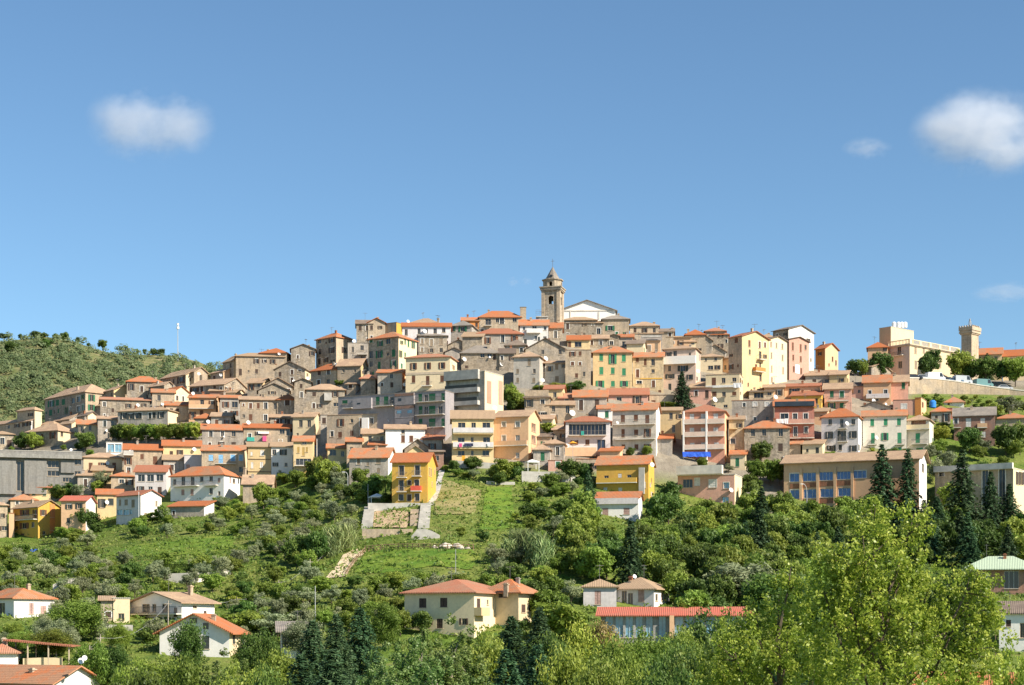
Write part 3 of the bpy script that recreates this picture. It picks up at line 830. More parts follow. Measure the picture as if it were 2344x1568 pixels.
# -- second crop: left of centre, skyline first
B('A2',1200,1560,550,500,650,'h','o','ta','skyline house with orange-ochre hip roof left of the dark stone gable',x2=1640,dish=[(1468,565)],ch=[(1290,505)])
B('A2',705,850,655,575,920,'g','t','st','skyline house with tall sunlit cream side wall at left',x2=1115,yaw=-50,rwc='cr',FR=[(930,1080,790,830,.5,'white_paint','laundry')])
B('A2',880,1530,608,565,720,'h','t','ta','wide tan hip roof on the skyline left of the dark stone gable')
B('A2',1120,1240,640,600,910,'g','t','gy','narrow grey house with two stacked windows and pale gable at left skyline',x2=1400,yaw=-40,W=[(1187,700,35,70),(1185,830,35,65)],sh='k',rwc='cr')
B('A2',1240,1415,708,665,890,'g','o','pk','small pinkish house with one window below the left skyline',x2=1485,W=[(1322,780,38,75)],rwc='sa')
B('A2',1620,1945,505,440,740,'f','b','st','dark windowless stone gable house on the skyline',W=[(1710,610,30,45)],short='dark stone gable')
B('A2',1955,2225,335,298,740,'h','o','st','tall dark stone block on the skyline with sunlit right side',x2=2440,yaw=-42,rwc='ta',W=[(2000,400,40,60),(2165,390,40,60),(2005,540,40,80),(2165,520,40,80),(2000,670,40,90),(2090,650,30,70)],R=[(2340,520,40,80)],short='tall dark stone block')
B('A2',1400,1810,770,672,960,'f','b','st','grey stone house with off-centre gable and dark upright windows',x2=1905,rwc='cr',W=[(1633,800,36,90),(1733,775,40,60),(1632,920,36,70)],dish=[(1850,895),(1665,935)])
B('A2',1885,2230,768,710,1040,'h','o','ta','tan house with orange hip roof and four dark windows below the tall stone block',x2=2420,yaw=-30,rwc='ye',W=[(1998,815),(2122,810),(1990,955),(2117,945)],R=[(2330,860,30,50)],dish=[(2185,712)],short='tan hip-roofed house')
B('A2',20,320,805,760,900,'g','t','ta','low tan-roofed house behind the leftmost sunlit stone house',x2=500,yaw=-45,dish=[(403,835)])
B('A2',-130,210,845,790,1070,'g','t','st','stone house with warm sunlit side wall above the tan roofs at left',x2=540,yaw=-45,rwc='cr',W=[(145,920,50,90),(145,1030,50,60)],R=[(345,915,35,60)])
B('A2',540,712,805,765,950,'g','t','gy','grey-fronted house with a pale dish and peach roof side',x2=1000,yaw=-45,rwc='sa',W=[(590,890,30,55)],dish=[(695,850)])
B('A2',260,720,975,912,1150,'g','t','st','long stone house with sagging tan roof at left centre',x2=1030,yaw=-25,W=[(325,1050,60,60),(425,1045,45,80),(595,1015,35,40)])
B('A2',530,730,1062,1020,1150,'g','t','rb','small brown lean-to house among tan roofs',x2=800,rwc='ta')
B('A2',700,870,1088,1055,1150,'g','t','cr','low cream house with flat tan roof among the left rooftops',x2=1030)
B('A2',1035,1240,955,900,1130,'g','t','ta','tan house with two dark windows and a yellow gable end',x2=1365,rwc='ye',W=[(1090,1015,36,80),(1185,985,36,60)],sh='b')
B('A2',1250,1640,1000,890,1100,'f','t','st','larger stone gable behind the arched-window gable')
B('A2',1180,1600,1062,965,1170,'f','b','st','stone gable house with one framed central window',W=[(1368,1072,45,75)],tr=2,short='central-window stone gable')
B('A2',1665,1890,945,900,1350,'f','b','st','narrow tall stone house with small gable at left centre',W=[(1755,1000,36,60),(1760,1120,36,80)])
B('A2',1825,2340,1047,980,1390,'h','t','st','stone house under a pale yellow-tan hip roof with covered terrace',W=[(1930,1110,50,60),(1925,1265,40,70),(2210,1110,45,70),(2230,1250,90,50,'d')],F_=[(2065,2165,1095,1200,.8,'concrete','terrace_box')],ch=[(2290,1010)],short='pale yellow-tan hip roof')
B('A2',-130,55,1065,1005,1270,'g','o','st','house with orange roof edge and cream side wall above the pruned tree row',x2=245,yaw=-45,rwc='cr',R=[(95,1160,35,70),(175,1170,30,70)])
B('A2',-60,245,1262,1215,1450,'g','o','ta','low tan house with orange roof right above the pruned trees',W=[(100,1330,40,60)],dish=[(290,1220)])
B('A2',250,610,1158,1120,1450,'g','o','sa','peach house with long balcony and red-orange roof at left centre',x2=655,W=[(427,1235,52,100),(420,1360,48,75),(560,1230,40,60)],R=[(635,1235,15,70)],sh='b',bal=[(255,590,1300,'sa')],dish=[(298,1098)],short='peach balcony house')
B('A2',670,935,1160,1125,1460,'g','o','gy','dark grey house with orange roof next to the peach balcony house',W=[(745,1250,45,75),(865,1250,80,80,'d'),(745,1365,40,60),(860,1365,50,60)],sh='b')
B('A2',935,1430,1187,1145,1510,'g','t','ta','tan plastered house with brown shutters under a faded roof',W=[(1078,1265,45,75,'c'),(1180,1265,35,75,'c'),(1078,1420,45,85,'c'),(1280,1265,48,90,'d'),(1408,1270,40,85,'d'),(1278,1425,48,85,'d')],sh='b')
B('A2',1432,1675,1172,1095,1420,'h','o','st','stone house with peaked orange hip roof at left centre',x2=1765,W=[(1570,1225,65,75)],sh='n',dish=[(1685,1135)])
B('A2',1340,1640,1422,1385,1550,'g','t','st','low stone house with dark doorways behind the orange roof row',W=[(1440,1470,45,60),(1515,1470,40,60),(1588,1480,40,70)])
B('A2',1645,1935,1412,1360,1700,'g','t','cr','cream-grey house with two dark tall windows left of the big tan wall',x2=2015,rwc='cr',W=[(1750,1505,50,95,'d'),(1862,1505,50,95,'d')])
B('A2',2015,2110,1390,1370,1760,'p','g','gy','narrow grey house squeezed left of the big tan wall',W=[(2062,1465,50,80)])
# -- third crop: apartments and centre
B('A3',370,600,150,90,300,'f','o','ta','small gable with orange slope on the skyline left of the long white house',W=[(470,140,40,30)])
B('A3',215,430,165,120,430,'g','b','st','dark stone block at the left shoulder of the skyline',W=[(265,225,40,70),(355,225,30,70)],short='dark skyline block')
B('A3',430,752,148,140,430,'p','b','gy','dark flat-topped block with bright yellow right side on the skyline',x2=845,yaw=-32,rwc='yy',short='skyline block with yellow side')
B('A3',900,1300,147,100,260,'h','t','ta','tan hip roof on the skyline above the long white house',x2=1390,rwc='cr',dish=[(890,132)],ch=[(1330,90)])
B('A3',1630,1860,122,85,260,'g','o','or','orange-walled house on the skyline left of the bell tower',W=[(1710,165,35,50),(1825,180,35,60)],short='orange-walled skyline house')
B('A3',1860,2420,72,0,240,'h','o','ta','tan skyline house under a wide orange hip roof left of the bell tower',W=[(1980,145,75,95,'d'),(2105,120,45,60,'d'),(2165,125,60,90,'d'),(2335,115,55,55,'d')],short='wide skyline hip roof',bal=[(1930,2030,190)])
B('A3',830,1478,203,158,560,'g','o','lg','long white house with six dark windows on the upper slope',W=[(882,280,40,80,'d'),(1055,265,40,80,'d'),(1155,255,35,60,'d'),(1270,262,45,75,'d'),(1385,250,45,65,'d')],dish=[(1135,265,1.2)],short='long white house')
B('A3',1482,1762,180,140,430,'h','g','gy','grey house with green shutters right of the long white house',x2=1840,W=[(1510,235,35,70),(1640,235,55,75,'o')],sh='g')
B('A3',1835,2446,297,235,500,'h','r','gy','grey house with pale red roof below the wide orange hip roof',W=[(1975,390,40,90),(2175,365,45,110),(2330,360,40,80)],sh='b')
B('A3',1045,1428,325,300,600,'h','g','st','stained grey stone block with six narrow windows below the long white house',W=[(1098,395,35,70),(1222,415,42,90,'c'),(1350,405,45,90,'c'),(1095,510,35,60),(1220,525,40,55),(1350,520,45,60,'d')],sh='t')
B('A3',1440,1720,455,380,560,'f','b','st','weathered stone gable right of the stained stone block')
B('A3',1400,1650,545,488,640,'f','b','gy','low dark-roofed gable above the cream house')
B('A3',100,370,425,410,770,'p','g','gy','grey terraced house left of the green-shuttered tall house',W=[(165,515,32,80),(290,490,45,70),(310,640,32,70)],bal=[(230,360,575)])
B('A3',375,780,335,282,980,'h','o','st','tall old house with green shutters and sunlit right side on the upper slope',x2=1025,yaw=-30,rwc='cr',W=[(415,375,40,90),(640,400,60,75),(410,580,45,100),(522,575,45,100),(712,560,45,100),(412,705,40,80),(520,725,38,100),(712,705,40,90),(415,830,35,45)],R=[(868,400,20,80),(912,430,22,90),(975,450,22,90),(808,570,20,90),(868,580,20,60)],sh='g',short='tall green-shuttered house',dish=[(200,395)])
B('A3',1620,2130,552,445,790,'h','g','st','stone house under a dull grey hip roof left of the stone wall house',W=[(1905,590,60,60,'d'),(2000,590,60,60),(2065,615,40,85),(1690,745,40,40)],dish=[(1665,640,1.2),(2005,612,.6),(2165,705,1.1)],ch=[(1985,430)],short='dull grey hip roof')
B('A3',2130,2330,560,500,800,'g','b','st','stone wall house with two small windows right of the dull grey roof',W=[(2165,625,38,60),(2310,625,40,60),(2265,835,45,60)])
B('A3',-40,272,722,640,910,'g','t','ta','brown-grey house with yellow side wall below the tall dark stone block',x2=372,rwc='ye',W=[(145,690,25,30)],R=[(320,800,15,60)])
B('A3',85,205,962,940,1110,'h','t','ta','small house with twin arched window above the long apartment block',x2=345,rwc='wh',W=[(135,1000,50,60)])
B('A3',500,830,818,782,1050,'g','o','gy','small grey house with orange roof patch left of the cream house',x2=870,rwc='or',W=[(685,865,45,70),(560,980,35,45),(690,985,40,70)],short='orange-patch grey house',dish=[(862,980,1.1)])
B('A3',875,1470,605,578,1030,'h','r','cr','cream house with open brown shutters and string course, left of the concrete tower',x2=1562,W=[(982,735,42,90,'o'),(1172,730,42,90,'o'),(1362,725,42,85,'o'),(980,908,48,95,'c'),(1170,935,48,140,'c'),(1362,902,48,90,'c')],sh='b',F_=[(875,1470,822,836,.08,'frame_tan','string_course')],R=[(1515,750,12,60)],bal=[(1100,1230,1000)],short='brown-shuttered cream house')
B('A3',-30,1405,1062,1040,1740,'p','g','ap','long grey apartment block with green shutters and balcony bays',yaw=-24,d=10,pane='glass_dark',
  W=[(500,1200,50,110,'c'),(612,1195,60,110,'c'),(690,1190,50,90,'d'),(1070,1160,50,110,'c'),(1150,1165,50,100,'d'),(1230,1155,85,110,'c'),(1375,1150,45,110,'c'),(1075,1325,50,110,'c'),(1150,1325,50,100,'d'),(1230,1320,85,110,'c'),(1340,1320,60,100,'d'),(1075,1495,50,110,'c'),(1230,1490,85,110,'c'),(1375,1490,45,110,'c'),(60,1215,70,50,'c'),(130,1260,60,70,'d')],
  sh='g',bal=[(470,722,1275),(1025,1400,1220),(1025,1400,1395),(1025,1400,1565),(60,180,1300)],
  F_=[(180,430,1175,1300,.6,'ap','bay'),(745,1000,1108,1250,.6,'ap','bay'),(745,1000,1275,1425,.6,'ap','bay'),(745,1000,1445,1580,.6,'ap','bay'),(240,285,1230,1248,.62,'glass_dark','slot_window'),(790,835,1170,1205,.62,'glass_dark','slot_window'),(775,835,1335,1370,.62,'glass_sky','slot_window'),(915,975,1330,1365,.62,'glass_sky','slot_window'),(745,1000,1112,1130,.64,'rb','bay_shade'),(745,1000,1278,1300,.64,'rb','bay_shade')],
  cat='apartment block',name='apartment_block',short='long grey apartment block')
B('A3',1412,1935,800,795,1690,'p','w','co','concrete apartment tower with strip loggias and pink-striped end wall',x2=2185,rwc='cr',d=9,
  W=[(1640,960,420,120,'L'),(1640,1135,420,120,'L'),(1640,1305,420,110,'L')],pane='concrete_pale',F_=[(1412,1870,815,905,.9,'concrete','roof_band'),(1412,1870,1052,1078,1.1,'concrete','slab'),(1412,1870,1228,1252,1.1,'concrete','slab'),(1430,1860,1010,1050,1.05,'shutter_k','railing'),(1430,1860,1180,1225,1.05,'shutter_k','railing')],
  FR=[(1965,2020,925,1240,.06,'rs','stripe'),(2120,2175,925,1260,.06,'rs','stripe')],dish=[(2085,1290,1.1)],cat='apartment block',name='apartment_block',short='concrete tower block')
B('A3',-180,620,1372,1350,1760,'p','t','ta','big bare tan wall house with white bay window left of the apartments',x2=745,W=[(5,1490,45,100),(-5,1655,50,80,'c')],F_=[(300,385,1430,1580,.8,'wh','bay')],sh='b',ch=[(440,1320),(60,1310)],bal=[],short='big bare tan wall house',dish=[(668,1455)])
B('B3',1495,2055,28,-75,660,'g','t','ye','yellow apartment house with three balcony floors',W=[(1625,125,100,85,'d'),(1785,125,60,85,'d'),(1955,125,105,85,'d'),(1620,320,90,75,'d'),(1768,315,35,75,'d'),(1960,315,95,75,'d'),(1620,495,90,65,'d'),(1768,490,35,65,'d'),(1950,490,90,75,'d')],bal=[(1510,2050,215,'lg'),(1510,2050,408,'lg')],F_=[(1510,2050,222,245,1.0,'ye','fascia'),(1510,2050,415,440,1.0,'ye','fascia')],cat='apartment house',name='apartment_house',short='yellow apartment house',d=9)
B('B4',-222,240,-5,-75,610,'g','t','sa','peach apartment house with arched stair wing',x2=390,W=[(95,105,60,75,'d'),(95,310,60,120,'d'),(95,520,50,75,'d'),(-90,105,50,70,'d'),(-90,300,50,90,'d')],R=[(310,150,60,110,'L'),(310,310,60,110,'L'),(310,490,55,110,'L')],pane='glass_pale',fr='frame_white',bal=[(-215,235,398,'sa')],cat='apartment house',name='apartment_house',short='peach apartment house',d=9)
B('B3',605,1135,168,115,430,'g','t','wh','white house with brown double door and pole wires right of the bare tan wall',W=[(840,205,48,55,'d'),(840,300,50,95,'c'),(950,300,52,85,'c')],sh='b',short='white brown-door house')
B('B3',295,600,232,170,430,'g','t','cr','low cream wing with two dark windows left of the white house',W=[(397,305,48,80,'d'),(558,305,48,75,'d')],bal=[(330,600,410)])
B('B2',2110,2375,425,375,600,'g','o','ye','small yellow house with one dark window behind the garden trees',W=[(2180,485,90,75,'d')],ch=[(2225,385)])
B('B3',85,290,338,285,610,'g','o','ta','narrow tan house with orange roof left of the low cream wing',W=[(150,430,40,40)])
B('B3',120,640,545,428,800,'g','o','gy','grey house with big plain orange roof beside the garden gazebo',x2=745,rwc='wh',W=[(245,600,55,85,'c'),(510,595,60,80,'c'),(510,720,45,55)],sh='t',short='plain orange roof house')
B('B3',860,1210,440,310,580,'f','b','st','old brown-roofed stone gable behind the yellow villa',ch=[(1040,300)])
B('B3',1210,1385,475,455,720,'s','b','rb','dark ruined shed right of the yellow villa gables',W=[(1290,560,60,70,'d')],cat='shed',name='shed')
B('B3',865,1150,505,395,650,'f','t','ye','small yellow gable rising behind the yellow villa')
B('B3',692,1170,607,495,1165,'g','o','yy','yellow three-storey villa with orange roof above the stone steps',x2=1282,W=[(820,725,65,130,'d'),(1032,720,65,130,'d'),(818,925,60,140,'d'),(1025,920,60,140,'d'),(815,1085,60,80,'d'),(1030,1085,60,95,'d')],R=[(1190,740,10,110),(1215,750,10,110)],tr=2,bal=[(765,895,818),(970,1090,800),(765,895,1010),(955,1090,1000,'fabric_red')],short='yellow villa',d=9,fr='frame_brown')
# -- church hill and right half
B('T',238,345,965,948,1260,'p','g','ta','slim square stone turret just left of the bell tower',d=1.6,cat='turret',name='stone_turret',short='square stone turret')
CHURCH = B('T',922,1950,1022,842,1330,'f','g','wh','white church nave with broad front gable beside the bell tower',W=[(1430,955,60,100,'d')],F_=[(1130,1150,1020,1180,.12,'concrete_pale','pilaster'),(1640,1665,1050,1180,.12,'concrete_pale','pilaster'),(950,1900,1020,1034,.14,'concrete_pale','string_course')],cat='church',name='church',short='white church',d=16,over=.6,dY=3)
B('T',770,915,1075,1062,1270,'p','g','gy','small dark flat-roofed annex at the foot of the bell tower',d=4)
B('A4',700,1150,112,78,170,'h','t','st','upper storey with tan roof below the white church')
B('A4',690,1238,152,112,370,'s','t','st','wide stone house with patchy plaster below the white church',W=[(735,200,30,60),(1000,265,40,75),(1180,265,50,80)],sh='k',short='patchy stone house')
B('A4',1230,1590,98,52,340,'h','g','ta','tan house with green shutters right below the church',W=[(1335,225,60,65,'o')],sh='g',short='tan church-side house')
B('A4',510,690,218,155,390,'g','o','st','little house with vivid orange roof left of the patchy stone house')
B('A4',125,505,182,115,480,'g','o','wh','white house with balconies and orange roof below the bell tower',W=[(180,230,32,50,'d'),(462,225,36,55,'d'),(320,210,60,40,'d'),(460,360,45,50,'d'),(340,355,35,55,'d'),(380,370,28,60,'c')],bal=[(215,400,290,'wh')],sh='k',short='white house below the tower',fr='frame_white')
B('A4',1600,1985,188,145,310,'h','t','ta','tan-roofed house on the skyline right of the church',ch=[(1925,140)])
B('A4',1985,2185,268,235,370,'g','b','ta','small skyline house with dark roof right of the church',W=[(2135,310,40,50)],ch=[(2165,215)])
B('A4',1640,2035,290,245,420,'g','t','gy','grey house with tan roof below the right skyline',W=[(1700,420,30,40)])
B('A4',1760,2010,385,330,580,'s','g','sa','peach house with dark terrace band below the right skyline',W=[(1855,490,50,75)],F_=[(1760,2010,330,352,.8,'concrete','terrace_roof')],sh='t')
B('A4',2110,2420,345,335,500,'s','t','sa','flat peach house with yellowish front on the right shoulder',W=[(2280,420,40,60)])
B('A4',980,1310,362,320,530,'g','t','st','stone house with two windows between yellow-topped house and orange roof',W=[(1090,420,34,65),(1210,420,40,65)])
B('A4',1320,1450,330,310,500,'f','b','st','dark stone house with arched niche above the yellow house',W=[(1340,425,50,55,'d')])
B('A4',1445,1640,342,308,530,'g','o','gy','small grey house with bright orange roof strip above the yellow house',W=[(1525,440,60,75,'d')],dish=[(1550,490,.8)])
B('A4',200,735,505,360,730,'f','b','st','weathered stone house with wide low gable left of centre',W=[(430,540,36,70),(662,545,45,60)],sh='b',dish=[(475,630,1.3),(205,505,.7)],short='wide low stone gable')
B('A4',765,1060,378,325,520,'g','o','ye','yellow top storey with brown shutters and orange roof',W=[(782,450,40,95,'c'),(905,440,92,75,'d')],sh='b',short='yellow top storey')
B('A4',735,1078,516,506,1070,'p','t','ta','tan stone house under the yellow top storey',W=[(830,570,40,60),(932,565,38,60),(830,700,45,50,'c'),(932,700,38,45,'c'),(885,860,40,60),(985,840,36,65)],sh='b',d=6)
B('A4',40,388,598,548,1050,'h','t','lw','pale grey house with five small windows above the shrubs',x2=470,W=[(250,680,42,90),(95,800,38,60),(318,800,36,60),(95,920,36,60),(312,920,40,60)],sh='t',dish=[(438,920,1.1)],short='pale grey house',ch=[(130,545)])
B('A4',462,728,692,668,970,'g','t','lw','low grey house with one door right of the pale grey house',W=[(618,740,42,80),(708,730,25,50),(622,905,50,75,'c')],sh='t')
B('A4',395,470,742,730,950,'p','g','gy','narrow grey infill house with one square window',W=[(440,790,40,50,'d')],d=4)
B('A4',1105,1630,543,475,1090,'h','o','ye','yellow house with nine green-shuttered windows in the middle of town',W=[(1215,615,50,95,'c'),(1368,637,50,135),(1518,625,52,95,'c'),(1217,795,52,100,'c'),(1370,795,50,85,'c'),(1520,810,50,95,'c'),(1200,975,55,95,'o'),(1372,970,50,75,'c'),(1522,970,50,75)],sh='e',short='yellow green-shuttered house',ch=[(1345,470)])
B('A4',1638,2050,608,555,1100,'g','o','yt','stained yellow-tan house with patchy plaster right of the green-shuttered yellow house',W=[(1700,645,40,70),(1805,680,36,90),(1910,680,48,90,'d'),(1703,830,45,110,'c'),(1910,800,45,50),(1725,950,70,45,'d'),(1915,970,45,95,'c'),(2000,1070,40,30)],sh='b',F_=[(1740,2035,895,905,.1,'yy','band')],short='stained yellow-tan house')
B('A5',-231,200,492,465,1140,'h','t','pp','pale pink house with white balcony parapet left of the dark spruce',x2=265,W=[(-76,565,48,80,'d'),(-150,765,40,75),(30,765,70,75,'o'),(-146,870,60,60,'o'),(-146,1015,40,95,'c')],F_=[(-231,205,612,700,.9,'wh','balcony_parapet')],sh='k',dish=[(-200,660,1.1)],short='pale pink house')
B('A4',190,520,1140,1060,1500,'h','b','ta','tan house with rooftop terrace and wide grey shutters below the shrubs',W=[(245,1230,60,100,'o'),(430,1210,55,65,'d'),(430,1400,60,100,'o')],sh='k',F_=[(200,510,1060,1135,.3,'ta','terrace_wall')],x2=560)
B('A4',500,850,1252,1205,1510,'g','t','ta','tan house with arched window left of the solar-panel house',W=[(575,1305,42,80),(765,1310,50,110,'d'),(570,1430,60,85,'o')],sh='k',dish=[(830,1360,1.6)])
B('A4',850,1290,1142,1060,1410,'g','o','gy','grey house with half orange half tan roof and two tall brown doors',W=[(945,1255,55,140,'c'),(1158,1250,55,140,'c')],sh='n',short='half orange roof house')
B('A4',655,848,1160,1105,1300,'g','r','pk','small red-roofed house left of the half orange roof house',W=[(755,1190,50,35,'d')])
B('A4',1305,1845,1112,1035,1270,'g','r','pk','pink house with arched open-shuttered window below the green-shuttered yellow house',W=[(1455,1195,65,95,'d'),(1698,1185,50,100,'o')],sh='n',tr=2,short='arched-window pink house')
B('A4',1860,2200,1120,1100,1270,'p','t','ta','low stone wall house with doorway beside the dark spruce',W=[(1915,1225,55,70,'c')],sh='b')
B('A4',1170,1365,1302,1240,1480,'g','o','wh','narrow white-blue wing with orange roof left of the grey balcony house',W=[(1290,1380,50,90)],sh='g')
B('A4',1368,1950,1313,1240,1950,'g','o','lw','grey three-storey balcony house with orange roof right of the solar-panel house',x2=2005,rwc='wh',W=[(1505,1435,55,95,'c'),(1680,1425,55,80,'c'),(1832,1450,55,125,'c'),(1508,1632,45,110,'c'),(1683,1622,55,80,'c'),(1835,1627,45,110),(1513,1845,50,125,'c'),(1687,1817,52,72,'c'),(1838,1838,50,120)],sh='b',bal=[(1385,1940,1520),(1385,1940,1718)],dish=[(1440,1490,.8)],short='grey balcony house')
B('B4',738,1338,65,5,545,'h','r','lg','grey house with dark blue recessed balcony and roof solar panels',W=[(1030,175,500,155,'L'),(855,350,50,60),(1030,345,55,70,'c'),(1215,385,110,150,'d')],sh='b',pane='glass_navy',bal=[(785,1280,255)],F_=[(700,1150,430,545,2.2,'sa','terrace')],dish=[(755,395,1.2)],short='house with blue recessed balcony')
B('A4',2005,2290,1325,1290,1720,'g','t','ye','yellowish house with small dark windows left of the salmon apartment house',W=[(2150,1400,48,90,'d'),(2270,1405,40,60),(2185,1570,40,100,'d')])
B('B4',1152,1848,632,535,1140,'g','o','yy','deep yellow house with long balcony and salmon roof in the lower middle',x2=1925,W=[(1285,830,60,75,'d'),(1590,820,58,80,'d'),(1465,805,50,80,'c'),(1270,980,55,60,'c'),(1470,980,50,50,'c')],sh='w',R=[(1890,860,12,60),(1890,1040,12,60)],bal=[(1160,1700,895,'yy')],F_=[(1725,1800,690,1040,.7,'concrete','stair_column')],short='deep yellow house',dish=[(1905,645,1.1)])
B('B4',1150,1715,1090,1015,1420,'g','o','wh','white house with orange roof in front of the deep yellow house',x2=1765,W=[(1270,1285,80,110,'c'),(1555,1268,80,85,'c')],sh='p',F_=[(1140,1715,1100,1172,.5,'lg','porch_band')],fr='frame_white',short='small white orange-roofed house')
B('B4',505,690,592,572,740,'p','r','pk','low pinkish garden house with red edge left of the dark shrubs',W=[(635,640,55,80,'c')],sh='g')
B('B4',880,1180,572,556,740,'p','o','ta','low tan terrace house with orange edge left of the deep yellow house')
# -- right skyline
B('A5',60,330,305,240,420,'h','o','ta','skyline house with ochre roof at the right shoulder',ch=[(100,235)])
B('A5',325,600,258,228,400,'h','r','st','dark-edged roof house on the right skyline')
B('A5',0,200,400,330,490,'h','t','cr','cream house with blind windows below the right skyline',W=[(125,430,110,20,'d')])
B('A5',205,420,385,265,480,'f','t','st','stone gable left of the tall yellow row house')
B('A5',410,640,305,285,450,'h','o','st','shaded grey house left of the tall yellow row house',W=[(590,400,70,50,'d')])
B('A5',1080,1240,338,290,430,'h','t','ta','tan roof behind the tall row houses')
B('A5',1235,1445,235,205,830,'g','b','st','tallest dark stone house of the right skyline with white end',x2=1785,yaw=-48,rwc='wh',R=[(1710,390,25,50)],short='tallest dark skyline house')
B('A5',1805,1935,492,440,790,'g','o','or','orange house at the right end of the tall row',x2=2110,yaw=-48,rwc='sa',R=[(2035,640,22,70),(2080,690,20,70)],sh='b',short='orange end house')
B('A5',640,822,328,285,1160,'g','r','ta','tall yellow row house with small balconies',x2=1182,yaw=-50,rwc='ye',R=[(920,430,30,90),(1057,450,30,90),(925,545,25,70),(1065,585,32,100,'d'),(1065,740,22,110,'d'),(1070,890,28,90),(905,980,20,50)],sh='b',bal=[(1020,1110,640,None,1),(965,1095,800,'or',1)],W=[(745,390,45,70)],short='tall yellow row house')
B('A5',1120,1184,368,340,980,'g','b','ta','tall beige row house between yellow and pink ones',x2=1425,yaw=-50,rwc='cr',R=[(1210,440,22,70,'c'),(1283,455,22,70,'c'),(1362,470,24,75,'c'),(1215,590,22,80,'c'),(1365,620,24,80,'c'),(1220,770,20,90,'c'),(1372,790,22,90,'c'),(1222,915,24,70,'c')],sh='t',short='tall beige row house')
B('A5',1385,1452,372,350,920,'g','b','rb','tall pink row house with white door panel',x2=1720,yaw=-50,rwc='pk',R=[(1502,470,26,110,'c'),(1607,495,26,110,'c'),(1508,620,24,80,'c'),(1608,640,26,80,'c'),(1515,775,24,80,'c'),(1615,800,26,80,'c')],FR=[(1535,1590,710,835,.08,'white_paint','door_panel')],sh='b',short='tall pink row house')
B('A5',310,605,535,445,600,'f','t','wh','pale white gable below the right skyline')
B('A5',610,850,560,480,640,'s','t','ta','tan lean-to roof right of the pale white gable',W=[(690,555,30,35)])
B('A5',255,560,602,575,850,'h','t','cr','cream house with small windows above the three-storey terrace house',W=[(337,645,25,40,'d'),(468,635,35,45,'d'),(400,755,70,55,'d'),(460,750,26,55),(500,750,30,55)])
B('A5',562,815,605,578,850,'h','t','sa','salmon house with white awning left of the tall yellow row house',x2=960,rwc='ye',W=[(598,750,30,60)],F_=[(680,810,770,795,1.0,'white_paint','awning')])
B('A5',335,790,838,812,1320,'p','t','cr','cream three-storey terrace house with laundry right of the dark spruce',x2=835,W=[(443,940,56,105,'c'),(573,925,52,70,'d'),(717,915,55,55,'d'),(450,1105,60,60),(578,1110,50,65,'d'),(717,1100,55,50,'c'),(440,1265,50,30,'d'),(600,1270,55,40)],sh='b',F_=[(335,790,1000,1014,.5,'frame_white','ledge')],dish=[(225,800,1.1),(465,1180,1.4)],short='cream terrace house')
B('A5',1670,2075,852,800,990,'s','t','gy','grey house with flat tan roof below the orange end house',W=[(1790,940,50,60),(1960,935,50,50)])
B('A5',1120,1385,1015,985,1200,'g','t','sa','peach house with tan roof below the tall yellow row house',W=[(1190,1100,45,50)])
B('A5',915,1240,1072,1055,1200,'s','b','ta','covered terrace storey above the grey block',W=[(1045,1120,130,85,'L'),(1190,1100,55,50,'d')],pane='glass_navy',dish=[(1275,1145,1.2)])
B('A5',1390,1870,998,970,1210,'g','r','sa','salmon house with red-tan roof above the red loggia house',W=[(1525,1075,70,80,'o')],sh='k')
B('A5',1480,1885,1122,1075,1340,'s','r','yy','ochre yellow house with red roof behind the red loggia house',x2=1915)
B('A5',1925,2290,1032,965,1340,'g','t','pk','pink house with four green shutters at right',W=[(2025,1110,50,90,'c'),(2160,1110,58,90,'c'),(2025,1265,50,75),(2160,1260,58,70,'c')],sh='g',bal=[(1960,2250,1205)],short='pink green-shuttered house')
B('A5',685,1248,1186,1165,1630,'p','r','gy','plain grey block with small square windows at right centre',W=[(850,1255,40,55,'d'),(850,1435,45,50,'d'),(995,1245,52,60,'c'),(1155,1245,52,60,'c'),(995,1440,42,50,'d'),(1160,1435,42,50,'d')],sh='w',short='plain grey block')
B('A5',1258,1790,1275,1185,1840,'s','o','rd','red house with dark rooftop loggia and white laundry',W=[(1390,1405,105,75,'d'),(1532,1405,58,75,'d'),(1675,1402,58,78,'d'),(1537,1610,50,130,'d'),(1680,1588,50,90,'d'),(1685,1765,52,60)],tr=1,bal=[(1260,1790,1510,'pk'),(1440,1790,1700)],F_=[(1258,1790,1215,1268,.7,'glass_dark','loggia')],FR=[],short='red loggia house')
B('A5',35,590,1333,1260,2050,'h','r','rs','salmon apartment house with white balcony doors and blue awning',x2=635,rwc='sa',W=[(150,1425,60,110,'c'),(300,1410,60,75,'c'),(470,1425,62,115,'c'),(150,1610,60,100,'c'),(300,1595,60,75,'c'),(470,1610,66,110,'c'),(155,1790,60,60,'c'),(305,1790,60,65,'c'),(480,1785,66,60,'c')],sh='w',fr='frame_white',bal=[(45,585,1510,'pp'),(45,585,1680,'pp'),(45,585,1850,'pp')],F_=[(340,362,1345,2040,1.15,'wh','pillar'),(35,55,1345,2040,1.15,'wh','pillar')],cat='apartment house',name='apartment_house',short='salmon apartment house',d=9)
B('B5',645,850,40,0,560,'s','t','yt','pale yellow set-back house right of the salmon apartment house',W=[(700,330,60,80,'d'),(790,120,40,60)],F_=[(650,760,160,175,.9,'ye','ledge')])
B('B5',855,1460,148,65,640,'h','o','st','rough stone house with bright orange hip roof above the garden tree',W=[(968,215,56,105,'d'),(1117,215,56,95,'d'),(1340,215,60,105,'d'),(1337,415,60,105,'c'),(960,410,50,80)],sh='n',short='orange-hipped stone house',d=8)
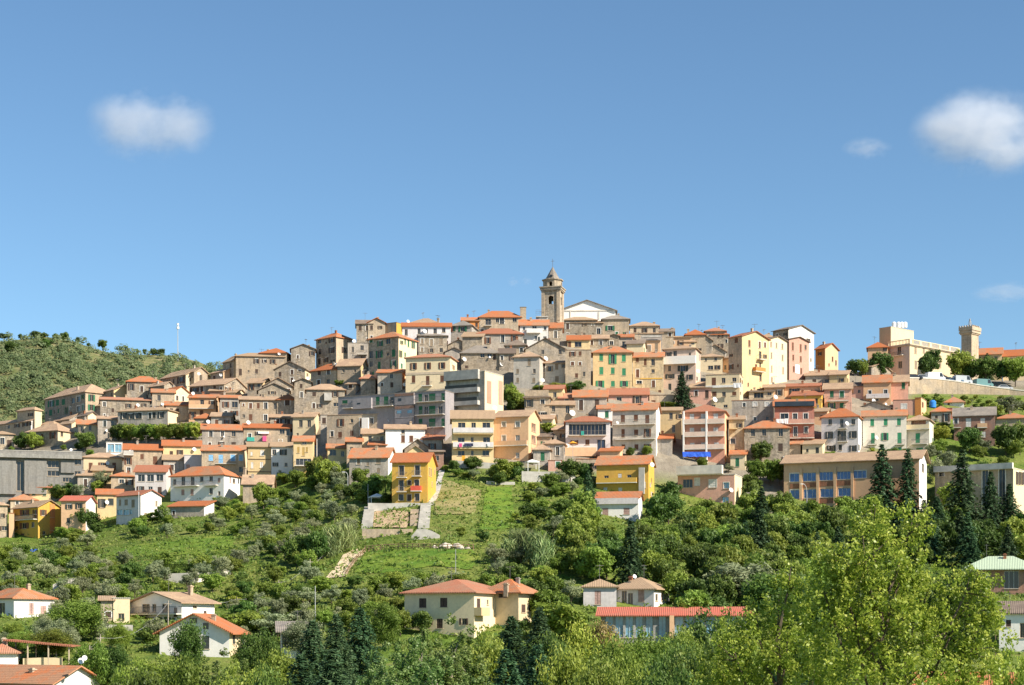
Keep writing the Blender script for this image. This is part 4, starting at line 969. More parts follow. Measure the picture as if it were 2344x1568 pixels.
B('A5',1885,2380,1398,1292,1940,'h','o','lg','white house with dark open shutters and small balconies at right',W=[(2003,1480,48,75,'d'),(2158,1500,46,115,'d'),(2313,1480,50,75,'d'),(1990,1657,50,95,'o'),(2160,1672,55,140,'o'),(2310,1650,50,95,'o'),(2015,1842,60,85,'o'),(2310,1837,50,80,'o')],sh='k',dish=[(2235,1500,1.1)],bal=[(2110,2230,1570),(2105,2240,1745)],short='white dark-shuttered house',x2=2436,rwc='wh')
B('A6',182,770,1392,1330,1900,'g','o','ow','cream-white house with green shutters at right',W=[(310,1490,50,92,'c'),(490,1485,50,90,'c'),(668,1480,50,92,'c'),(318,1702,50,145,'c'),(480,1677,45,100,'o'),(675,1697,55,145,'c'),(325,1857,50,70,'c'),(680,1852,50,60)],sh='e',bal=[(250,370,1785),(620,745,1785)],dish=[(370,1690,1.0)],short='cream-white green-shuttered house')
B('A6',772,1075,1445,1400,1900,'h','t','ow','pale wing with recessed salmon balcony right of the cream-white house',x2=1132,W=[(930,1490,200,85,'L'),(920,1697,58,130,'c'),(945,1850,90,40,'c')],pane='wall_pk',sh='e',bal=[(775,1080,1585,'cr'),(840,1050,1780)])
# -- plaza end
B('A6',250,520,472,415,820,'h','o','sa','peach side wing left of the pale palace',W=[(480,510,25,45)])
B('A6',405,560,205,195,470,'p','w','sa','upper block with white water tanks on the palace roof',x2=865,yaw=-48,rwc='cr',short='palace roof block',dY=6,cat='rooftop block',name='roof_block')
PALACE = B('A6',520,812,432,420,860,'p','w','pp','pale palace with balustrade behind the plaza trees',x2=1485,yaw=-48,rwc='cr',W=[(672,530,50,115,'d'),(685,715,50,95,'d')],R=[(890,520,32,90,'c'),(1000,515,28,85,'c'),(1110,510,28,80,'c'),(1210,508,28,75,'c'),(1305,505,28,70,'c'),(1400,520,26,65,'c'),(895,715,36,110,'c'),(1000,720,34,100,'c'),(1110,715,32,95,'c'),(1220,710,30,90,'c'),(1340,700,28,85,'c')],sh='t',bal=[(610,740,600)],corn=1.3,cat='palace',name='palace',short='pale palace')
B('A6',1640,2050,565,490,900,'g','o','ye','long building with orange roof behind the right plaza trees',W=[(1730,640,50,50),(1830,640,50,50)],short='orange plaza roof')
B('A6',2062,2560,580,505,900,'g','o','cr','orange-roofed building cut by the right frame edge behind the plaza trees',W=[(2200,660,50,60)])
B('A6',175,300,742,700,890,'g','t','st','small stone gable house left of the plaza wall',x2=560,yaw=-40,W=[(220,830,25,40,'d')])
B('A6',192,560,942,858,1260,'g','o','sa','yellow-peach house with orange roof below the palace',W=[(278,1090,46,62,'d'),(490,1085,52,75,'d')],short='yellow-peach house',bal=[(230,540,1165,'lg')],tr=1)
B('A6',564,792,938,858,1250,'g','t','pk','plum-pink house with one green shutter left of the plaza wall',W=[(727,995,46,88,'c')],sh='g')
B('A6',592,885,1182,1150,1400,'p','r','pk','flat pinkish house with white window behind the cream-white house',W=[(735,1275,70,70,'c')],sh='w')
B('A6',882,965,1155,1130,1420,'p','t','or','orange wall tower house right of the flat pinkish house',x2=1035,rwc='sa')
B('A6',105,560,1292,1210,1350,'f','b','gy','dark gabled roof canopy above the orange roofs at right',W=[(180,1320,80,40,'d'),(300,1300,100,70,'d'),(460,1320,80,40,'d')],dish=[(330,1195,1.1),(495,1240,.7)])
B('A6',1275,1540,1208,1160,1290,'h','o','wh','tiny white house with orange hip roof on the green slope',W=[(1335,1240,30,35)])
B('A6',1102,1360,1332,1245,1510,'h','o','gy','grey house with orange roof on the slope at right',W=[(1170,1415,36,40)])
B('A6',1240,1405,1295,1275,1450,'p','t','rd','small red flat-roofed annex beside the brown-grey roof house')
B('A6',1405,1955,1382,1240,1810,'g','g','rb','brown house under a big weathered grey roof at right',W=[(1600,1490,70,115,'c'),(1790,1480,60,95,'c'),(1400,1470,40,80),(1800,1650,60,80,'c'),(1500,1660,60,80)],sh='w',bal=[(1370,1500,1560),(1720,1850,1560,'sa')],short='brown house with grey roof')
B('A6',1965,2420,1422,1370,1570,'h','o','ta','low orange-roofed house cut by the right frame edge')
# -- lower right
B('B5',-40,722,778,765,1190,'p','w','pk','low pale pink building with flat roof slab below the salmon apartment house',x2=822,rwc='cr',W=[(95,900,130,110,'d'),(220,880,60,100,'c'),(430,900,100,110,'c'),(612,925,75,85,'S'),(600,1120,90,80,'S')],sh='w',F_=[(-40,570,675,772,1.5,'concrete_pale','roof_slab')],cat='building',name='low_building',short='low flat-slab building',dish=[(685,985,1.1)])
SW = []
for (x, y, w_, h_) in ((1525,820,125,112),(1725,810,175,115),(1950,800,182,112),(2185,790,182,105),(2400,778,170,100),(1530,1045,125,118),(1735,1035,175,120),(1960,1025,178,115),(2195,1012,172,110),(1535,1268,125,112),(1740,1265,175,112),(1965,1255,182,112)):
    SW.append((x, y, w_, h_, 'B'))
SF = []
for x0_, x1_, rows in ((1462,1590,(903,1128)),(1635,1815,(888,1118)),(1860,2045,(872,1100)),(2092,2280,(862,1085))):
    for y_ in rows: SF.append((x0_, x1_, y_, y_ + 62, .05, 'brick', 'brick_panel'))
for x_, y0_, y1_ in ((1612,700,1420),(1838,690,1420),(2068,682,1420),(2300,676,1420)): SF.append((x_-18, x_+18, y0_, y1_, .28, 'wall_sa', 'pilaster'))
B('B5',1382,3196,555,490,1430,'g','t','sa','long school building with blue windows and brick panels at lower right',x2=3296,yaw=-22,rwc='wh',W=SW,F_=SF,R=[(3246,690,30,110)],cat='school',name='school_building',short='blue-windowed school',over=.8,d=10)
B('B6',1150,2200,692,680,1460,'p','w','ta','flat-roofed modern building with tall dark window strips at the right edge',x2=2420,rwc='cr',W=[(1600,1010,70,600,'d'),(1825,1000,78,590,'d'),(2050,1000,82,590,'d'),(1240,760,70,90,'d')],R=[(2260,830,25,170),(2300,830,25,170),(2340,830,25,170)],F_=[(1150,2205,676,702,1.0,'concrete_pale','roof_slab')],cat='building',name='modern_building',short='tall-strip modern building',d=12)
# -- valley houses in the foreground
B('C1',-220,140,692,605,900,'h','o','wh','white bungalow with orange hip roof at the lower left edge',x2=545,yaw=-48,W=[(20,800,60,110,'d')],R=[(315,800,45,110,'c'),(435,835,60,120,'c')],sh='p',short='white bungalow')
B('C1',1305,1822,738,640,945,'f','t','wh','white chalet with brown gabled roof and long balcony at lower left',x2=2150,yaw=-38,rwc='wh',W=[(1462,780,75,120,'d'),(1660,778,75,125,'d'),(1545,790,40,90,'d')],bal=[(1275,1830,855)],short='white chalet',over=.7,ch=[(1640,565,1.6,5)],R=[(1955,785,40,30)])
B('C1',1600,2300,1035,858,1290,'f','o','wh','white gable-fronted house with orange roof at lower left',x2=2465,rwc='cr',W=[(2060,1140,75,130,'c')],fill=0,sh='k',R=[(2345,1110,25,90,'c'),(2440,1120,25,90,'c')],over=.7,F_=[(1900,1975,893,950,.04,'glass_dark','attic_window'),(2036,2090,945,1008,.04,'glass_dark','attic_window')],short='white gable-fronted house')
B('C1',-300,535,1545,1378,1800,'g','o','rb','orange-roofed house with white gable at the bottom left corner',x2=1020,yaw=-35,rwc='wh',dish=[(705,1325,.75),(742,1295,.65)],ch=[(183,1395,1.0)],short='bottom left corner house',over=.6)
B('C1',-150,158,1238,1165,1440,'h','r','wh','white house end with dull red roof at the left edge near the bottom',x2=207,short='white house end')
B('C1',1135,1300,700,682,940,'p','w','cr','small flat cream outbuilding left of the white chalet',W=[(1215,880,60,60,'d')])
B('C1',1010,1130,718,700,940,'g','t','ta','little brown-roofed shed left of the white chalet',W=[(1085,860,60,60,'c')],cat='shed',name='shed')
B('C2',640,880,1032,990,1300,'s','g','wh','small white house with dark garage opening at the bottom among conifers',W=[(703,1115,115,150,'d')],short='small white garage house',over=.7)
B('C3',208,905,632,522,1100,'h','r','cr','large cream house with red-brown hip roof in the foreground',x2=1332,yaw=-24,W=[(390,745,72,95,'c'),(600,740,72,95,'c'),(560,950,60,95,'c')],sh='n',R=[(950,775,35,150,'c'),(1130,765,24,90),(1205,780,24,90,'c'),(1265,800,30,90)],ch=[(1045,545,.7,6),(1092,568,.7,8)],bal=[(905,990,860,'ye',1),(1130,1260,905,'wh',1)],short='large cream foreground house',over=.6)
B('C3',1000,1350,617,515,1000,'h','o','cr','second cream house with orange hip roof behind the large foreground house',x2=1525,yaw=-28,R=[(1400,800,40,80),(1480,780,50,90)],W=[(1190,670,90,50,'d')],over=.8)
B('C4',40,372,577,515,800,'h','t','lg','left wing of the grey-white foreground villa',W=[(185,690,62,135,'c')],sh='p')
B('C4',326,748,592,498,800,'h','t','lg','grey-white villa with hip roof and rooftop dish in the foreground',x2=902,rwc='wh',W=[(450,690,50,135,'d'),(512,705,50,120,'d'),(620,670,62,125,'c')],sh='p',R=[(775,690,25,70),(830,680,20,80,'c')],dish=[(523,478,.7)],short='grey-white villa',over=.6)
PW = [(x, 985, 78, 215, 'S') for x in (300, 400, 500, 600, 700, 830)] + [(x, 985, 88, 225, 'S') for x in (1000, 1105, 1210, 1315, 1420, 1525)]
B('C4',215,1700,866,805,1180,'s','m','co','long red-roofed glass pavilion at the bottom behind trees',W=PW,fr='metal_grey',F_=[(905,950,870,1100,.9,'sa','sloping_pier')],cat='pavilion',name='glass_pavilion',short='red-roofed glass pavilion',over=.7,d=4)
B('C5',1762,2460,378,285,670,'h','v','rb','dark red building with pale green roof at the right edge',W=[(1950,465,85,55,'d'),(2215,510,145,180,'d')],fr='frame_white',short='pale green roof building',over=1.1)
B('C5',2092,2520,850,742,1240,'s','b','wh','white wall building under a brown roof at the lower right edge',W=[(2330,1020,60,150,'d')],short='lower right white building')
B('C5',1250,2560,1660,1425,1820,'g','o','sa','terracotta roof showing through foliage at the bottom right')
B('C2',540,1470,1610,1545,1800,'g','m','wh','red roof edge at the very bottom of the picture')
# -- lower left terraces of houses
B('B2',428,980,182,110,410,'g','o','gy','grey house in the orange roof row left of the laundry house',W=[(545,235,50,85,'d'),(700,235,45,80),(850,230,52,85,'d'),(530,365,36,32),(685,360,40,38),(850,362,60,35)],dish=[(512,70,1.1),(722,270,.5)],short='grey row house')
B('B2',985,1610,157,105,410,'g','o','ta','tan laundry house with long orange roof',W=[(1065,260,45,60,'d'),(1500,205,65,65,'d'),(1585,215,50,90,'d'),(1480,325,45,25,'d')],bal=[(1010,1345,345)],F_=[(1030,1130,285,340,1.2,'cloth_teal','laundry'),(1240,1290,270,340,1.2,'cloth_pink','laundry'),(1180,1325,205,235,.4,'white_paint','laundry')],dish=[(1048,80,1.1)],short='laundry house')
B('B2',1652,1912,332,265,770,'g','o','ye','yellow house with wide glazed veranda right of the white and ochre pair',x2=1935,W=[(1798,352,60,42,'d'),(1717,450,32,78,'c'),(1785,470,34,115,'c'),(1830,445,28,68,'c'),(1785,610,205,88,'d'),(1690,735,48,52,'d'),(1810,735,50,50,'c')],sh='y',fr='frame_white',bal=[(1670,1890,660)],short='yellow veranda house')
B('B2',1042,1352,407,350,840,'g','t','ye','ochre house with string courses left of the white house pair',W=[(1090,500,22,50),(1232,490,50,75,'c'),(1098,655,32,82,'c'),(1225,650,42,78,'c')],sh='w',F_=[(1042,1352,568,580,.1,'frame_brown','string_course'),(1042,1352,735,747,.1,'frame_brown','string_course')],short='ochre house')
B('B2',1356,1640,405,352,750,'g','t','wh','white house between the ochre house and the yellow veranda house',W=[(1395,480,55,72,'d'),(1515,480,45,75,'o')],sh='k',short='white ochre-side house')
B('B2',425,990,458,390,820,'g','o','ta','house with light blue shutters and orange roof',x2=1032,rwc='cr',W=[(545,555,60,82,'c'),(678,570,60,115,'c'),(840,555,62,88,'c'),(948,555,50,82,'c'),(950,712,60,72,'d'),(680,690,55,50,'d')],sh='u',bal=[(610,885,632)],short='blue-shuttered house')
B('B2',-90,180,582,520,760,'g','t','gy','small grey house with tan roof behind the big white hip-roofed house',W=[(20,680,55,75)],tr=1)
B('B2',188,422,522,505,760,'p','w','lg','narrow lilac-white house behind the big white hip-roofed house',W=[(240,675,50,62,'c')],sh='p',dish=[(325,440,1.1)])
B('B2',5,720,772,640,1165,'h','o','wh','big white house with orange hip roof and two balconies on the left slope',x2=935,yaw=-22,W=[(175,865,50,115,'d'),(300,865,50,115,'d'),(422,840,46,72,'d'),(548,835,46,72,'d'),(170,1015,42,72,'c'),(293,1015,42,82,'c'),(548,1000,46,82,'d')],sh='p',R=[(805,850,20,70),(855,865,35,62)],bal=[(65,388,938),(465,642,925)],ch=[(815,680,.9,6)],short='big white hip-roofed house')
B('B2',-20,455,1200,1145,1340,'s','o','gy','low garden building with orange roof below the big white hip-roofed house',x2=590,rwc='wh',d=5,short='low garden building')
B('B2',975,1370,905,790,1100,'g','t','ta','ruined house with collapsed tan roof below the ochre house',x2=1400,W=[(1180,970,60,50,'d')],short='ruined house')
# ------------------------------------------------------------------ small houses filling the gaps between the big ones
def infill():
    rr = random.Random(21); k = 0
    top = lambda x: np.interp(x, [0, 200, 400, 520, 700, 850, 1100, 1250, 1500, 1700, 1900, 2050, 2120], [985, 930, 890, 850, 830, 790, 775, 775, 790, 800, 850, 930, 990])
    bot = lambda x: np.interp(x, [0, 300, 560, 780, 1000, 1300, 1700, 2000, 2120], [1150, 1100, 1060, 1020, 1030, 1050, 1060, 1010, 1000])
    for x in range(30, 2090, 21):
        y = top(x) + 10
        while y < bot(x):
            px, py = x + rr.uniform(-6, 6), y + rr.uniform(-4, 4); y += 16
            if any(a < px < c and b_ < py < d_ for a, b_, c, d_ in ((255, 945, 470, 1022), (160, 975, 230, 1035), (20, 975, 110, 1035), (0, 995, 285, 1045), (1140, 860, 1200, 950), (1210, 860, 1350, 900), (1530, 850, 1590, 940))): continue
            if any(b['r'][0] - 3 < px < b['r'][2] + 3 and b['r'][1] - 9 < py < b['r'][3] - 2 for b in BLD): continue
            w_, e, hgt = rr.uniform(38, 58), py - rr.uniform(8, 16), rr.uniform(30, 44)
            rect = (px - w_/2, e - 8, px + w_/2, e + hgt); Y = hit(px, e + hgt)
            bad = False
            for b in BLD:
                x0, y0, x1, y1 = b['r']; ox = min(rect[2], x1) - max(rect[0], x0); oy = min(rect[3], y1) - max(rect[1], y0)
                if ox > 0 and oy > 0 and b['Y'] > Y and ox*oy > .38*(x1-x0)*(min(y1, y0+45)-y0): bad = True; break
            if bad: continue
            wc = rr.choices(('st', 'ta', 'gy', 'cr', 'sa', 'ye'), (3, 3, 3, 1.5, 1, 1))[0] if px < 1300 else rr.choices(('ta', 'gy', 'cr', 'sa', 'ye', 'pk'), (2, 2, 2, 2, 1, 1))[0]
            rc = rr.choices(('t', 'o', 'b', 'r'), (4, 2, 1, 1))[0]; rf = rr.choice('ghgs')
            near = min((b for b in BLD if b['short']), key=lambda b: abs((b['r'][0]+b['r'][2])/2 - px) + 1.4*abs(b['r'][1] + 15 - e))
            cx_ = (near['r'][0] + near['r'][2])/2
            rel = 'left of' if px < near['r'][0] else ('right of' if px > near['r'][2] else ('above' if e < near['r'][1] else 'below'))
            lb = 'small %s house with %s roof %s the %s' % ({'st': 'stone', 'ta': 'tan', 'gy': 'grey', 'cr': 'cream', 'sa': 'peach', 'ye': 'yellowish', 'pk': 'pink'}[wc], {'t': 'tan', 'o': 'orange', 'b': 'dark', 'r': 'red-brown'}[rc], rel, near['short'])
            if any(b['label'] == lb for b in BLD): continue
            B('D', px - w_/2, px + w_/2*.75, e, e - rr.uniform(6, 11), e + hgt, rf, rc, wc, lb, x2=px + w_/2, sh=rr.choice('nbkgt'), fill=1.3)
            k += 1
infill()
# ------------------------------------------------------------------ bell tower
def arch_wall(mb, fn, W, z0, z1, cx, ow, oz, ospr, dp, mi=0):
    """Wall W wide with one round-arched opening, with reveals dp deep."""
    l, r = cx - ow/2, cx + ow/2
    mb.poly([fn(0,0,z0), fn(l,0,z0), fn(l,0,z1), fn(0,0,z1)], mi); mb.poly([fn(r,0,z0), fn(W,0,z0), fn(W,0,z1), fn(r,0,z1)], mi)
    mb.poly([fn(l,0,z0), fn(r,0,z0), fn(r,0,oz), fn(l,0,oz)], mi)
    n = 8; arc = [(cx - ow/2*math.cos(math.pi*k/n), ospr + ow/2*math.sin(math.pi*k/n)) for k in range(n+1)]
    for k in range(n):
        a, b = arc[k], arc[k+1]
        mb.poly([fn(a[0],0,a[1]), fn(b[0],0,b[1]), fn(b[0],0,z1), fn(a[0],0,z1)], mi)
        mb.poly([fn(a[0],0,a[1]), fn(a[0],dp,a[1]), fn(b[0],dp,b[1]), fn(b[0],0,b[1])], mi)
    mb.poly([fn(l,0,oz), fn(l,0,ospr), fn(l,dp,ospr), fn(l,dp,oz)], mi); mb.poly([fn(r,0,oz), fn(r,dp,oz), fn(r,dp,ospr), fn(r,0,ospr)], mi)
    mb.poly([fn(l,0,oz), fn(l,dp,oz), fn(r,dp,oz), fn(r,0,oz)], mi)
def bell_tower():
    Y = 474.0; k = F / Y * 7.849 / 1.0
    px, _ = P('T', 826, 0); zz = lambda ty: at(0, P('T', 0, ty)[1], Y).z
    base = at(px, P('T', 0, 1250)[1], Y); z0 = base.z
    root = empty('bell_tower', (base.x, Y + 2.6, z0), math.radians(-14))
    tag(root, 'stone bell tower with octagonal lantern and pointed spire on the hilltop', 'bell tower')
    hw = 2.55
    zt = zz(665) - z0; zo = zz(905) - z0; zs = zz(800) - z0
    mb = MB(); ins = .22; W = 2*hw - 2*ins
    sides = [lambda a,d,z: (-hw+ins+a, -hw+ins+d, z), lambda a,d,z: (hw-ins-d, -hw+ins+a, z), lambda a,d,z: (hw-ins-a, hw-ins-d, z), lambda a,d,z: (-hw+ins+d, hw-ins-a, z)]
    for fn in sides: arch_wall(mb, fn, W, -6, zt, W/2, 1.45, zo, zs, .45)
    mb.build('shaft', M['wall_st'], root)
    for sx in (-1, 1):
        for sy in (-1, 1):
            b = MB(); b.box(min(sx*hw, sx*(hw-.9)), max(sx*hw, sx*(hw-.9)), min(sy*hw, sy*(hw-.9)), max(sy*hw, sy*(hw-.9)), -6, zt - .002)
            b.build('corner_pilaster', M['wall_ta'], root)
    zc = zz(590) - z0
    b = MB(); b.box(-hw-.15, hw+.15, -hw-.15, hw+.15, zt, zt + .3); b.box(-hw-.32, hw+.32, -hw-.32, hw+.32, zt+.3, zt+.85); b.box(-hw-.5, hw+.5, -hw-.5, hw+.5, zt + .85, zc)
    b.build('cornice', M['wall_st'], root)
    # bell
    b = MB(); n = 10; prof = [(.05, 1.0), (.28, .95), (.34, .5), (.42, .2), (.58, 0)]
    for r_, z_ in prof: b.v += [(r_*math.cos(2*math.pi*i/n), r_*math.sin(2*math.pi*i/n), z_) for i in range(n)]
    for j in range(len(prof)-1):
        for i in range(n): b.f.append((j*n+i, j*n+(i+1)%n, (j+1)*n+(i+1)%n, (j+1)*n+i)); b.m.append(0)
    bell = b.build('bell', M['bronze'], root, (0, 0, zs - .3), smooth=True)
    q = MB(); q.box(-hw+.3, hw-.3, -.09, .09, zs + .7, zs + .9); q.build('bell_beam', M['wood'], root)
    # octagonal lantern with arched openings
    ze = zz(462) - z0; R8 = 2.62
    mb = MB()
    for i in range(8):
        a0 = math.pi/8 + i*math.pi/4 - math.pi/2 - math.pi/4
        p0 = Vector((R8*math.cos(a0), R8*math.sin(a0), 0)); p1 = Vector((R8*math.cos(a0+math.pi/4), R8*math.sin(a0+math.pi/4), 0))
        e = (p1-p0); L = e.length; e.normalize(); nrm = Vector((-e.y, e.x, 0))
        fn = lambda a,d,z,p0=p0,e=e,nrm=nrm: tuple(p0 + e*a + nrm*d + Vector((0,0,z)))
        if i % 2 == 0: arch_wall(mb, fn, L, zc, ze, L/2, .85, zc + .15, zc + .95, .35)
        else: mb.poly([fn(0,0,zc), fn(L,0,zc), fn(L,0,ze), fn(0,0,ze)])
    mb.build('lantern', M['wall_st'], root)
    def octring(r0, r1, z_0, z_1, name, mat, parent=root):
        b = MB(); A_ = [math.pi/8 + i*math.pi/4 for i in range(8)]
        lo = [(r0*math.cos(a), r0*math.sin(a), z_0) for a in A_]; hi = [(r1*math.cos(a), r1*math.sin(a), z_1) for a in A_]
        b.poly(list(reversed(lo))); b.poly(hi)
        for i in range(8): b.poly([lo[i], lo[(i+1)%8], hi[(i+1)%8], hi[i]])
        return b.build(name, M[mat], parent)
    octring(2.95, 2.95, ze, ze + .28, 'eave_ring', 'wall_st')
    za = zz(205) - z0; zm = zz(400) - z0
    sp = octring(2.1, .06, ze + .28, za, 'spire', 'roof_g')
    b = MB(); b.box(-.28, .28, -1.9, -1.0, zm - .1, zm + .5); b.build('dormer_hole', M['glass_dark'], sp)
    b = MB(); b.box(-.04, .04, -.04, .04, za, za + 2.2); b.box(-.45, .45, -.035, .035, za + 1.5, za + 1.58); b.build('cross', M['metal_rail'], root)
    BLD.append(dict(r=(1236, 607, 1292, 740), Y=Y, root=root, short='bell tower', label='', A=base, th=0, w=5, d=5, h=12))
    # terrace railing beside it
    g = at(*P('T', 590, 1125), 471.0)
    r = empty('roof_terrace', g); tag(r, 'dark roof terrace with wire railing left of the bell tower', 'terrace')
    b = MB(); b.box(-1.0, 2.2, 0, 3, -.25, 0); b.box(-.3, 2.2, .3, 3, -5, -.25); b.build('slab', M['concrete'], r)
    b = MB()
    for i in range(7): b.box(-1.0 + i*.5, -.97 + i*.5, 0, .03, 0, 1.7)
    for zq in (.6, 1.2, 1.68): b.box(-1.0, 2.0, 0, .03, zq, zq + .03); b.box(-1.0, -.97, 0, 3, zq, zq + .03)
    b.build('railing', M['metal_rail'], r)
bell_tower()
def plaza_tower():
    Y = 500.0; px, _ = P('A6', 1640, 0); zz = lambda ty: at(0, P('A6', 0, ty)[1], Y).z
    z0 = zz(620); base = at(px, P('A6', 0, 620)[1], Y)
    root = empty('plaza_tower', base, math.radians(-44)); tag(root, 'square beige tower with flared crown and antenna behind the plaza trees', 'tower')
    w, d = 3.2, 4.0
    h = zz(300) - z0
    b = MB(); b.box(-w, 0, 0, d, -8, h); b.build('shaft', M['wall_ta'], root)
    b = MB(); q = .0
    for zq, q, t in ((h, .25, .35), (h + .35, .5, .5), (h + .85, .35, .25), (h + 1.1, .55, 1.0)): b.box(-w - q, q, -q, d + q, zq, zq + t)
    b.build('crown', M['wall_ta'], root)
    b = MB()
    for k in range(5): b.box(-w - .5 + k*.8, -w - .15 + k*.8, -.55, -.2, h + 2.1, h + 2.5); b.box(.2, .55, -.3 + k*.85, .1 + k*.85, h + 2.1, h + 2.5)
    b.build('battlement', M['wall_ta'], root)
    zt = zz(75) - z0; b = MB()
    for sx, sy in ((-.5,-.5),(.5,-.5),(.5,.5),(-.5,.5)): b.tube([(-w/2 + sx, d/2 + sy, h + 2.1), (-w/2 + sx*.12, d/2 + sy*.12, zt)], .07, 4)
    for k in range(6):
        z_ = h + 2.4 + (zt - h - 2.6)*k/6; s_ = .5*(1 - k/6.5)
        b.box(-w/2 - s_, -w/2 + s_, d/2 - .05, d/2 + .05, z_, z_ + .08); b.box(-w/2 - .05, -w/2 + .05, d/2 - s_, d/2 + s_, z_, z_ + .08)
    b.build('antenna', M['metal_grey'], root)
    BLD.append(dict(r=(2200, 725, 2248, 800), Y=Y, root=root, short='plaza tower', label='', A=base, th=0, w=4, d=4, h=12))
plaza_tower()
# water tanks on the palace roof block
q = [b for b in BLD if b['short'] == 'palace roof block'][0]
for i, xx in enumerate((600, 660, 705, 750)):
    p = at(*P('A6', xx, 196), q['Y'] + 4 + i * 1.2)
    b = MB(); n = 10
    b.tube([(0, 0, -.5), (0, 0, .95), (0, 0, 1.2)], [.62, .62, .3], n)
    o = b.build('water_tank', M['white_paint'], None, p)
    tag(o, ('leftmost', 'second from left', 'third from left', 'rightmost')[i] + ' white water tank on top of the palace roof block', 'water tank', 'white tanks on the palace roof')

# ------------------------------------------------------------------ walls, plaza, cars
def wall_line(name, label, t, pts, mat, thick=.5, cat='wall', coping=None, short=None, lift=0.0, flat=False):
    """Wall following the ground: pts = (x, y of the top, y of the foot)."""
    g = [(ground(*P(t, x, yb)), P(t, x, yt)) for x, yt, yb in pts]
    if flat:
        Ym = sum(q[0].y for q in g) / len(g); g = [(at(*P(t, p[0], p[2]), Ym), q[1]) for q, p in zip(g, pts)]
    b = MB(); c = MB()
    o0 = g[0][0]
    for i in range(len(g) - 1):
        (p, tp), (q, tq) = g[i], g[i+1]
        z1, z2 = at(*tp, p.y).z, at(*tq, q.y).z
        nrm = Vector((-(q.y - p.y), q.x - p.x, 0)).normalized() * thick
        v = [p - o0, q - o0]; lo = -2.5
        P4 = [(v[0].x, v[0].y), (v[1].x, v[1].y), (v[1].x + nrm.x, v[1].y + nrm.y), (v[0].x + nrm.x, v[0].y + nrm.y)]
        zl = [p.z + lo - o0.z, q.z + lo - o0.z]; zh = [z1 - o0.z, z2 - o0.z]
        for bb, zl_, zh_, ex in ((b, zl, zh, 0),) + (((c, zh, [zh[0] + .25, zh[1] + .25], .1),) if coping else ()):
            Q = [(x, y) for x, y in P4]
            if ex:
                e = nrm.normalized() * ex
                Q = [(Q[0][0]-e.x, Q[0][1]-e.y), (Q[1][0]-e.x, Q[1][1]-e.y), (Q[2][0]+e.x, Q[2][1]+e.y), (Q[3][0]+e.x, Q[3][1]+e.y)]
            V = [(*Q[0], zl_[0]), (*Q[1], zl_[1]), (*Q[2], zl_[1]), (*Q[3], zl_[0]), (*Q[0], zh_[0]), (*Q[1], zh_[1]), (*Q[2], zh_[1]), (*Q[3], zh_[0])]
            k = len(bb.v); bb.v += V
            for f in ((0,3,2,1),(4,5,6,7),(0,1,5,4),(1,2,6,5),(2,3,7,6),(3,0,4,7)): bb.f.append(tuple(k + j for j in f)); bb.m.append(0)
    if coping:
        r = empty(name, o0); b.build('masonry', M[mat], r); c.build('coping', M[coping], r)
    else: r = b.build(name, M[mat], None, o0)
    tag(r, label, cat)
    return g
pw = wall_line('retaining_wall', 'long pale retaining wall curving below the plaza with parked cars', 'A6', [(795,895,1105),(950,898,1105),(1150,908,1105),(1350,930,1108),(1550,958,1108),(1750,992,1112),(1950,1020,1118),(2150,1045,1122),(2400,1075,1130)], 'wall_ta', .6, coping='concrete_pale')
# plaza deck behind the wall
vb = []
for p, tp in pw:
    z = at(*tp, p.y).z; vb += [(p.x, p.y + .62, z - .25), (p.x + (p.x/p.y)*34, p.y + 34, z - .25)]
b = MB(); b.v = vb; b.f = [(2*i, 2*i+2, 2*i+3, 2*i+1) for i in range(len(pw)-1)]; b.m = [0]*(len(pw)-1)
tag(b.build('plaza_pavement', M['concrete']), kind='structure')
def car(px_, back, col, label, L=4.2, Wd=1.75, Hh=1.45, van=False, rz=0.1):
    i = max(0, min(len(pw)-2, next((k for k in range(len(pw)-1) if pw[k+1][1][0] > px_), len(pw)-2)))
    (p, tp), (q, tq) = pw[i], pw[i+1]; t = (px_ - tp[0]) / (tq[0] - tp[0])
    y = p.y + (q.y - p.y)*t + back; z = (at(*tp, p.y).z*(1-t) + at(*tq, q.y).z*t) - .25
    u = uv(px_, 0)[0]
    r = empty('van' if van else 'parked_car', (u*y, y, z), rz); tag(r, label, 'van' if van else 'car', 'vehicles parked on the plaza')
    b = MB()
    if van: prof = [(-L/2, .3), (L/2, .3), (L/2, .95), (L/2-.5, 1.2), (L/2-1.0, Hh), (-L/2+.05, Hh), (-L/2, Hh-.15)]
    else: prof = [(-L/2, .3), (L/2, .3), (L/2, .7), (L/2-.25, .82), (L/2-1.1, .9), (L/2-1.75, Hh), (-L/2+.75, Hh), (-L/2+.15, .95), (-L/2, .85)]
    b.prism(prof, 'y', -Wd/2, Wd/2); b.build('body', M[col], r)
    g = MB()
    if van: g.prism([(L/2-.62, 1.1), (L/2-1.0, Hh-.12), (L/2-1.7, Hh-.12), (L/2-1.7, 1.1)], 'y', -Wd/2-.01, Wd/2+.01)
    else: g.prism([(L/2-1.2, .95), (L/2-1.78, Hh-.1), (-L/2+.8, Hh-.1), (-L/2+.4, .98)], 'y', -Wd/2-.01, Wd/2+.01)
    g.build('window_glass', M['glass_dark'], r)
    for sx in (-L*.31, L*.31):
        for sy in (-1, 1):
            wbm = MB(); wbm.tube([(0, -.11, 0), (0, .11, 0)], .32, 10); wbm.build('wheel', M['rubber'], r, (sx, sy*(Wd/2-.1), .32))
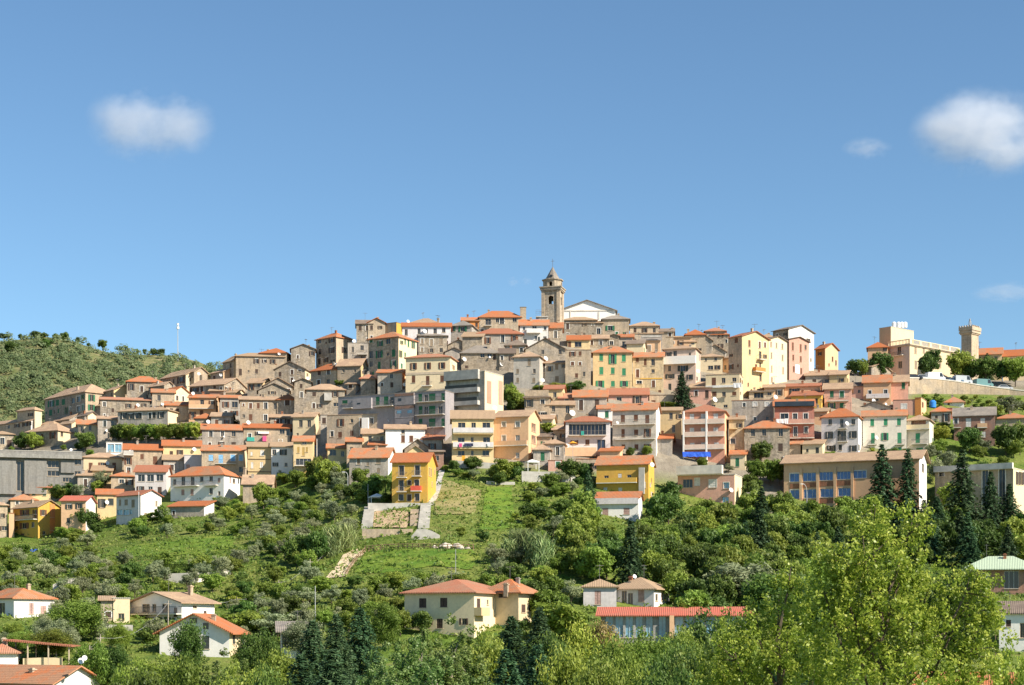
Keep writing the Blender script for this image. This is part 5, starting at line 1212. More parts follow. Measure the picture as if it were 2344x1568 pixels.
for xx, bk, col, lb, van in ((870, 1.6, 'car_black', 'black car parked leftmost on the plaza edge', 0), (990, 2.2, 'car_silver', 'silver car beside the leftmost black plaza car', 0), (1060, 6.5, 'car_blue', 'dark blue car parked under the first plaza tree', 0), (1155, 2.0, 'car_white', 'white van on the plaza below the first plaza tree', 1),
                             (1330, 2.6, 'car_black', 'dark car mid plaza between two white vans', 0), (1420, 1.8, 'car_blue', 'grey-blue car left of the second white van', 0), (1520, 1.4, 'car_silver', 'second pale van at the plaza edge', 1), (1800, 1.5, 'car_teal', 'teal box van under the right plaza trees', 1), (2080, 2.0, 'car_silver', 'silver car at the far right of the plaza wall', 0)):
    car(P('A6', xx, 0)[0], bk, col, lb, van=bool(van), L=5.0 if van else 4.2, Hh=2.2 if van else 1.45, rz=.1 if not van else .3)
wall_line('stone_wall', 'rough stone retaining wall left of the blue-windowed school', 'B5', [(850,1020,1330),(1000,1015,1330),(1200,1010,1330),(1375,1020,1330)], 'wall_st', .6)
wall_line('garden_wall', 'grey garden retaining wall below the peach apartment house', 'B4', [(150,735,880),(420,740,880),(650,740,880),(870,790,880)], 'concrete', .5)
wall_line('garden_wall', 'low wall at the foot of the yellow apartment house', 'B3', [(1520,590,690),(1750,600,695),(2000,620,700),(2300,640,720)], 'concrete', .4)
wall_line('garden_wall', 'long concrete garden wall on terrace under the apartment row', 'B3', [(1960,865,910),(2150,875,915),(2340,878,918)], 'concrete', .4)
wall_line('garden_wall', 'pale grey garden wall with hedge above the white chalet', 'C1', [(1680,450,545),(1980,440,540),(2160,432,500),(2320,395,460)], 'concrete_pale', .5)
wall_line('garden_wall', 'grey stone wall among olives left of the dark tree cluster', 'C1', [(530,560,640),(640,515,630),(730,500,620),(890,495,560)], 'concrete', .5)
wall_line('garden_wall', 'grey yard wall at the bottom left', 'C1', [(905,1395,1520),(1100,1392,1520),(1250,1390,1520),(1380,1420,1520)], 'concrete', .4)
wall_line('garden_wall', 'cream boundary wall under the brown carport', 'C1', [(230,1300,1390),(425,1292,1385),(620,1292,1385)], 'wall_cr', .4)
wall_line('garden_wall', 'terrace wall with railing beside the white bungalow', 'C1', [(1010,960,1020),(1200,965,1020),(1330,965,1020)], 'concrete', .4)
wall_line('villa_wall', 'pale terrace wall directly below the yellow villa', 'B3', [(370,1160,1230),(660,1165,1240),(880,1155,1240),(1070,1160,1245)], 'concrete', .5, flat=True)
wall_line('platform_wall', 'pale platform wall at the foot of the stone steps', 'S', [(225,450,560),(500,452,560),(800,452,560),(1000,450,560)], 'wall_ta', .6, flat=True)
wall_line('wing_wall', 'sloping pale wing wall at the foot of the concrete ramp', 'S', [(985,560,610),(1070,455,600),(1200,450,600),(1300,480,610),(1420,545,625)], 'concrete', .6, flat=True)
# sheets on the hill
drape('meadow', 'S', [(100,1130),(260,850),(420,800),(1000,760),(1900,770),(2050,900),(1900,1080),(1300,1030),(800,1110),(560,1140)], 'meadow')
drape('path', 'C2', [(1085,505),(1200,370),(1260,270),(1400,200),(1490,240),(1380,340),(1290,485)], 'sand', .16)
drape('rubble_slope', 'S', [(395,440),(410,190),(930,180),(955,300),(910,445)], 'rubble', .2)
drape('meadow', 'C1', [(1020,270),(1400,165),(1900,100),(2341,55),(2341,200),(1900,265),(1300,285)], 'meadow')
drape('meadow', 'B3', [(1960,950),(2300,950),(2344,1500),(1850,1540)], 'meadow')
drape('meadow', 'C3', [(1200,500),(1800,460),(1900,530),(1500,640)], 'meadow')
drape('dry_field', 'B3', [(1330,830),(1900,1000),(1800,1300),(1250,1320)], 'drygrass')
#drape('grass_slope', 'A6', [(820,1120),(1500,1125),(2344,1160),(2344,1340),(1500,1200),(1050,1190)], 'meadow')
drape('hill_path', 'B3', [(1150,1190),(1270,920),(1340,700),(1400,690),(1335,1000),(1250,1200)], 'concrete', .18)
# ------------------------------------------------------------------ stairs and ramp below the villa
def stairs(name, label, t, x0b, x1b, yb, x0t, x1t, yt, n, mat):
    a0, a1, c0, c1 = (ground(*P(t, *q)) for q in ((x0b, yb), (x1b, yb), (x0t, yt), (x1t, yt)))
    ya, yc = (a0.y + a1.y)/2, (c0.y + c1.y)/2
    a0, a1, c0, c1 = at(*P(t, x0b, yb), ya), at(*P(t, x1b, yb), ya), at(*P(t, x0t, yt), yc), at(*P(t, x1t, yt), yc)
    r = empty(name, a0); tag(r, label, 'stairs')
    for i in range(n):
        k0, k1 = i / n, (i + 1) / n
        p, q = a0.lerp(c0, k0), a1.lerp(c1, k0); p2, q2 = a0.lerp(c0, k1), a1.lerp(c1, k1)
        zt = max(p2.z, q2.z) + .25
        V = [p, q, q2, p2]; b = MB()
        b.v = [tuple(Vector((v.x, v.y, min(p.z, q.z) - 1.0)) - a0) for v in V] + [tuple(Vector((v.x, v.y, zt)) - a0) for v in V]
        for f in ((0,3,2,1),(4,5,6,7),(0,1,5,4),(1,2,6,5),(2,3,7,6),(3,0,4,7)): b.f.append(f); b.m.append(0)
        b.build('step', M[mat], r)
stairs('stone_stairs', 'wide pale stone steps left of the rubble slope', 'S', 215, 385, 440, 265, 415, 145, 7, 'concrete')
stairs('stone_stairs', 'narrow grey brick steps between rubble slope and ramp', 'S', 960, 1085, 405, 970, 1105, 175, 12, 'wall_ta')
stairs('concrete_ramp', 'smooth pale concrete ramp climbing beside the yellow villa', 'S', 1085, 1260, 445, 1130, 1285, 85, 14, 'concrete')
def fence(label, t, pts, n, h=1.0):
    g = [ground(*P(t, *q)) for q in pts]
    r = empty('wooden_fence', g[0]); tag(r, label, 'fence')
    def along(k):
        f = k * (len(g) - 1); i = min(int(f), len(g) - 2); q = g[i].lerp(g[i+1], f - i); q.z = gz(q.x, q.y); return q
    pp = [along(i / n) for i in range(n + 1)]
    post = MB(); post.box(-.07, .07, -.07, .07, -.3, h); pm = post.mesh('post', M['wood'])
    for q in pp: link('post', pm, r, q - g[0])
    for z_ in (h - .1, h * .5):
        b = MB()
        b.tube([tuple(q - g[0] + Vector((0, -.08, z_))) for q in pp], .05, 4); b.build('rail', M['wood'], r)
fence('rustic wooden fence along the top of the bright meadow', 'S', [(270,800),(600,775),(1000,765),(1500,775),(1940,775)], 22)
fence('wooden railing along the sandy path', 'C2', [(1290,480),(1380,345),(1480,245)], 9)
# boulders at the meadow edge
for i, (x, y, s_) in enumerate(((1500,730,1.1),(1560,720,.9),(1700,725,1.0),(1340,725,.6),(1750,745,.7),(1850,745,.6))):
    p = ground(*P('S', x, y + 25)); rr = random.Random(i)
    b = MB(); n, m_ = 7, 5
    for j in range(m_):
        for k in range(n):
            a = 2*math.pi*k/n; e = math.pi*(j/(m_-1)) - math.pi/2; q = s_*(.75 + rr.random()*.4)
            b.v.append((q*math.cos(e)*math.cos(a), q*math.cos(e)*math.sin(a)*.8, .6*q*math.sin(e)))
    for j in range(m_-1):
        for k in range(n): b.f.append((j*n+k, j*n+(k+1)%n, (j+1)*n+(k+1)%n, (j+1)*n+k)); b.m.append(0)
    tag(b.build('boulder', M['rock'], None, p + Vector((0,0,.3*s_))), ('largest pale', 'round grey', 'wide pale', 'small left', 'small grey', 'rightmost pale')[i] + ' boulder beside the fence above the meadow', 'boulder', 'boulders above the meadow')
# ------------------------------------------------------------------ gazebos, parasol, tanks
def gazebo(label, t, x0, x1, yt, ye, yb, sides=False, n='garden_gazebo'):
    p = ground(*P(t, (x0+x1)/2, yb)); Y = p.y
    w = abs(at(*P(t, x1, yb), Y).x - at(*P(t, x0, yb), Y).x); he = at(*P(t, x0, ye), Y).z - p.z; ht = at(*P(t, x0, yt), Y).z - p.z
    r = empty(n, p, .25); tag(r, label, 'gazebo')
    b = MB(); k = w/2
    for a, c in (((-k,-k),(k,-k)),((k,-k),(k,k)),((k,k),(-k,k)),((-k,k),(-k,-k))):
        b.poly([(*a, he), (*c, he), (0, 0, ht)]); b.poly([(*a, he-.25), (*c, he-.25), (*c, he), (*a, he)])
    b.build('canopy', M['white_paint'], r)
    for sx in (-1, 1):
        for sy in (-1, 1):
            q = MB(); q.box(-.05, .05, -.05, .05, -.5, he); q.build('post', M['white_paint'], r, (sx*(k-.1), sy*(k-.1), 0))
    if sides:
        q = MB(); q.box(-.02, .02, -k+.1, k-.1, 0, he - .1); q.build('curtain', M['white_paint'], r, (k-.1, 0, 0))
gazebo('white garden gazebo with curtain beside the plain orange roof', 'B3', 285, 460, 640, 690, 800, True)
gazebo('low white gazebo in the garden left of the yellow villa', 'B3', 390, 590, 1030, 1075, 1170)
gazebo('white-topped gazebo below the peach apartment house', 'B4', 205, 370, 575, 608, 735)
def parasol(t, x, yt, yb, col, label):
    p = ground(*P(t, x, yb)); h = at(*P(t, x, yt), p.y).z - p.z
    r = empty('parasol', p); tag(r, label, 'parasol')
    b = MB(); n = 8; R_ = 1.1
    for i in range(n):
        a, c = 2*math.pi*i/n, 2*math.pi*(i+1)/n
        b.poly([(R_*math.cos(a), R_*math.sin(a), h-.5), (R_*math.cos(c), R_*math.sin(c), h-.5), (0, 0, h)])
    b.build('canopy', M[col], r); q = MB(); q.tube([(0,0,-.3),(0,0,h-.05)], .04, 5); q.build('pole', M['metal_grey'], r)
parasol('B4', 835, 330, 600, 'fabric_orange', 'orange parasol on the terrace of the house with blue recessed balcony')
p = ground(*P('A6', 1120, 1290)); b = MB(); hz = at(*P('A6', 1120, 1190), p.y).z - p.z
b.tube([(0,0,0),(0,0,hz*.75),(0,0,hz)], [.85,.85,.45], 12)
tag(b.build('water_tank', M['plastic_blue'], None, p), 'bright blue water tank on the green slope below the plaza wall', 'water tank')
p = ground(*P('C1', 285, 235)); b = MB()
b.poly([(-1.8,-.4,.15),(1.6,-.3,.25),(1.9,.9,.7),(-1.5,.8,.6)]); b.poly([(-1.8,-.4,.15),(1.6,-.3,.25),(1.5,-.5,-.2),(-1.7,-.6,-.3)])
tag(b.build('tarp', M['tarp_blue'], None, p), 'blue tarpaulin on the ground below the bright yellow corner house', 'tarp')
# blue awning of the salmon apartment house
q = [b for b in BLD if b['short'] == 'salmon apartment house'][0]
def facade_point(bd, t, x, y, out):
    c, s = math.cos(bd['th']), math.sin(bd['th']); A = bd['A']; u, v = uv(*P(t, x, y))
    ox, oy = -A.x, -A.y; lx, ly = ox*c + oy*s, -ox*s + oy*c; dx, dy = u*c + s, -u*s + c; k = (-out - ly)/dy
    return Vector((u*k, k, v*k))
a, c_, d_ = facade_point(q, 'B5', 22, 475, 1.15), facade_point(q, 'B5', 398, 475, 1.15), facade_point(q, 'B5', 30, 540, 2.0)
b = MB(); L = (c_ - a); n = 12
for i in range(n):
    k0, k1 = L*(i/n), L*((i+1)/n); w0 = Vector((0, -.05*math.sin(i*1.9), -.08*math.sin(i*2.3))); w1 = Vector((0, -.05*math.sin((i+1)*1.9), -.08*math.sin((i+1)*2.3)))
    b.poly([k0, k1, k1 + (d_ - a) + w1, k0 + (d_ - a) + w0])
tag(b.build('awning', M['tarp_blue'], None, a), 'blue cloth awning hanging on the salmon apartment house', 'awning')
# laundry on lines
for i, (bd, t, x, y, w_, h_, m_, lb) in enumerate((('red loggia house','A5',1340,1470,120,55,'white_paint','white sheet drying on the red loggia house balcony'),('red loggia house','A5',1420,1470,45,70,'white_paint','white towel drying at the right of the red loggia house sheet'),
    ('cream terrace house','A5',760,990,110,60,'white_paint','white laundry hanging on the cream terrace house'),('yellow apartment house','B3',1610,385,40,50,'cloth_pink','pink towel on the yellow apartment house balcony'),('yellow apartment house','B3',1720,380,120,40,'cloth_navy','dark cloths on the yellow apartment house balcony'),
    ('yellow apartment house','B3',1985,375,30,45,'white_paint','white cloth at the right end of the yellow apartment house balcony'),('yellow apartment house','B3',1650,560,45,70,'fabric_orange','orange cloth hanging low on the yellow apartment house'),('house with blue recessed balcony','B4',965,225,40,55,'cloth_teal','green cloth hanging in the blue recessed balcony'))):
    q = [b for b in BLD if b['short'] == bd][0]
    p0, p1 = facade_point(q, t, x - w_/2, y - h_/2, 1.3), facade_point(q, t, x + w_/2, y + h_/2, 1.3)
    ux = Vector((math.cos(q['th']), math.sin(q['th']), 0)); W_ = (p1 - p0).dot(ux); hh = p0.z - p1.z
    b = MB(); n = 6
    for k in range(n):
        o0, o1 = .05*math.sin(k*2.1), .05*math.sin((k+1)*2.1); nn = Vector((math.sin(q['th']), -math.cos(q['th']), 0))
        b.poly([ux*(W_*k/n), ux*(W_*(k+1)/n), ux*(W_*(k+1)/n) + nn*o1 + Vector((0,0,-hh)), ux*(W_*k/n) + nn*o0 + Vector((0,0,-hh))])
    tag(b.build('laundry', M[m_], None, p0), lb, 'laundry')
# ------------------------------------------------------------------ poles, lamps, wires, mast
def lamp(t, x, yt, yb, arm, label):
    p = ground(*P(t, x, yb)); h = at(*P(t, x, yt), p.y).z - p.z
    r = empty('street_lamp', p); tag(r, label, 'street lamp', 'street lamps')
    b = MB(); s_ = math.copysign(1, arm)
    pts = [(0,0,-.5), (0,0,h*.75)] + [(arm*(1-math.cos(a)), 0, h*.75 + h*.25*math.sin(a)) for a in np.linspace(.2, math.pi/2, 6)]
    b.tube(pts, [.09]*2 + [.06]*6, 6); b.build('pole', M['metal_grey'], r)
    q = MB(); q.box(min(arm, arm + s_*.6), max(arm, arm + s_*.6), -.13, .13, h - .08, h + .06); q.build('lamp_head', M['white_paint'], r)
lamp('B1', 165, 735, 1040, 1.2, 'tall curved white street lamp in front of the concrete car park')
lamp('B1', 1785, 835, 980, .5, 'short curved lamp above the white gabled house')
lamp('B2', 885, 540, 790, .4, 'slim street lamp in front of the blue-shuttered house')
lamp('B3', 100, 745, 1010, -.6, 'curved lamp left of the white garden gazebo')
lamp('B5', 1690, 905, 1380, -.7, 'double-headed lamp in front of the blue-windowed school')
lamp('C2', 690, 1035, 1290, .3, 'lamp post in front of the small white garage house')
def pole(t, x, yt, yb, label, mat='bark_pale', r=.11, cat='pole', name='utility_pole'):
    p = ground(*P(t, x, yb)); h = at(*P(t, x, yt), p.y).z - p.z
    b = MB(); b.tube([(0,0,-.6),(0,0,h)], [r, r*.7], 6); b.box(-.5, .5, -.04, .04, h - .5, h - .4) if name == 'utility_pole' else None
    tag(b.build(name, M[mat], None, p), label, cat); return p + Vector((0, 0, h - .35))
w = [pole('C1', 1685, 720, 985, 'wooden utility pole in front of the white chalet'), pole('C1', 1005, 1060, 1395, 'taller wooden pole of the pair above the bottom left corner house'), pole('C1', 898, 1170, 1425, 'shorter wooden pole of the pair above the bottom left corner house')]
w2 = [pole('C2', 930, 305, 465, 'thin wire pole left of the sandy path'), pole('C2', 615, 515, 645, 'thin wire pole among the olives in mid slope'), pole('C2', 195, 680, 815, 'dark wire pole left of mid slope olives', 'bark')]
pole('C2', 982, 575, 1000, 'tall slender flagpole-like mast above the conifers', 'metal_grey', .07, 'mast', 'slender_mast')
pole('B2', 1930, 235, 640, 'left white pole right of the yellow veranda house', 'white_paint', .1, 'pole', 'tall_pole')
pole('B2', 1966, 300, 640, 'right white pole right of the yellow veranda house', 'white_paint', .09, 'pole', 'tall_pole')
pole('A1', 1770, 1320, 1580, 'pale pole in front of the long grey plaster house', 'white_paint', .12, 'pole', 'tall_pole')
pole('A1', 2075, 1270, 1580, 'second pale pole in front of the long grey plaster house', 'white_paint', .12, 'pole', 'tall_pole')
pole('B1', 1860, 1010, 1440, 'slim white pole beside the white gabled house', 'white_paint', .07, 'pole', 'tall_pole')
pole('B3', 765, 110, 450, 'slim pole in front of the white house below the apartments', 'white_paint', .06, 'pole', 'tall_pole')
pole('B3', 370, 905, 1180, 'grey pole left of the low white gazebo', 'metal_grey', .07, 'pole', 'tall_pole')
pole('S', 1665, 760, 1290, 'thin pole standing in the meadow above the large cream foreground house', 'metal_grey', .06, 'pole', 'tall_pole')
pole('C5', 2055, 990, 1290, 'thin yellowish pole at the lower right', 'wood', .06, 'pole', 'tall_pole')
def wire(pts, label):
    b = MB()
    for a, c in zip(pts[:-1], pts[1:]):
        sag = (c - a).length * .06
        b.tube([tuple(a.lerp(c, k/10) - pts[0] - Vector((0,0,sag*4*(k/10)*(1-k/10)))) for k in range(11)], .016, 4)
    tag(b.build('overhead_wire', M['metal_grey'], None, pts[0]), label, 'wire')
wire(w, 'overhead wire strung between the utility poles at lower left')
wire([at(*P('C2', 1060, 250), w2[0].y + 12)] + w2 + [at(*P('C2', 0, 740), w2[2].y - 2)], 'overhead wire crossing the olive slope')
p = Vector((uv(407, 0)[0]*985, 985, HH(uv(407,0)[0], 985))); b = MB()
r = empty('radio_mast', p); tag(r, 'thin radio mast with white top on the wooded mountain', 'mast')
ht = at(407, 740, 985).z - p.z
b.tube([(0,0,-1),(0,0,ht)], [.28,.16], 5); b.build('pole', M['metal_grey'], r)
b = MB(); b.tube([(.0,0,ht-3.2),(0,0,ht-1.9)], .75, 8); b.tube([(0,0,ht-1.2),(0,0,ht)], .6, 8); b.build('antenna_drum', M['white_paint'], r)
# carport at lower left
p = ground(*P('C1', 380, 1400)); r = empty('carport', p); tag(r, 'long brown flat carport roof on posts above the bottom left corner house', 'carport')
x0, x1 = at(*P('C1', 30, 0), p.y).x - p.x, at(*P('C1', 720, 0), p.y).x - p.x; zt = at(*P('C1', 380, 1170), p.y).z - p.z
b = MB(); b.prism([(x0, zt+.55), (x1, zt-.2), (x1, zt-.02), (x0, zt+.75)], 'y', 0, 4.5); b.build('roof', M['roof_r'], r)
for k in (.05, .35, .65, .95):
    for yy in (.3, 4.1):
        q = MB(); q.box(-.07,.07,-.07,.07,-1,zt + .5 - .75*k); q.build('post', M['frame_tan'], r, (x0 + (x1-x0)*k, yy, 0))
# satellite dishes
def dish_mesh():
    b = MB(); n = 14; rings = [(0, .10), (.22, .075), (.42, .0)]
    c = 0; b.v.append((0, .10, 0))
    for r_, y_ in rings[1:]: b.v += [(r_*math.cos(2*math.pi*i/n), y_, r_*math.sin(2*math.pi*i/n)*1.08) for i in range(n)]
    for i in range(n):
        j = (i+1) % n; b.f += [(0, 1+j, 1+i), (1+i, 1+j, 1+n+j, 1+n+i)]; b.m += [0, 0]
    b.tube([(0, .1, 0), (0, .45, -.1)], .03, 5, 1); b.tube([(0, .0, -.4), (0, -.38, -.05)], .018, 4, 1); b.box(-.05,.05,-.42,-.33,-.08,.03, 1)
    return b.mesh('satellite_dish', [M['white_paint'], M['metal_grey']], smooth=False)
dm = dish_mesh(); seen = {}
for wp, nm, yy, s_ in DISHES:
    o = link('satellite_dish', dm, None, wp); s2 = s_ * 1.05; o.scale = (s2, s2, s2); o.rotation_euler = (math.radians(-22), 0, math.radians(random.uniform(10, 32)))
    if yy > 0:
        pass
    words = nm.split()[:10]
    seen.setdefault(' '.join(words), []).append(o)
for nm, L in seen.items():
    L.sort(key=lambda o: o.location.x)
    for i, o in enumerate(L):
        pre = '' if len(L) == 1 else (('left ', 'right ') if len(L) == 2 else ('left ', 'middle ', 'right '))[i]
        tag(o, f'{pre}white satellite dish on the {nm}', 'satellite dish', 'satellite dishes')
# ------------------------------------------------------------------ vegetation prototypes (unit size: height 1, crown width 1)
def leaf_mesh(name, C, N, S, T, mat, aspect=0.6, zs=1.0, rng=RNG):
    """One diamond leaf card per row of C; N = facing, S = size (scalar rows), T = tint 0..1."""
    n = len(C)
    N = N / np.maximum(np.linalg.norm(N, axis=1, keepdims=True), 1e-6)
    r = rng.normal(size=(n, 3)); U = np.cross(N, r); U /= np.maximum(np.linalg.norm(U, axis=1, keepdims=True), 1e-6)
    V = np.cross(N, U)
    S = S[:, None]; U = U*np.array([1, 1, zs]); V = V*np.array([1, 1, zs])
    v = np.empty((n, 4, 3))
    v[:, 0] = C - U*S*.5; v[:, 1] = C + V*S*.5*aspect; v[:, 2] = C + U*S*.5; v[:, 3] = C - V*S*.5*aspect
    me = bpy.data.meshes.new(name)
    me.vertices.add(4*n); me.vertices.foreach_set('co', v.reshape(-1).astype(np.float32))
    me.loops.add(4*n); me.loops.foreach_set('vertex_index', np.arange(4*n, dtype=np.int32))
    me.polygons.add(n); me.polygons.foreach_set('loop_start', np.arange(0, 4*n, 4, dtype=np.int32))
    try: me.polygons.foreach_set('loop_total', np.full(n, 4, dtype=np.int32))
    except Exception: pass
    a = me.attributes.new('tint', 'FLOAT', 'FACE'); a.data.foreach_set('value', np.clip(T, 0, 1).astype(np.float32))
    me.materials.append(M[mat]); me.update(calc_edges=True)
    return me
def unit(rng, n):
    d = rng.normal(size=(n, 3)); return d / np.linalg.norm(d, axis=1, keepdims=True)
def clumps(rng, cen, rad, per, size, jit=.55, sz=(1, 1, 1)):
    """Leaves on the shells of clumps: brighter and denser at the upper side."""
    C, N, S, T = [], [], [], []
    for c, r in zip(cen, rad):
        d = unit(rng, per); d[:, 2] = d[:, 2]*.8 + .12
        q = r * (rng.random(per)**.33)[:, None]
        C.append(c + d*q*np.array(sz)); N.append(d + rng.normal(size=(per, 3))*jit); S.append(size*(.6 + .8*rng.random(per)))
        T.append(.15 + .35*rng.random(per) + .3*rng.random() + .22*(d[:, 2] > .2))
    return np.concatenate(C), np.concatenate(N), np.concatenate(S), np.concatenate(T)
def crown_round(seed, nc=34, per=62, size=.085, z0=.25, ry=1.0, spread=.36):
    rng = np.random.default_rng(seed)
    d = unit(rng, nc); lob = 1 + .22*np.sin(3*np.arctan2(d[:, 1], d[:, 0]) + seed) + .12*rng.normal(size=nc)
    R = (.25 + .75*rng.random(nc)**.5) * lob
    zc = (1 + z0)/2; zr = (1 - z0)/2
    cen = np.stack([d[:, 0]*R*spread, d[:, 1]*R*spread, zc + d[:, 2]*R*zr*.72], 1)
    rad = .10 + .09*rng.random(nc)
    return cen, clumps(rng, cen, rad, per, size, sz=(1, 1, 1.0*ry))
def trunk_mesh(name, h, r, branches, mat='bark', seed=0):
    rr = random.Random(seed); b = MB()
    b.tube([(0, 0, -.06), (rr.uniform(-.01, .01), 0, h*.5), (rr.uniform(-.03, .03), rr.uniform(-.03, .03), h)], [r, r*.8, r*.5], 6)
    for q in branches:
        k = rr.uniform(.55, .98) * h
        b.tube([(0, 0, k), tuple((Vector(q) + Vector((0, 0, k)))*.5 + Vector((0, 0, .02))), tuple(q)], [r*.45, r*.3, r*.12], 5)
    return b.mesh(name, M[mat])
PROTO = {}
def proto(kind, crown, trunk): PROTO.setdefault(kind, []).append((crown, trunk))
for s in range(5):
    cen, L = crown_round(20 + s, 52, 112, .070, .10, spread=.37)
    for kind in ('broad', 'dark', 'lime', 'rust'):
        if kind in ('lime', 'rust') and s > 1: continue
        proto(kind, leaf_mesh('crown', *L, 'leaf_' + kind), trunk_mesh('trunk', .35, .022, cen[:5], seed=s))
for s in range(4):
    cen, L = crown_round(50 + s, 38, 100, .065, .16, spread=.38)
    proto('olive', leaf_mesh('crown', *L, 'leaf_olive', .4), trunk_mesh('trunk', .30, .032, cen[:5], seed=s))
for s in range(3):   # low shrubs
    cen, L = crown_round(70 + s, 26, 56, .11, .0)
    proto('shrub', leaf_mesh('crown', *L, ('leaf_broad', 'leaf_dark', 'leaf_lime')[s]), None)
for s in range(2):   # finer foliage for the trees close to the viewer
    cen, L = crown_round(30 + s, 120, 120, .034, .08, spread=.40)
    for kind in ('broad', 'dark', 'lime', 'rust', 'olive'):
        proto(kind + '_near', leaf_mesh('crown', *L, 'leaf_' + kind, .6), trunk_mesh('trunk', .35, .022, cen[:6], seed=s))
def conifer(seed, fine=1.0):
    rng = np.random.default_rng(seed); C, N, S, T = [], [], [], []
    for z in np.linspace(.10, .985, int(25*fine)):
        R = .52*(1 - z)**.72*(.85 + .4*rng.random()) + .012
        nb = int(6 + 7*(1 - z)); off = rng.random()*6
        for k in range(nb):
            a = off + 2*math.pi*k/nb + rng.normal()*.18; Rb = R*(.65 + .5*rng.random()); m = int((8 + 34*Rb/.5)*fine)
            t = rng.random(m)**.55; wid = .085*(1.2 - t)
            x = Rb*t; lat = rng.normal(size=m)*wid*.6
            zz = z + .03*t - .14*Rb*2*t*t - .015*np.abs(lat)/.05 + rng.normal(size=m)*.008
            C.append(np.stack([x*math.cos(a) - lat*math.sin(a), x*math.sin(a) + lat*math.cos(a), zz], 1))
            N.append(np.stack([np.full(m, .35*math.cos(a)), np.full(m, .35*math.sin(a)), np.full(m, .9)], 1) + rng.normal(size=(m, 3))*.35)
            S.append(.075/fine*(.7 + .7*rng.random(m))); T.append(.1 + .55*t + .3*rng.random(m))
    return leaf_mesh('crown', np.concatenate(C), np.concatenate(N), np.concatenate(S), np.concatenate(T), 'leaf_conifer', .5, .5)
for s in range(2): proto('conifer_near', conifer(96 + s, 1.7), trunk_mesh('trunk', .9, .022, [], seed=s))
for s in range(3): proto('conifer', conifer(90 + s), trunk_mesh('trunk', .9, .022, [], seed=s))
def poplar(seed, mat, nc=150, per=70, size=.030, zs=.5, r0=.035, r1=.045):
    rng = np.random.default_rng(seed)
    # upright leading shoots give the ragged top
    sh = [(rng.uniform(-.3, .3), rng.uniform(-.3, .3), rng.uniform(.72, .95)) for _ in range(9)] + [(0.03, 0, 1.0)]
    cen = []
    while len(cen) < nc:
        p = np.array([rng.uniform(-.5, .5), rng.uniform(-.5, .5), rng.uniform(.18, 1.0)])
        r = math.hypot(p[0], p[1]); ok = r < .5*math.sin(math.pi*min(max((p[2] - .12)/.95, 0), 1))**.7 * (.8 + .25*math.sin(5*math.atan2(p[1], p[0]) + seed + 6*p[2]))
        ok = ok and (p[2] < .70 or any(math.hypot(p[0]-q[0], p[1]-q[1]) < .11*(1.25 - p[2]/q[2]) + .03 and p[2] < q[2] for q in sh))
        if ok: cen.append(p)
    cen = np.array(cen); rad = r0 + r1*rng.random(nc)
    L = clumps(rng, cen, rad, per, size, .75, (1, 1, 1.5*zs))
    low = cen[np.argsort(cen[:, 2])]
    return leaf_mesh('crown', *L, mat, .62, zs), trunk_mesh('trunk', .75, .018, [tuple(c) for c in low[::max(1, nc//14)]], 'bark_pale', seed)
for s in range(2): proto('poplar_green', *poplar(120 + s, 'leaf_poplar_green', 230, 90, .036, .38, .045, .045))
def reed(seed):
    rng = np.random.default_rng(seed); n = 520
    C = np.stack([rng.normal(size=n)*.2, rng.normal(size=n)*.2, rng.random(n)**.8*.9 + .05], 1)
    N = np.stack([rng.normal(size=n), rng.normal(size=n), rng.normal(size=n)*.2], 1)
    me = leaf_mesh('blades', C, N, .34*(.6 + .6*rng.random(n)), rng.random(n), 'leaf_reed', .07)
    # stand the blades upright
    v = np.empty(4*n*3, dtype=np.float32); me.vertices.foreach_get('co', v); v = v.reshape(n, 4, 3)
    L = .2 + .2*rng.random(n); lean = rng.normal(size=(n, 2))*.09
    side = np.stack([np.cos(rng.random(n)*6.28), np.sin(rng.random(n)*6.28)], 1)*.022
    v[:, 0, :2] = C[:, :2] - lean; v[:, 0, 2] = C[:, 2] - L/2; v[:, 2, :2] = C[:, :2] + lean*1.6; v[:, 2, 2] = C[:, 2] + L/2
    v[:, 1, :2] = C[:, :2] + side; v[:, 1, 2] = C[:, 2]; v[:, 3, :2] = C[:, :2] - side; v[:, 3, 2] = C[:, 2]
    me.vertices.foreach_set('co', v.reshape(-1)); me.update()
    return me
for s in range(2): proto('reed', reed(150 + s), None)
def palm(seed):
    rng = np.random.default_rng(seed); C, N, S, T = [], [], [], []
    for k in range(26):
        a = 2*math.pi*k/26 + rng.normal()*.1; e = rng.uniform(-.3, 1.2); m = 18; t = np.linspace(.08, 1, m)
        x = .5*t*math.cos(e*.7); z = .72 + .32*t*math.sin(e) - .3*t*t
        for sg in (-1, 1):
            lat = sg*.045*(1.1 - t)
            C.append(np.stack([x*math.cos(a) - lat*math.sin(a), x*math.sin(a) + lat*math.cos(a), z - .03*t], 1)); N.append(np.tile([0.3*math.cos(a), .3*math.sin(a), .8], (m, 1)) + rng.normal(size=(m, 3))*.4)
            S.append(np.full(m, .11)); T.append(.3 + .5*rng.random(m))
    b = MB(); b.tube([(0, 0, -.05), (.01, 0, .4), (0, 0, .74)], [.06, .045, .05], 8)
    return leaf_mesh('fronds', np.concatenate(C), np.concatenate(N), np.concatenate(S), np.concatenate(T), 'leaf_broad', .28), b.mesh('trunk', M['bark'])
proto('palm', *palm(160))
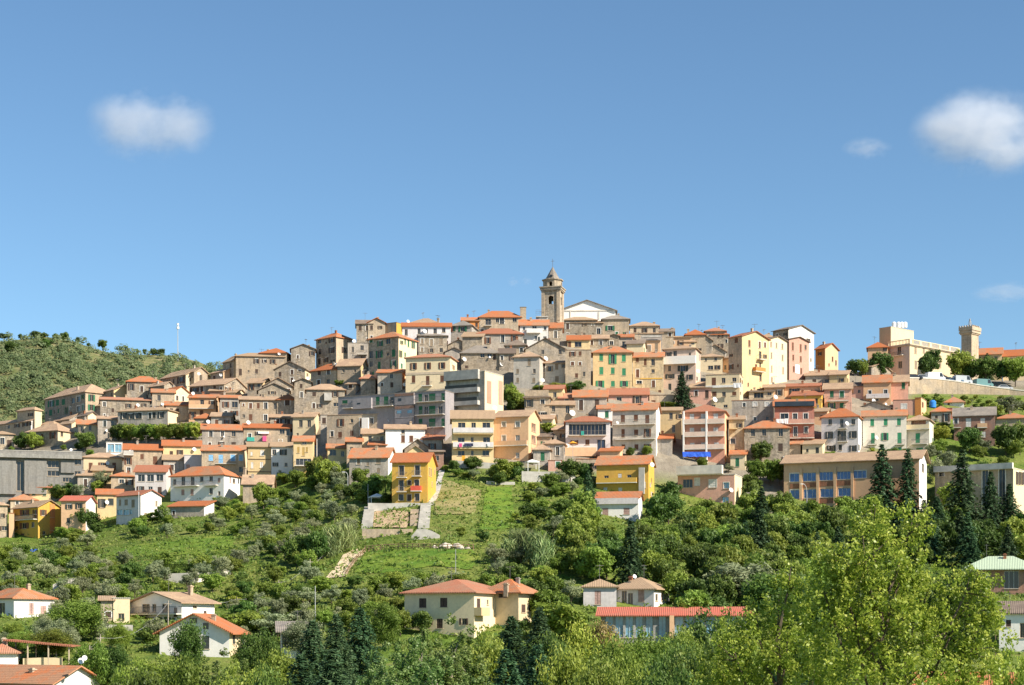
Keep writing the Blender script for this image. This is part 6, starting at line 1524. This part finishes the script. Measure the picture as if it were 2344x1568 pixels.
def boxhedge(seed):
    rng = np.random.default_rng(seed); n = 2600
    C = np.stack([rng.random(n) - .5, (rng.random(n) - .5)*.3, rng.random(n)], 1); f = rng.integers(0, 3, n)
    C[f == 0, 1] = -.15 + rng.normal(size=(f == 0).sum())*.015; C[f == 1, 2] = 1 + rng.normal(size=(f == 1).sum())*.03
    N = np.where((f == 0)[:, None], [[0, -1, .2]], np.where((f == 1)[:, None], [[0, 0, 1]], [[1, 0, .2]])) + rng.normal(size=(n, 3))*.4
    return leaf_mesh('foliage', C, N, .06*(.6 + .8*rng.random(n)), rng.random(n)*.8, 'leaf_dark', .6)
proto('hedge', boxhedge(165), None)

KIND = {'broad': ('leafy_tree', 'leafy green tree', 'tree'), 'dark': ('bushy_tree', 'dark bushy tree', 'tree'), 'lime': ('young_tree', 'yellow-green tree', 'tree'), 'rust': ('dry_tree', 'brownish tree', 'tree'),
        'olive': ('olive_tree', 'olive tree', 'olive tree'), 'shrub': ('shrub', 'low shrub', 'shrub'), 'conifer': ('conifer_tree', 'dark conifer', 'conifer'), 'poplar_green': ('poplar_tree', 'silvery poplar', 'poplar'),
        'reed': ('reed_clump', 'pale reed clump', 'reeds'), 'palm': ('palm_tree', 'small palm', 'palm'), 'hedge': ('hedge', 'clipped hedge', 'hedge')}
TREES = []
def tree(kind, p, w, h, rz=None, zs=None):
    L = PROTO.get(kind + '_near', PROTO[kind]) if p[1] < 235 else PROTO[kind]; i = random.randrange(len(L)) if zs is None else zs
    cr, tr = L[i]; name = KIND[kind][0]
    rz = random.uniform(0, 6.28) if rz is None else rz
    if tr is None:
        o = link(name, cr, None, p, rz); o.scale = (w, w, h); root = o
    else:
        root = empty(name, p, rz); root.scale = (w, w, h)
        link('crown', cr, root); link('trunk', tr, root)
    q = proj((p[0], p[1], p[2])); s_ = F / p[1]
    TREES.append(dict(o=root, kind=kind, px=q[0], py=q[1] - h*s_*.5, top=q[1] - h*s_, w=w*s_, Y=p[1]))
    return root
def TT(t, x, yt, yb, wpx, kind, dz=0.0, **kw):
    p = ground(*P(t, x, yb)); sc = TILES[t][2]; m = F / p.y
    h = (yb - yt) / sc / m; w = wpx / sc / m * (1.3 if kind == 'conifer' else 1.12)
    tree(kind, (p.x, p.y, p.z + dz), w*1.05, h*1.04, **kw)
# -- trees standing among the houses
for x in (1590, 1690, 1790, 1890, 1990, 2090, 2190, 2275): TT('B1', x, 60 + (x*7) % 50, 345, 215, ('broad', 'lime', 'broad', 'dark')[(x//100) % 4])
for x in (90, 180, 265, 345): TT('B2', x, 50 + (x*7) % 40, 330, 210, ('broad', 'lime')[(x//100) % 2])
for a in (('B1',1150,195,470,270,'dark'),('B1',290,205,450,190,'dark'),('B1',450,205,450,230,'broad'),('B1',880,700,920,140,'palm'),('B1',900,890,1090,300,'dark'),('B1',1370,725,1010,230,'olive'),('B1',1300,850,1060,170,'broad'),
          ('B1',60,925,1100,260,'broad'),('B1',480,985,1110,260,'lime'),('B1',700,900,1130,260,'dark'),('B1',1050,900,1110,200,'olive'),('B1',820,960,1130,220,'broad'),('B1',1150,1220,1540,330,'dark'),('B1',1050,1290,1560,240,'broad'),('B1',1430,1230,1345,140,'broad'),('B1',2180,1180,1420,190,'broad'),('B1',2050,1270,1430,200,'shrub'),
          ('A2',2270,905,1030,130,'broad'),('A2',640,1440,1520,150,'shrub'),('A2',760,1425,1520,160,'shrub'),('A2',870,1450,1520,140,'shrub'),('A3',2280,960,1330,200,'broad'),('A4',70,1010,1340,240,'broad'),('A4',130,1170,1350,160,'broad'),('A4',30,1190,1360,160,'dark'),
          ('A4',600,945,1075,170,'lime'),('A4',720,950,1085,150,'broad'),('A4',880,925,1085,230,'dark'),('A4',410,985,1070,190,'broad'),('A4',600,1060,1200,150,'dark'),('A5',15,830,1300,250,'conifer'),('A4',2080,1205,1290,220,'broad'),('A4',2010,1225,1290,140,'shrub'),
          ('A6',1065,485,900,270,'dark'),('A6',1480,500,930,330,'broad'),('A6',1640,640,940,240,'dark'),('A6',1830,600,960,360,'dark'),('A6',2050,640,980,220,'dark'),('A6',2230,590,1010,330,'broad'),('A6',400,545,860,310,'dark'),('A6',60,640,860,190,'dark'),('A6',170,630,870,170,'broad'),('A6',1500,390,620,110,'dark'),('A6',1850,390,760,170,'conifer'),
          ('A6',2150,1140,1430,330,'olive'),('A6',1950,1230,1440,220,'broad'),('A6',1250,1480,1600,170,'lime'),
          ('B4',500,65,270,210,'lime'),('B3',2180,560,880,380,'broad'),('B3',2310,590,860,280,'dark'),('B3',1770,525,720,230,'dark'),('B3',1570,700,810,150,'broad'),('B3',1700,740,830,200,'shrub'),('B4',800,565,880,300,'dark'),('B4',980,600,880,260,'dark'),('B4',540,745,1010,230,'broad'),('B4',1040,750,1330,250,'conifer'),
          ('B4',310,1150,1440,360,'dark'),('B4',700,880,1060,220,'broad'),('B4',420,950,1090,220,'olive'),('B4',700,1090,1330,240,'dark'),('B4',850,1270,1520,330,'broad'),
          ('B5',1075,320,640,280,'dark'),('B5',1000,560,900,260,'broad'),('B5',1200,555,930,330,'broad'),('B5',1320,600,910,200,'broad'),('B5',920,760,960,220,'dark'),('B5',640,640,760,140,'olive'),
          ('B6',440,430,1400,420,'conifer'),('B6',790,490,1440,340,'conifer'),('B6',1520,500,1540,460,'conifer'),('B6',1900,780,1540,330,'conifer'),('B6',1240,110,350,230,'lime'),('B6',1610,130,490,300,'dark'),('B6',2100,80,540,320,'dark'),('B6',2290,60,520,260,'dark'),('B6',1180,350,520,260,'broad'),('B6',1320,450,760,300,'olive'),('B6',1180,560,940,220,'olive'),('B6',2150,940,1540,330,'conifer'),('B6',1180,1100,1560,330,'conifer'),
          ('B3',600,790,1130,150,'palm'),('B3',680,820,1140,130,'palm'),('B3',450,780,1110,280,'dark'),('B3',260,680,940,240,'broad'),('B3',160,880,1110,260,'dark'),('B3',300,960,1160,220,'dark'),('B3',940,1000,1150,105,'dark'),('B3',600,1080,1170,110,'shrub'),
          ('B2',1960,520,960,260,'broad'),('B2',2090,560,1010,330,'broad'),('B2',2240,690,980,220,'olive'),('B2',1760,740,900,260,'shrub'),('B2',1530,760,900,240,'broad'),('B2',1250,880,1240,330,'broad'),('B2',700,1070,1240,200,'olive'),('B2',860,1100,1240,180,'broad'),
          ('C3',1150,340,500,170,'olive'),('C2',790,40,370,280,'dark'),('C2',1000,20,360,240,'dark'),('C2',900,200,440,200,'broad'),('C3',120,680,900,170,'broad'),('C2',1780,700,900,160,'palm')): TT(*a)
# reeds
for a in (('C2',1200,0,250,230),('C2',1290,-30,230,200),('C2',1130,90,290,170),('C3',1350,20,300,220),('C3',1440,30,330,240),('C3',1240,120,340,180),('C3',1520,60,380,220),('C3',1600,130,420,200)): TT(*a, 'reed')
TT('C1', 1830, 362, 445, 300, 'hedge', rz=.05); TT('C1', 2080, 365, 440, 200, 'hedge', rz=.05); TT('C1', 815, 425, 500, 190, 'hedge', rz=.05)
# -- foreground trees: (column, top row, width, kind, distance)
def FG(px, top, wpx, kind, Y, **kw):
    u, v = uv(px, top); z0 = H(u, Y); h = v*Y - z0
    tree(kind, (u*Y, Y, z0), wpx*Y/F*(1.5 if kind == 'conifer' else 1.2), max(h, 1.5)*1.03, **kw)
for a in ((345,1502,130,'broad',185),(430,1422,75,'dark',212),(510,1478,130,'poplar_green',150),(590,1440,90,'dark',205),(640,1490,110,'broad',170),(715,1432,120,'conifer',172),(770,1415,100,'conifer',182),(825,1400,120,'conifer',192),
          (880,1462,110,'poplar_green',135),(960,1408,130,'poplar_green',142),(1035,1398,140,'poplar_green',145),(1100,1440,120,'broad',155),(1170,1420,120,'conifer',182),(1235,1402,110,'conifer',178),(1265,1455,100,'dark',165),(1325,1428,115,'lime',175),(1400,1465,130,'broad',160),
          (1485,1442,120,'broad',178),(1560,1475,140,'dark',150),(1640,1395,150,'dark',190),(1700,1282,170,'olive',262),(1770,1310,140,'dark',250),(178,1375,120,'broad',232),(120,1440,90,'broad',222),(215,1470,90,'broad',200),(265,1478,80,'dark',200),(300,1512,90,'broad',150),
          (330,1535,140,'dark',130),(430,1510,120,'broad',150),(470,1540,150,'poplar_green',120),(560,1520,130,'broad',140),(610,1530,120,'dark',130),(690,1510,150,'conifer',135),(760,1500,150,'conifer',140),(850,1520,140,'poplar_green',115),(910,1480,140,'poplar_green',118),(1000,1470,160,'poplar_green',112),(1080,1500,150,'poplar_green',118),
          (1160,1500,150,'conifer',130),(1230,1490,150,'conifer',135),(1300,1490,130,'broad',130),(1360,1520,140,'broad',120),(1440,1500,140,'broad',125),(1520,1510,150,'dark',118),(1600,1470,150,'dark',130),(1660,1450,150,'broad',140),(1380,1425,90,'rust',205),(1560,1440,110,'broad',185),
          (1860,1330,170,'dark',200),(2000,1290,160,'dark',210),(2200,1300,150,'dark',215),(1290,1370,110,'broad',240),(1250,1345,80,'broad',250),(880,1380,80,'broad',232),(620,1400,110,'olive',240),(690,1420,90,'olive',225),(560,1395,90,'broad',240),(1590,1345,90,'broad',245),(1640,1360,80,'dark',245),(2330,1480,110,'lime',120)): FG(*a)
# the two big sunlit poplars close to the viewer: limbs carrying lobes of small leaf clumps
def big_poplar(seed, trunk_px, Y, lobes, per=44, size=.135):
    rng = np.random.default_rng(seed); u0 = uv(trunk_px, 0)[0]; base = Vector((u0*Y, Y, H(u0, Y)))
    cen, rad = [], []; b = MB(); k = Y/F
    zt = max(at(x, y, Y).z for x, y, _, _ in lobes) - base.z
    b.tube([(0, 0, -.5), (.1, 0, zt*.35), (.2, .1, zt*.6), (.1, 0, zt*.9)], [.34, .26, .13, .04], 8)
    for x, y, rx, ry in lobes:
        c = at(x, y, Y) - base; c.y = rng.uniform(-1, 1)*min(1.6, rx*k*.6)
        n = int(10 + rx*ry*k*k*21)
        d = unit(rng, n)*(rng.random((n, 1))**.42); lob = 1 + .22*rng.normal(size=(n, 1))
        q = np.array([c.x, c.y, c.z]) + d*lob*np.array([rx*k, rx*k*.85, ry*k]); cen.append(q); rad.append(.18 + .24*rng.random(n))
        s_ = max(.25*zt, c.z - abs(c.x)*1.1 - 1.5); s_ = min(s_, zt*.85)
        b.tube([(0.1, 0, s_), (c.x*.45, c.y*.5, s_ + (c.z - s_)*.4), (c.x*.85, c.y, c.z - .2), tuple(c + Vector((0, 0, ry*k*.7)))], [.09, .06, .035, .015], 5)
        for j in range(4):
            e = q[rng.integers(n)]; b.tube([(c.x*.85, c.y, c.z - .2), tuple(e)], [.035, .012], 4)
    cen = np.concatenate(cen); rad = np.concatenate(rad)
    L = clumps(rng, cen, rad, per, size, .8, (.8, .8, 1.45))
    root = empty('poplar_tree', base)
    link('crown', leaf_mesh('crown', *L, 'leaf_poplar', .6), root); b.build('trunk', M['bark'], root)
    return root
tag(big_poplar(1, 2010, 66, [(1995,1205,62,66),(1965,1275,100,80),(2092,1215,40,55),(2080,1300,95,85),(2000,1375,140,95),(2140,1385,110,80),(2240,1345,48,48),(2225,1405,70,60),(1905,1320,75,75),(1880,1405,110,85),(2090,1470,150,95),(1960,1490,160,95),(2235,1475,65,65),(2060,1560,190,70),(2200,1550,110,70)]),
    'biggest sunlit yellow-green poplar at the lower right', 'poplar', 'poplars')
tag(big_poplar(2, 1775, 72, [(1808,1335,50,55),(1790,1410,85,75),(1735,1450,80,60),(1670,1500,75,55),(1800,1500,120,75),(1640,1550,80,45),(1740,1560,120,60),(1870,1540,100,70)]),
    'second yellow-green poplar left of the biggest one at lower right', 'poplar', 'poplars')
# -- scattered trees of the gardens and groves, kept clear of houses, meadow, paths
KEEP = [(830,1262,1085,1300), (835,1150,1000,1245), (760,1262,832,1315), (985,1110,1110,1190), (240,1228,520,1262), (300,1365,492,1400), (1090,1115,1160,1215)]
def inpoly(x, y, pl):
    c = False; j = len(pl) - 1
    for i in range(len(pl)):
        if (pl[i][1] > y) != (pl[j][1] > y) and x < (pl[j][0]-pl[i][0])*(y-pl[i][1])/(pl[j][1]-pl[i][1]) + pl[i][0]: c = not c
        j = i
    return c
PLACED = []
def scatter(poly, n, kinds, wts, wr, hr, seed, gap=.42, tries=1500):
    rr = random.Random(seed); k = 0
    xs = [p[0] for p in poly]; ys = [p[1] for p in poly]
    for _ in range(tries):
        if k >= n: break
        px, py = rr.uniform(min(xs), max(xs)), rr.uniform(min(ys), max(ys))
        if not inpoly(px, py, poly): continue
        g = ground(px, py); kind = rr.choices(kinds, wts)[0]
        w = rr.uniform(*wr); h = w*rr.uniform(*hr)
        if kind == 'shrub': w *= .7; h = w*.75
        if kind == 'conifer': h = w*rr.uniform(1.35, 1.8)
        m = F/g.y; rect = (px - w*m*.45, py - h*m, px + w*m*.45, py)
        if any((g.x-a)**2 + (g.y-b_)**2 < ((w + c)*gap)**2 for a, b_, c in PLACED): continue
        bad = False
        for x0, y0, x1, y1 in KEEP:
            ox = min(rect[2], x1) - max(rect[0], x0); oy = min(rect[3], y1) - max(rect[1], y0)
            if ox > 0 and oy > 6: bad = True; break
        if bad: continue
        for bd in BLD:
            x0, y0, x1, y1 = bd['r']
            if bd['Y'] > g.y - 1:
                ox = min(rect[2], x1) - max(rect[0], x0); oy = min(rect[3], y1 - (y1-y0)*.12) - max(rect[1], y0)
                if ox > 0 and oy > 0 and ox*oy > .07*(x1-x0)*(y1-y0): bad = True; break
            c, s = math.cos(bd['th']), math.sin(bd['th']); dx, dy = g.x - bd['A'].x, g.y - bd['A'].y
            lx, ly = dx*c + dy*s, -dx*s + dy*c
            if -w*.35 < lx < bd['w'] + w*.35 and -w*.35 < ly < bd['d'] + w*.35: bad = True; break
        if bad: continue
        random.seed(rr.randrange(10**6))
        tree(kind, tuple(g), w, h); PLACED.append((g.x, g.y, w)); k += 1
scatter([(130,1235),(300,1195),(480,1165),(560,1120),(640,1080),(760,1075),(840,1130),(840,1215),(760,1295),(560,1325),(200,1335),(90,1300)], 125, ('broad','dark','olive','shrub'), (.44,.10,.36,.10), (2.4,4.5), (.75,1.05), 1)
scatter([(0,1262),(150,1300),(500,1320),(905,1330),(905,1430),(600,1480),(330,1490),(0,1505)], 120, ('olive','broad','dark','shrub'), (.50,.34,.08,.08), (2.4,4.3), (.75,1.05), 2)
scatter([(990,1075),(1100,1085),(1360,1080),(1360,1200),(1420,1260),(1320,1335),(1100,1320),(1080,1250),(1000,1235)], 60, ('broad','olive','shrub','dark'), (.42,.2,.22,.16), (2.4,4.4), (.75,1.05), 3)
scatter([(1290,1200),(1480,1150),(1700,1130),(1800,1200),(1880,1225),(1900,1400),(1560,1420),(1330,1335)], 95, ('dark','broad','conifer'), (.5,.44,.06), (4.6,7.2), (.95,1.3), 4, .34)
scatter([(1830,1215),(2000,1150),(2344,1190),(2344,1330),(1900,1330)], 34, ('conifer','dark','broad'), (.45,.4,.15), (4.6,6.6), (1.0,1.4), 5, .34)
scatter([(2080,985),(2344,960),(2344,1130),(2200,1130),(2120,1060)], 16, ('dark','broad','olive','shrub'), (.4,.3,.15,.15), (3,5), (.85,1.1), 6)
scatter([(905,1330),(1330,1335),(1330,1470),(905,1470)], 22, ('broad','olive','dark'), (.5,.25,.25), (3,4.6), (.85,1.1), 7)
scatter([(760,1060),(890,1065),(890,1160),(830,1170),(760,1130)], 12, ('broad','dark','shrub'), (.5,.3,.2), (2.4,3.6), (.85,1.1), 8)
# -- greenery in the gaps of the town
scatter([(1250,985),(1700,1000),(2060,960),(2100,1060),(1800,1075),(1300,1085)], 22, ('dark','broad','shrub'), (.35,.3,.35), (1.8,3.4), (.8,1.1), 11)
scatter([(0,960),(700,900),(900,1000),(760,1070),(450,1130),(0,1180)], 26, ('dark','broad','shrub'), (.3,.3,.4), (1.6,3.2), (.8,1.1), 12)
scatter([(2085,908),(2344,918),(2344,945),(2110,932)], 26, ('shrub','broad'), (.7,.3), (1.8,3.0), (.7,.9), 13, .3)
# -- individual trees on the mountain ridge
for i, (x, yt, yb, wp) in enumerate(((60,290,370,170),(275,290,370,60),(480,255,370,150),(585,275,370,130),(745,265,370,90),(870,260,400,120),(1040,320,420,70),(1185,385,440,60),(1375,320,450,150),(150,400,580,210),(600,360,500,190),(1840,480,560,50),(1935,475,560,60),(2060,475,580,110),(2160,465,580,120))):
    px, py = P('A1', x, yb); u, v = uv(px, py); Y = 992.0 - 3*i % 7
    lo, hi = 640.0, 1000.0
    for _ in range(30):
        m_ = .5*(lo + hi)
        if HH(u, m_) >= v*m_: hi = m_
        else: lo = m_
    Y = hi; z = HH(u, Y); sc = 5.855*F/Y
    tree('dark', (u*Y, Y, z - .5), wp/sc*1.05, (yb - yt)/sc*1.15)
# -- the wood on the mountain (one mass) and the rough grass (one mass)
def forest():
    rng = np.random.default_rng(5); C, N, S, T = [], [], [], []; k = 0
    while k < 3000:
        px = rng.uniform(-160, 640); t = rng.random(); Y = 690 + 310*t; u = (px - CX)/F
        z = HH(u, Y); top = np.interp(px, [a for a, _ in HC], [b for _, b in HC]); py = HY - z/Y*F
        if py < top + 38 and rng.random() < .55 - .2*math.sin(px*.05): continue
        k += 1; r = rng.uniform(1.9, 3.7); per = 72
        d = unit(rng, per); d[:, 2] = np.abs(d[:, 2])
        C.append(np.array([u*Y, Y, z + r*.45]) + d*np.array([r, r, r*1.0])*(.55 + .5*rng.random((per, 1)))); N.append(d + [.25, -.25, .25] + rng.normal(size=(per, 3))*.35)
        S.append(r*.34*(.6 + .7*rng.random(per))); T.append(np.full(per, rng.random()*.75) + .2*rng.random(per))
    o = link('wooded_hillside', leaf_mesh('wooded_hillside', np.concatenate(C), np.concatenate(N), np.concatenate(S), np.concatenate(T), 'leaf_forest', .8))
    tag(o, 'far wooded mountainside behind the left end of town', 'woodland', kind='stuff')
forest()
def rough_grass():
    rng = np.random.default_rng(6); C, N, S, T = [], [], [], []
    n = 0
    while n < 26000:
        px = rng.uniform(-40, 2400); Y = rng.uniform(215, 400) if rng.random() < .88 else rng.uniform(400, 470); u = (px - CX)/F; z = H(u, Y); py = HY - z/Y*F
        lim = np.interp(px, [0, 500, 780, 1050, 1500, 1800, 2050, 2095, 2344], [1160, 1110, 1060, 1070, 1100, 1150, 1010, 905, 905])
        if py < lim + 6 or py > 1500: continue
        tall = rng.random() < .2; m_ = 7 if tall else 4; s_ = .75 if tall else .38
        C.append(np.array([u*Y, Y, z]) + np.stack([rng.normal(size=m_)*s_*.7, rng.normal(size=m_)*s_*.7, rng.random(m_)*s_*.7 + .05], 1)); N.append(rng.normal(size=(m_, 3)) + [0, -.3, .6])
        S.append(s_*(.6 + .6*rng.random(m_))); T.append(rng.random()*.7 + .3*rng.random(m_)); n += 1
    o = link('rough_grass', leaf_mesh('rough_grass', np.concatenate(C), np.concatenate(N), np.concatenate(S), np.concatenate(T), 'leaf_grass', .5))
    tag(o, 'rough grass and weeds covering the garden slopes', 'grass', kind='stuff')
rough_grass()
def scrub():
    rng = np.random.default_rng(9); C, N, S, T = [], [], [], []; n = 0
    while n < 1500:
        px = rng.uniform(-40, 2400); Y = rng.uniform(150, 400); u = (px - CX)/F; z = H(u, Y); py = HY - z/Y*F
        lim = np.interp(px, [0, 500, 780, 1050, 1500, 1800, 2050, 2095, 2344], [1160, 1110, 1060, 1070, 1100, 1150, 1010, 905, 905])
        if py < lim + 10 or any(a - 14 < px < c + 14 and b - 4 < py < d + 16 for a, b, c, d in KEEP): continue
        if any(bd['r'][0] - 5 < px < bd['r'][2] + 5 and bd['r'][1] + 10 < py < bd['r'][3] + 14 and bd['Y'] > Y - 3 for bd in BLD): continue
        if math.sin(px*.021) + math.sin(Y*.11 + px*.013) < -.35: continue
        r = rng.uniform(.45, 1.25); per = 44; d_ = unit(rng, per); d_[:, 2] = np.abs(d_[:, 2])
        C.append(np.array([u*Y, Y, z]) + d_*np.array([r*1.2, r*1.2, r*.8])*(.4 + .65*rng.random((per, 1)))); N.append(d_ + rng.normal(size=(per, 3))*.5)
        S.append(.34*(.6 + .7*rng.random(per))); T.append(np.full(per, rng.random()*.8) + .2*rng.random(per)); n += 1
    o = link('undergrowth', leaf_mesh('undergrowth', np.concatenate(C), np.concatenate(N), np.concatenate(S), np.concatenate(T), 'leaf_scrub', .6))
    tag(o, 'mixed undergrowth and brambles between the trees', 'undergrowth', kind='stuff')
scrub()
# ------------------------------------------------------------------ labels of the plants, from what they stand by
LM = [(b['r'], b['short']) for b in BLD if b['short']]
LM += [((0, 760, 500, 830), 'wooded mountain'), ((830, 1262, 1085, 1300), 'bright meadow'), ((760, 1262, 832, 1315), 'sandy path'), ((2085, 865, 2344, 905), 'plaza wall'), ((840, 1160, 995, 1240), 'rubble slope')]
NUMW = ['', '', 'two', 'three', 'four', 'five', 'six', 'seven', 'eight', 'nine', 'ten', 'eleven', 'twelve']
ORD = ['first', 'second', 'third', 'fourth', 'fifth', 'sixth', 'seventh', 'eighth', 'ninth', 'tenth', 'eleventh', 'twelfth']
def label_plants():
    by = {}
    for t in TREES:
        best = None
        for (x0, y0, x1, y1), nm in LM:
            dx = max(x0 - t['px'], 0, t['px'] - x1); dy = max(y0 - t['py'], 0, t['py'] - y1)
            d = math.hypot(dx, dy*1.3) + (0 if dx + dy > 0 else 6)
            if best is None or d < best[0]: best = (d, nm, (x0, y0, x1, y1))
        d, nm, (x0, y0, x1, y1) = best
        if nm == 'wooded mountain': rel = 'on the crest of'
        elif t['px'] < x0: rel = 'left of'
        elif t['px'] > x1: rel = 'right of'
        elif t['py'] > y1 - 4: rel = 'below'
        elif t['py'] < y0: rel = 'above'
        else: rel = 'in front of'
        if d > 60 and rel in ('left of', 'right of'): rel = 'well ' + rel
        by.setdefault((KIND[t['kind']][1], rel, nm), []).append(t)
    for (kp, rel, nm), L in by.items():
        n = len(L)
        if n == 1: tag(L[0]['o'], f'{kp} {rel} the {nm}')
        else:
            L.sort(key=lambda t: t['px'])
            pl = kp + ('es' if kp.endswith('sh') else 's')
            for i, t in enumerate(L):
                if n == 2: lb = f"{('left', 'right')[i]} one of two {pl} {rel} the {nm}"
                else:
                    o_ = 'leftmost' if i == 0 else ('rightmost' if i == n - 1 else (ORD[i] if i < 12 else str(i+1) + 'th') + ' from left')
                    lb = f"{o_} of {NUMW[n] if n < 13 else n} {pl} {rel} the {nm}"
                if len(lb.split()) > 16: lb = lb.replace(f' of {NUMW[n] if n < 13 else n} ', ' of ').replace('in front of', 'before')
                tag(t['o'], lb)
        for t in L: tag(t['o'], cat=KIND[t['kind']][2], group={'tree': 'broadleaf trees', 'olive tree': 'olive trees', 'conifer': 'conifers', 'poplar': 'poplars', 'shrub': 'shrubs', 'reeds': 'reed clumps', 'palm': 'palms', 'hedge': 'clipped hedges'}[KIND[t['kind']][2]])
label_plants()
# ------------------------------------------------------------------ clouds, far beyond the hill
def cloud(px, py, wpx, hpx, label, seed, dens=.045, lobes=6, tilt=0.0, Y=2600.0):
    c = at(px, py, Y); rx, rz = wpx*Y/F/2, hpx*Y/F/2; ry = rx*.6
    m = bpy.data.materials.new('cloud'); m.use_nodes = True; nt = m.node_tree; nt.nodes.clear()
    out = nt.nodes.new('ShaderNodeOutputMaterial'); pv = nt.nodes.new('ShaderNodeVolumePrincipled')
    pv.inputs['Color'].default_value = (.96, .97, 1, 1); pv.inputs['Anisotropy'].default_value = .2
    nt.links.new(pv.outputs[0], out.inputs['Volume'])
    tc = nt.nodes.new('ShaderNodeTexCoord'); rr = random.Random(seed)
    # a union of soft blobs, roughened by noise, all in the cloud's own space (-1..1)
    n1 = nd(nt, 'ShaderNodeTexNoise', i_Scale=2.3, i_Detail=7.0, i_Roughness=.66); mp = nd(nt, 'ShaderNodeMapping'); mp.inputs['Location'].default_value = (seed, seed*2, 0)
    nt.links.new(tc.outputs['Object'], mp.inputs[0]); nt.links.new(mp.outputs[0], n1.inputs['Vector'])
    acc = None
    for i in range(lobes):
        k = -0.62 + 1.24*i/(max(lobes - 1, 1)); r = rr.uniform(.50, .72)*(1.1 - .45*abs(k))
        ct = (k, rr.uniform(-.2, .2), rr.uniform(-.18, .18) - tilt*k)
        ds = nd(nt, 'ShaderNodeVectorMath', operation='DISTANCE'); ds.inputs[1].default_value = ct; nt.links.new(tc.outputs['Object'], ds.inputs[0])
        f = mrange(nt, ds.outputs['Value'], 0, r*1.5, 1.0, 0.0)
        if acc is None: acc = f
        else:
            mx = nd(nt, 'ShaderNodeMath', operation='MAXIMUM'); nt.links.new(acc, mx.inputs[0]); nt.links.new(f, mx.inputs[1]); acc = mx.outputs[0]
    ad = nd(nt, 'ShaderNodeMath', operation='MULTIPLY_ADD', i_1=2.1, i_2=-1.22); nt.links.new(n1.outputs['Fac'], ad.inputs[0])
    sm = nd(nt, 'ShaderNodeMath', operation='ADD'); nt.links.new(acc, sm.inputs[0]); nt.links.new(ad.outputs[0], sm.inputs[1])
    dn = mrange(nt, sm.outputs[0], .03, .75, 0.0, dens*1.5)
    ln = nd(nt, 'ShaderNodeVectorMath', operation='LENGTH'); nt.links.new(tc.outputs['Object'], ln.inputs[0])
    fd = nd(nt, 'ShaderNodeMath', operation='MULTIPLY'); nt.links.new(mrange(nt, ln.outputs['Value'], .62, 1.04, 1.0, 0.0), fd.inputs[0]); nt.links.new(dn, fd.inputs[1])
    nt.links.new(fd.outputs[0], pv.inputs['Density'])
    b = MB(); n = 16; mm = 8
    for j in range(mm + 1):
        e = math.pi*j/mm - math.pi/2
        for i in range(n):
            a = 2*math.pi*i/n; b.v.append((1.15*math.cos(e)*math.cos(a), 1.1*math.cos(e)*math.sin(a), 1.1*math.sin(e)))
    for j in range(mm):
        for i in range(n): b.f.append((j*n+i, j*n+(i+1)%n, (j+1)*n+(i+1)%n, (j+1)*n+i)); b.m.append(0)
    o = b.build('cloud', m, None, c); o.scale = (rx, ry, rz); tag(o, label, 'cloud')
cloud(345, 280, 300, 210, 'small white cloud in the left part of the sky', 3, .013, 5, .25)
cloud(2250, 305, 340, 220, 'larger white cloud at the right edge of the sky', 8, .016, 6, .55)
cloud(1985, 340, 120, 60, 'faint wisp left of the larger right cloud', 5, .009, 3)
cloud(1190, 645, 60, 40, 'tiny faint wisp left of the bell tower spire', 6, .012, 2)
cloud(2300, 670, 160, 60, 'pale low wisp above the plaza tower at right', 9, .007, 3)
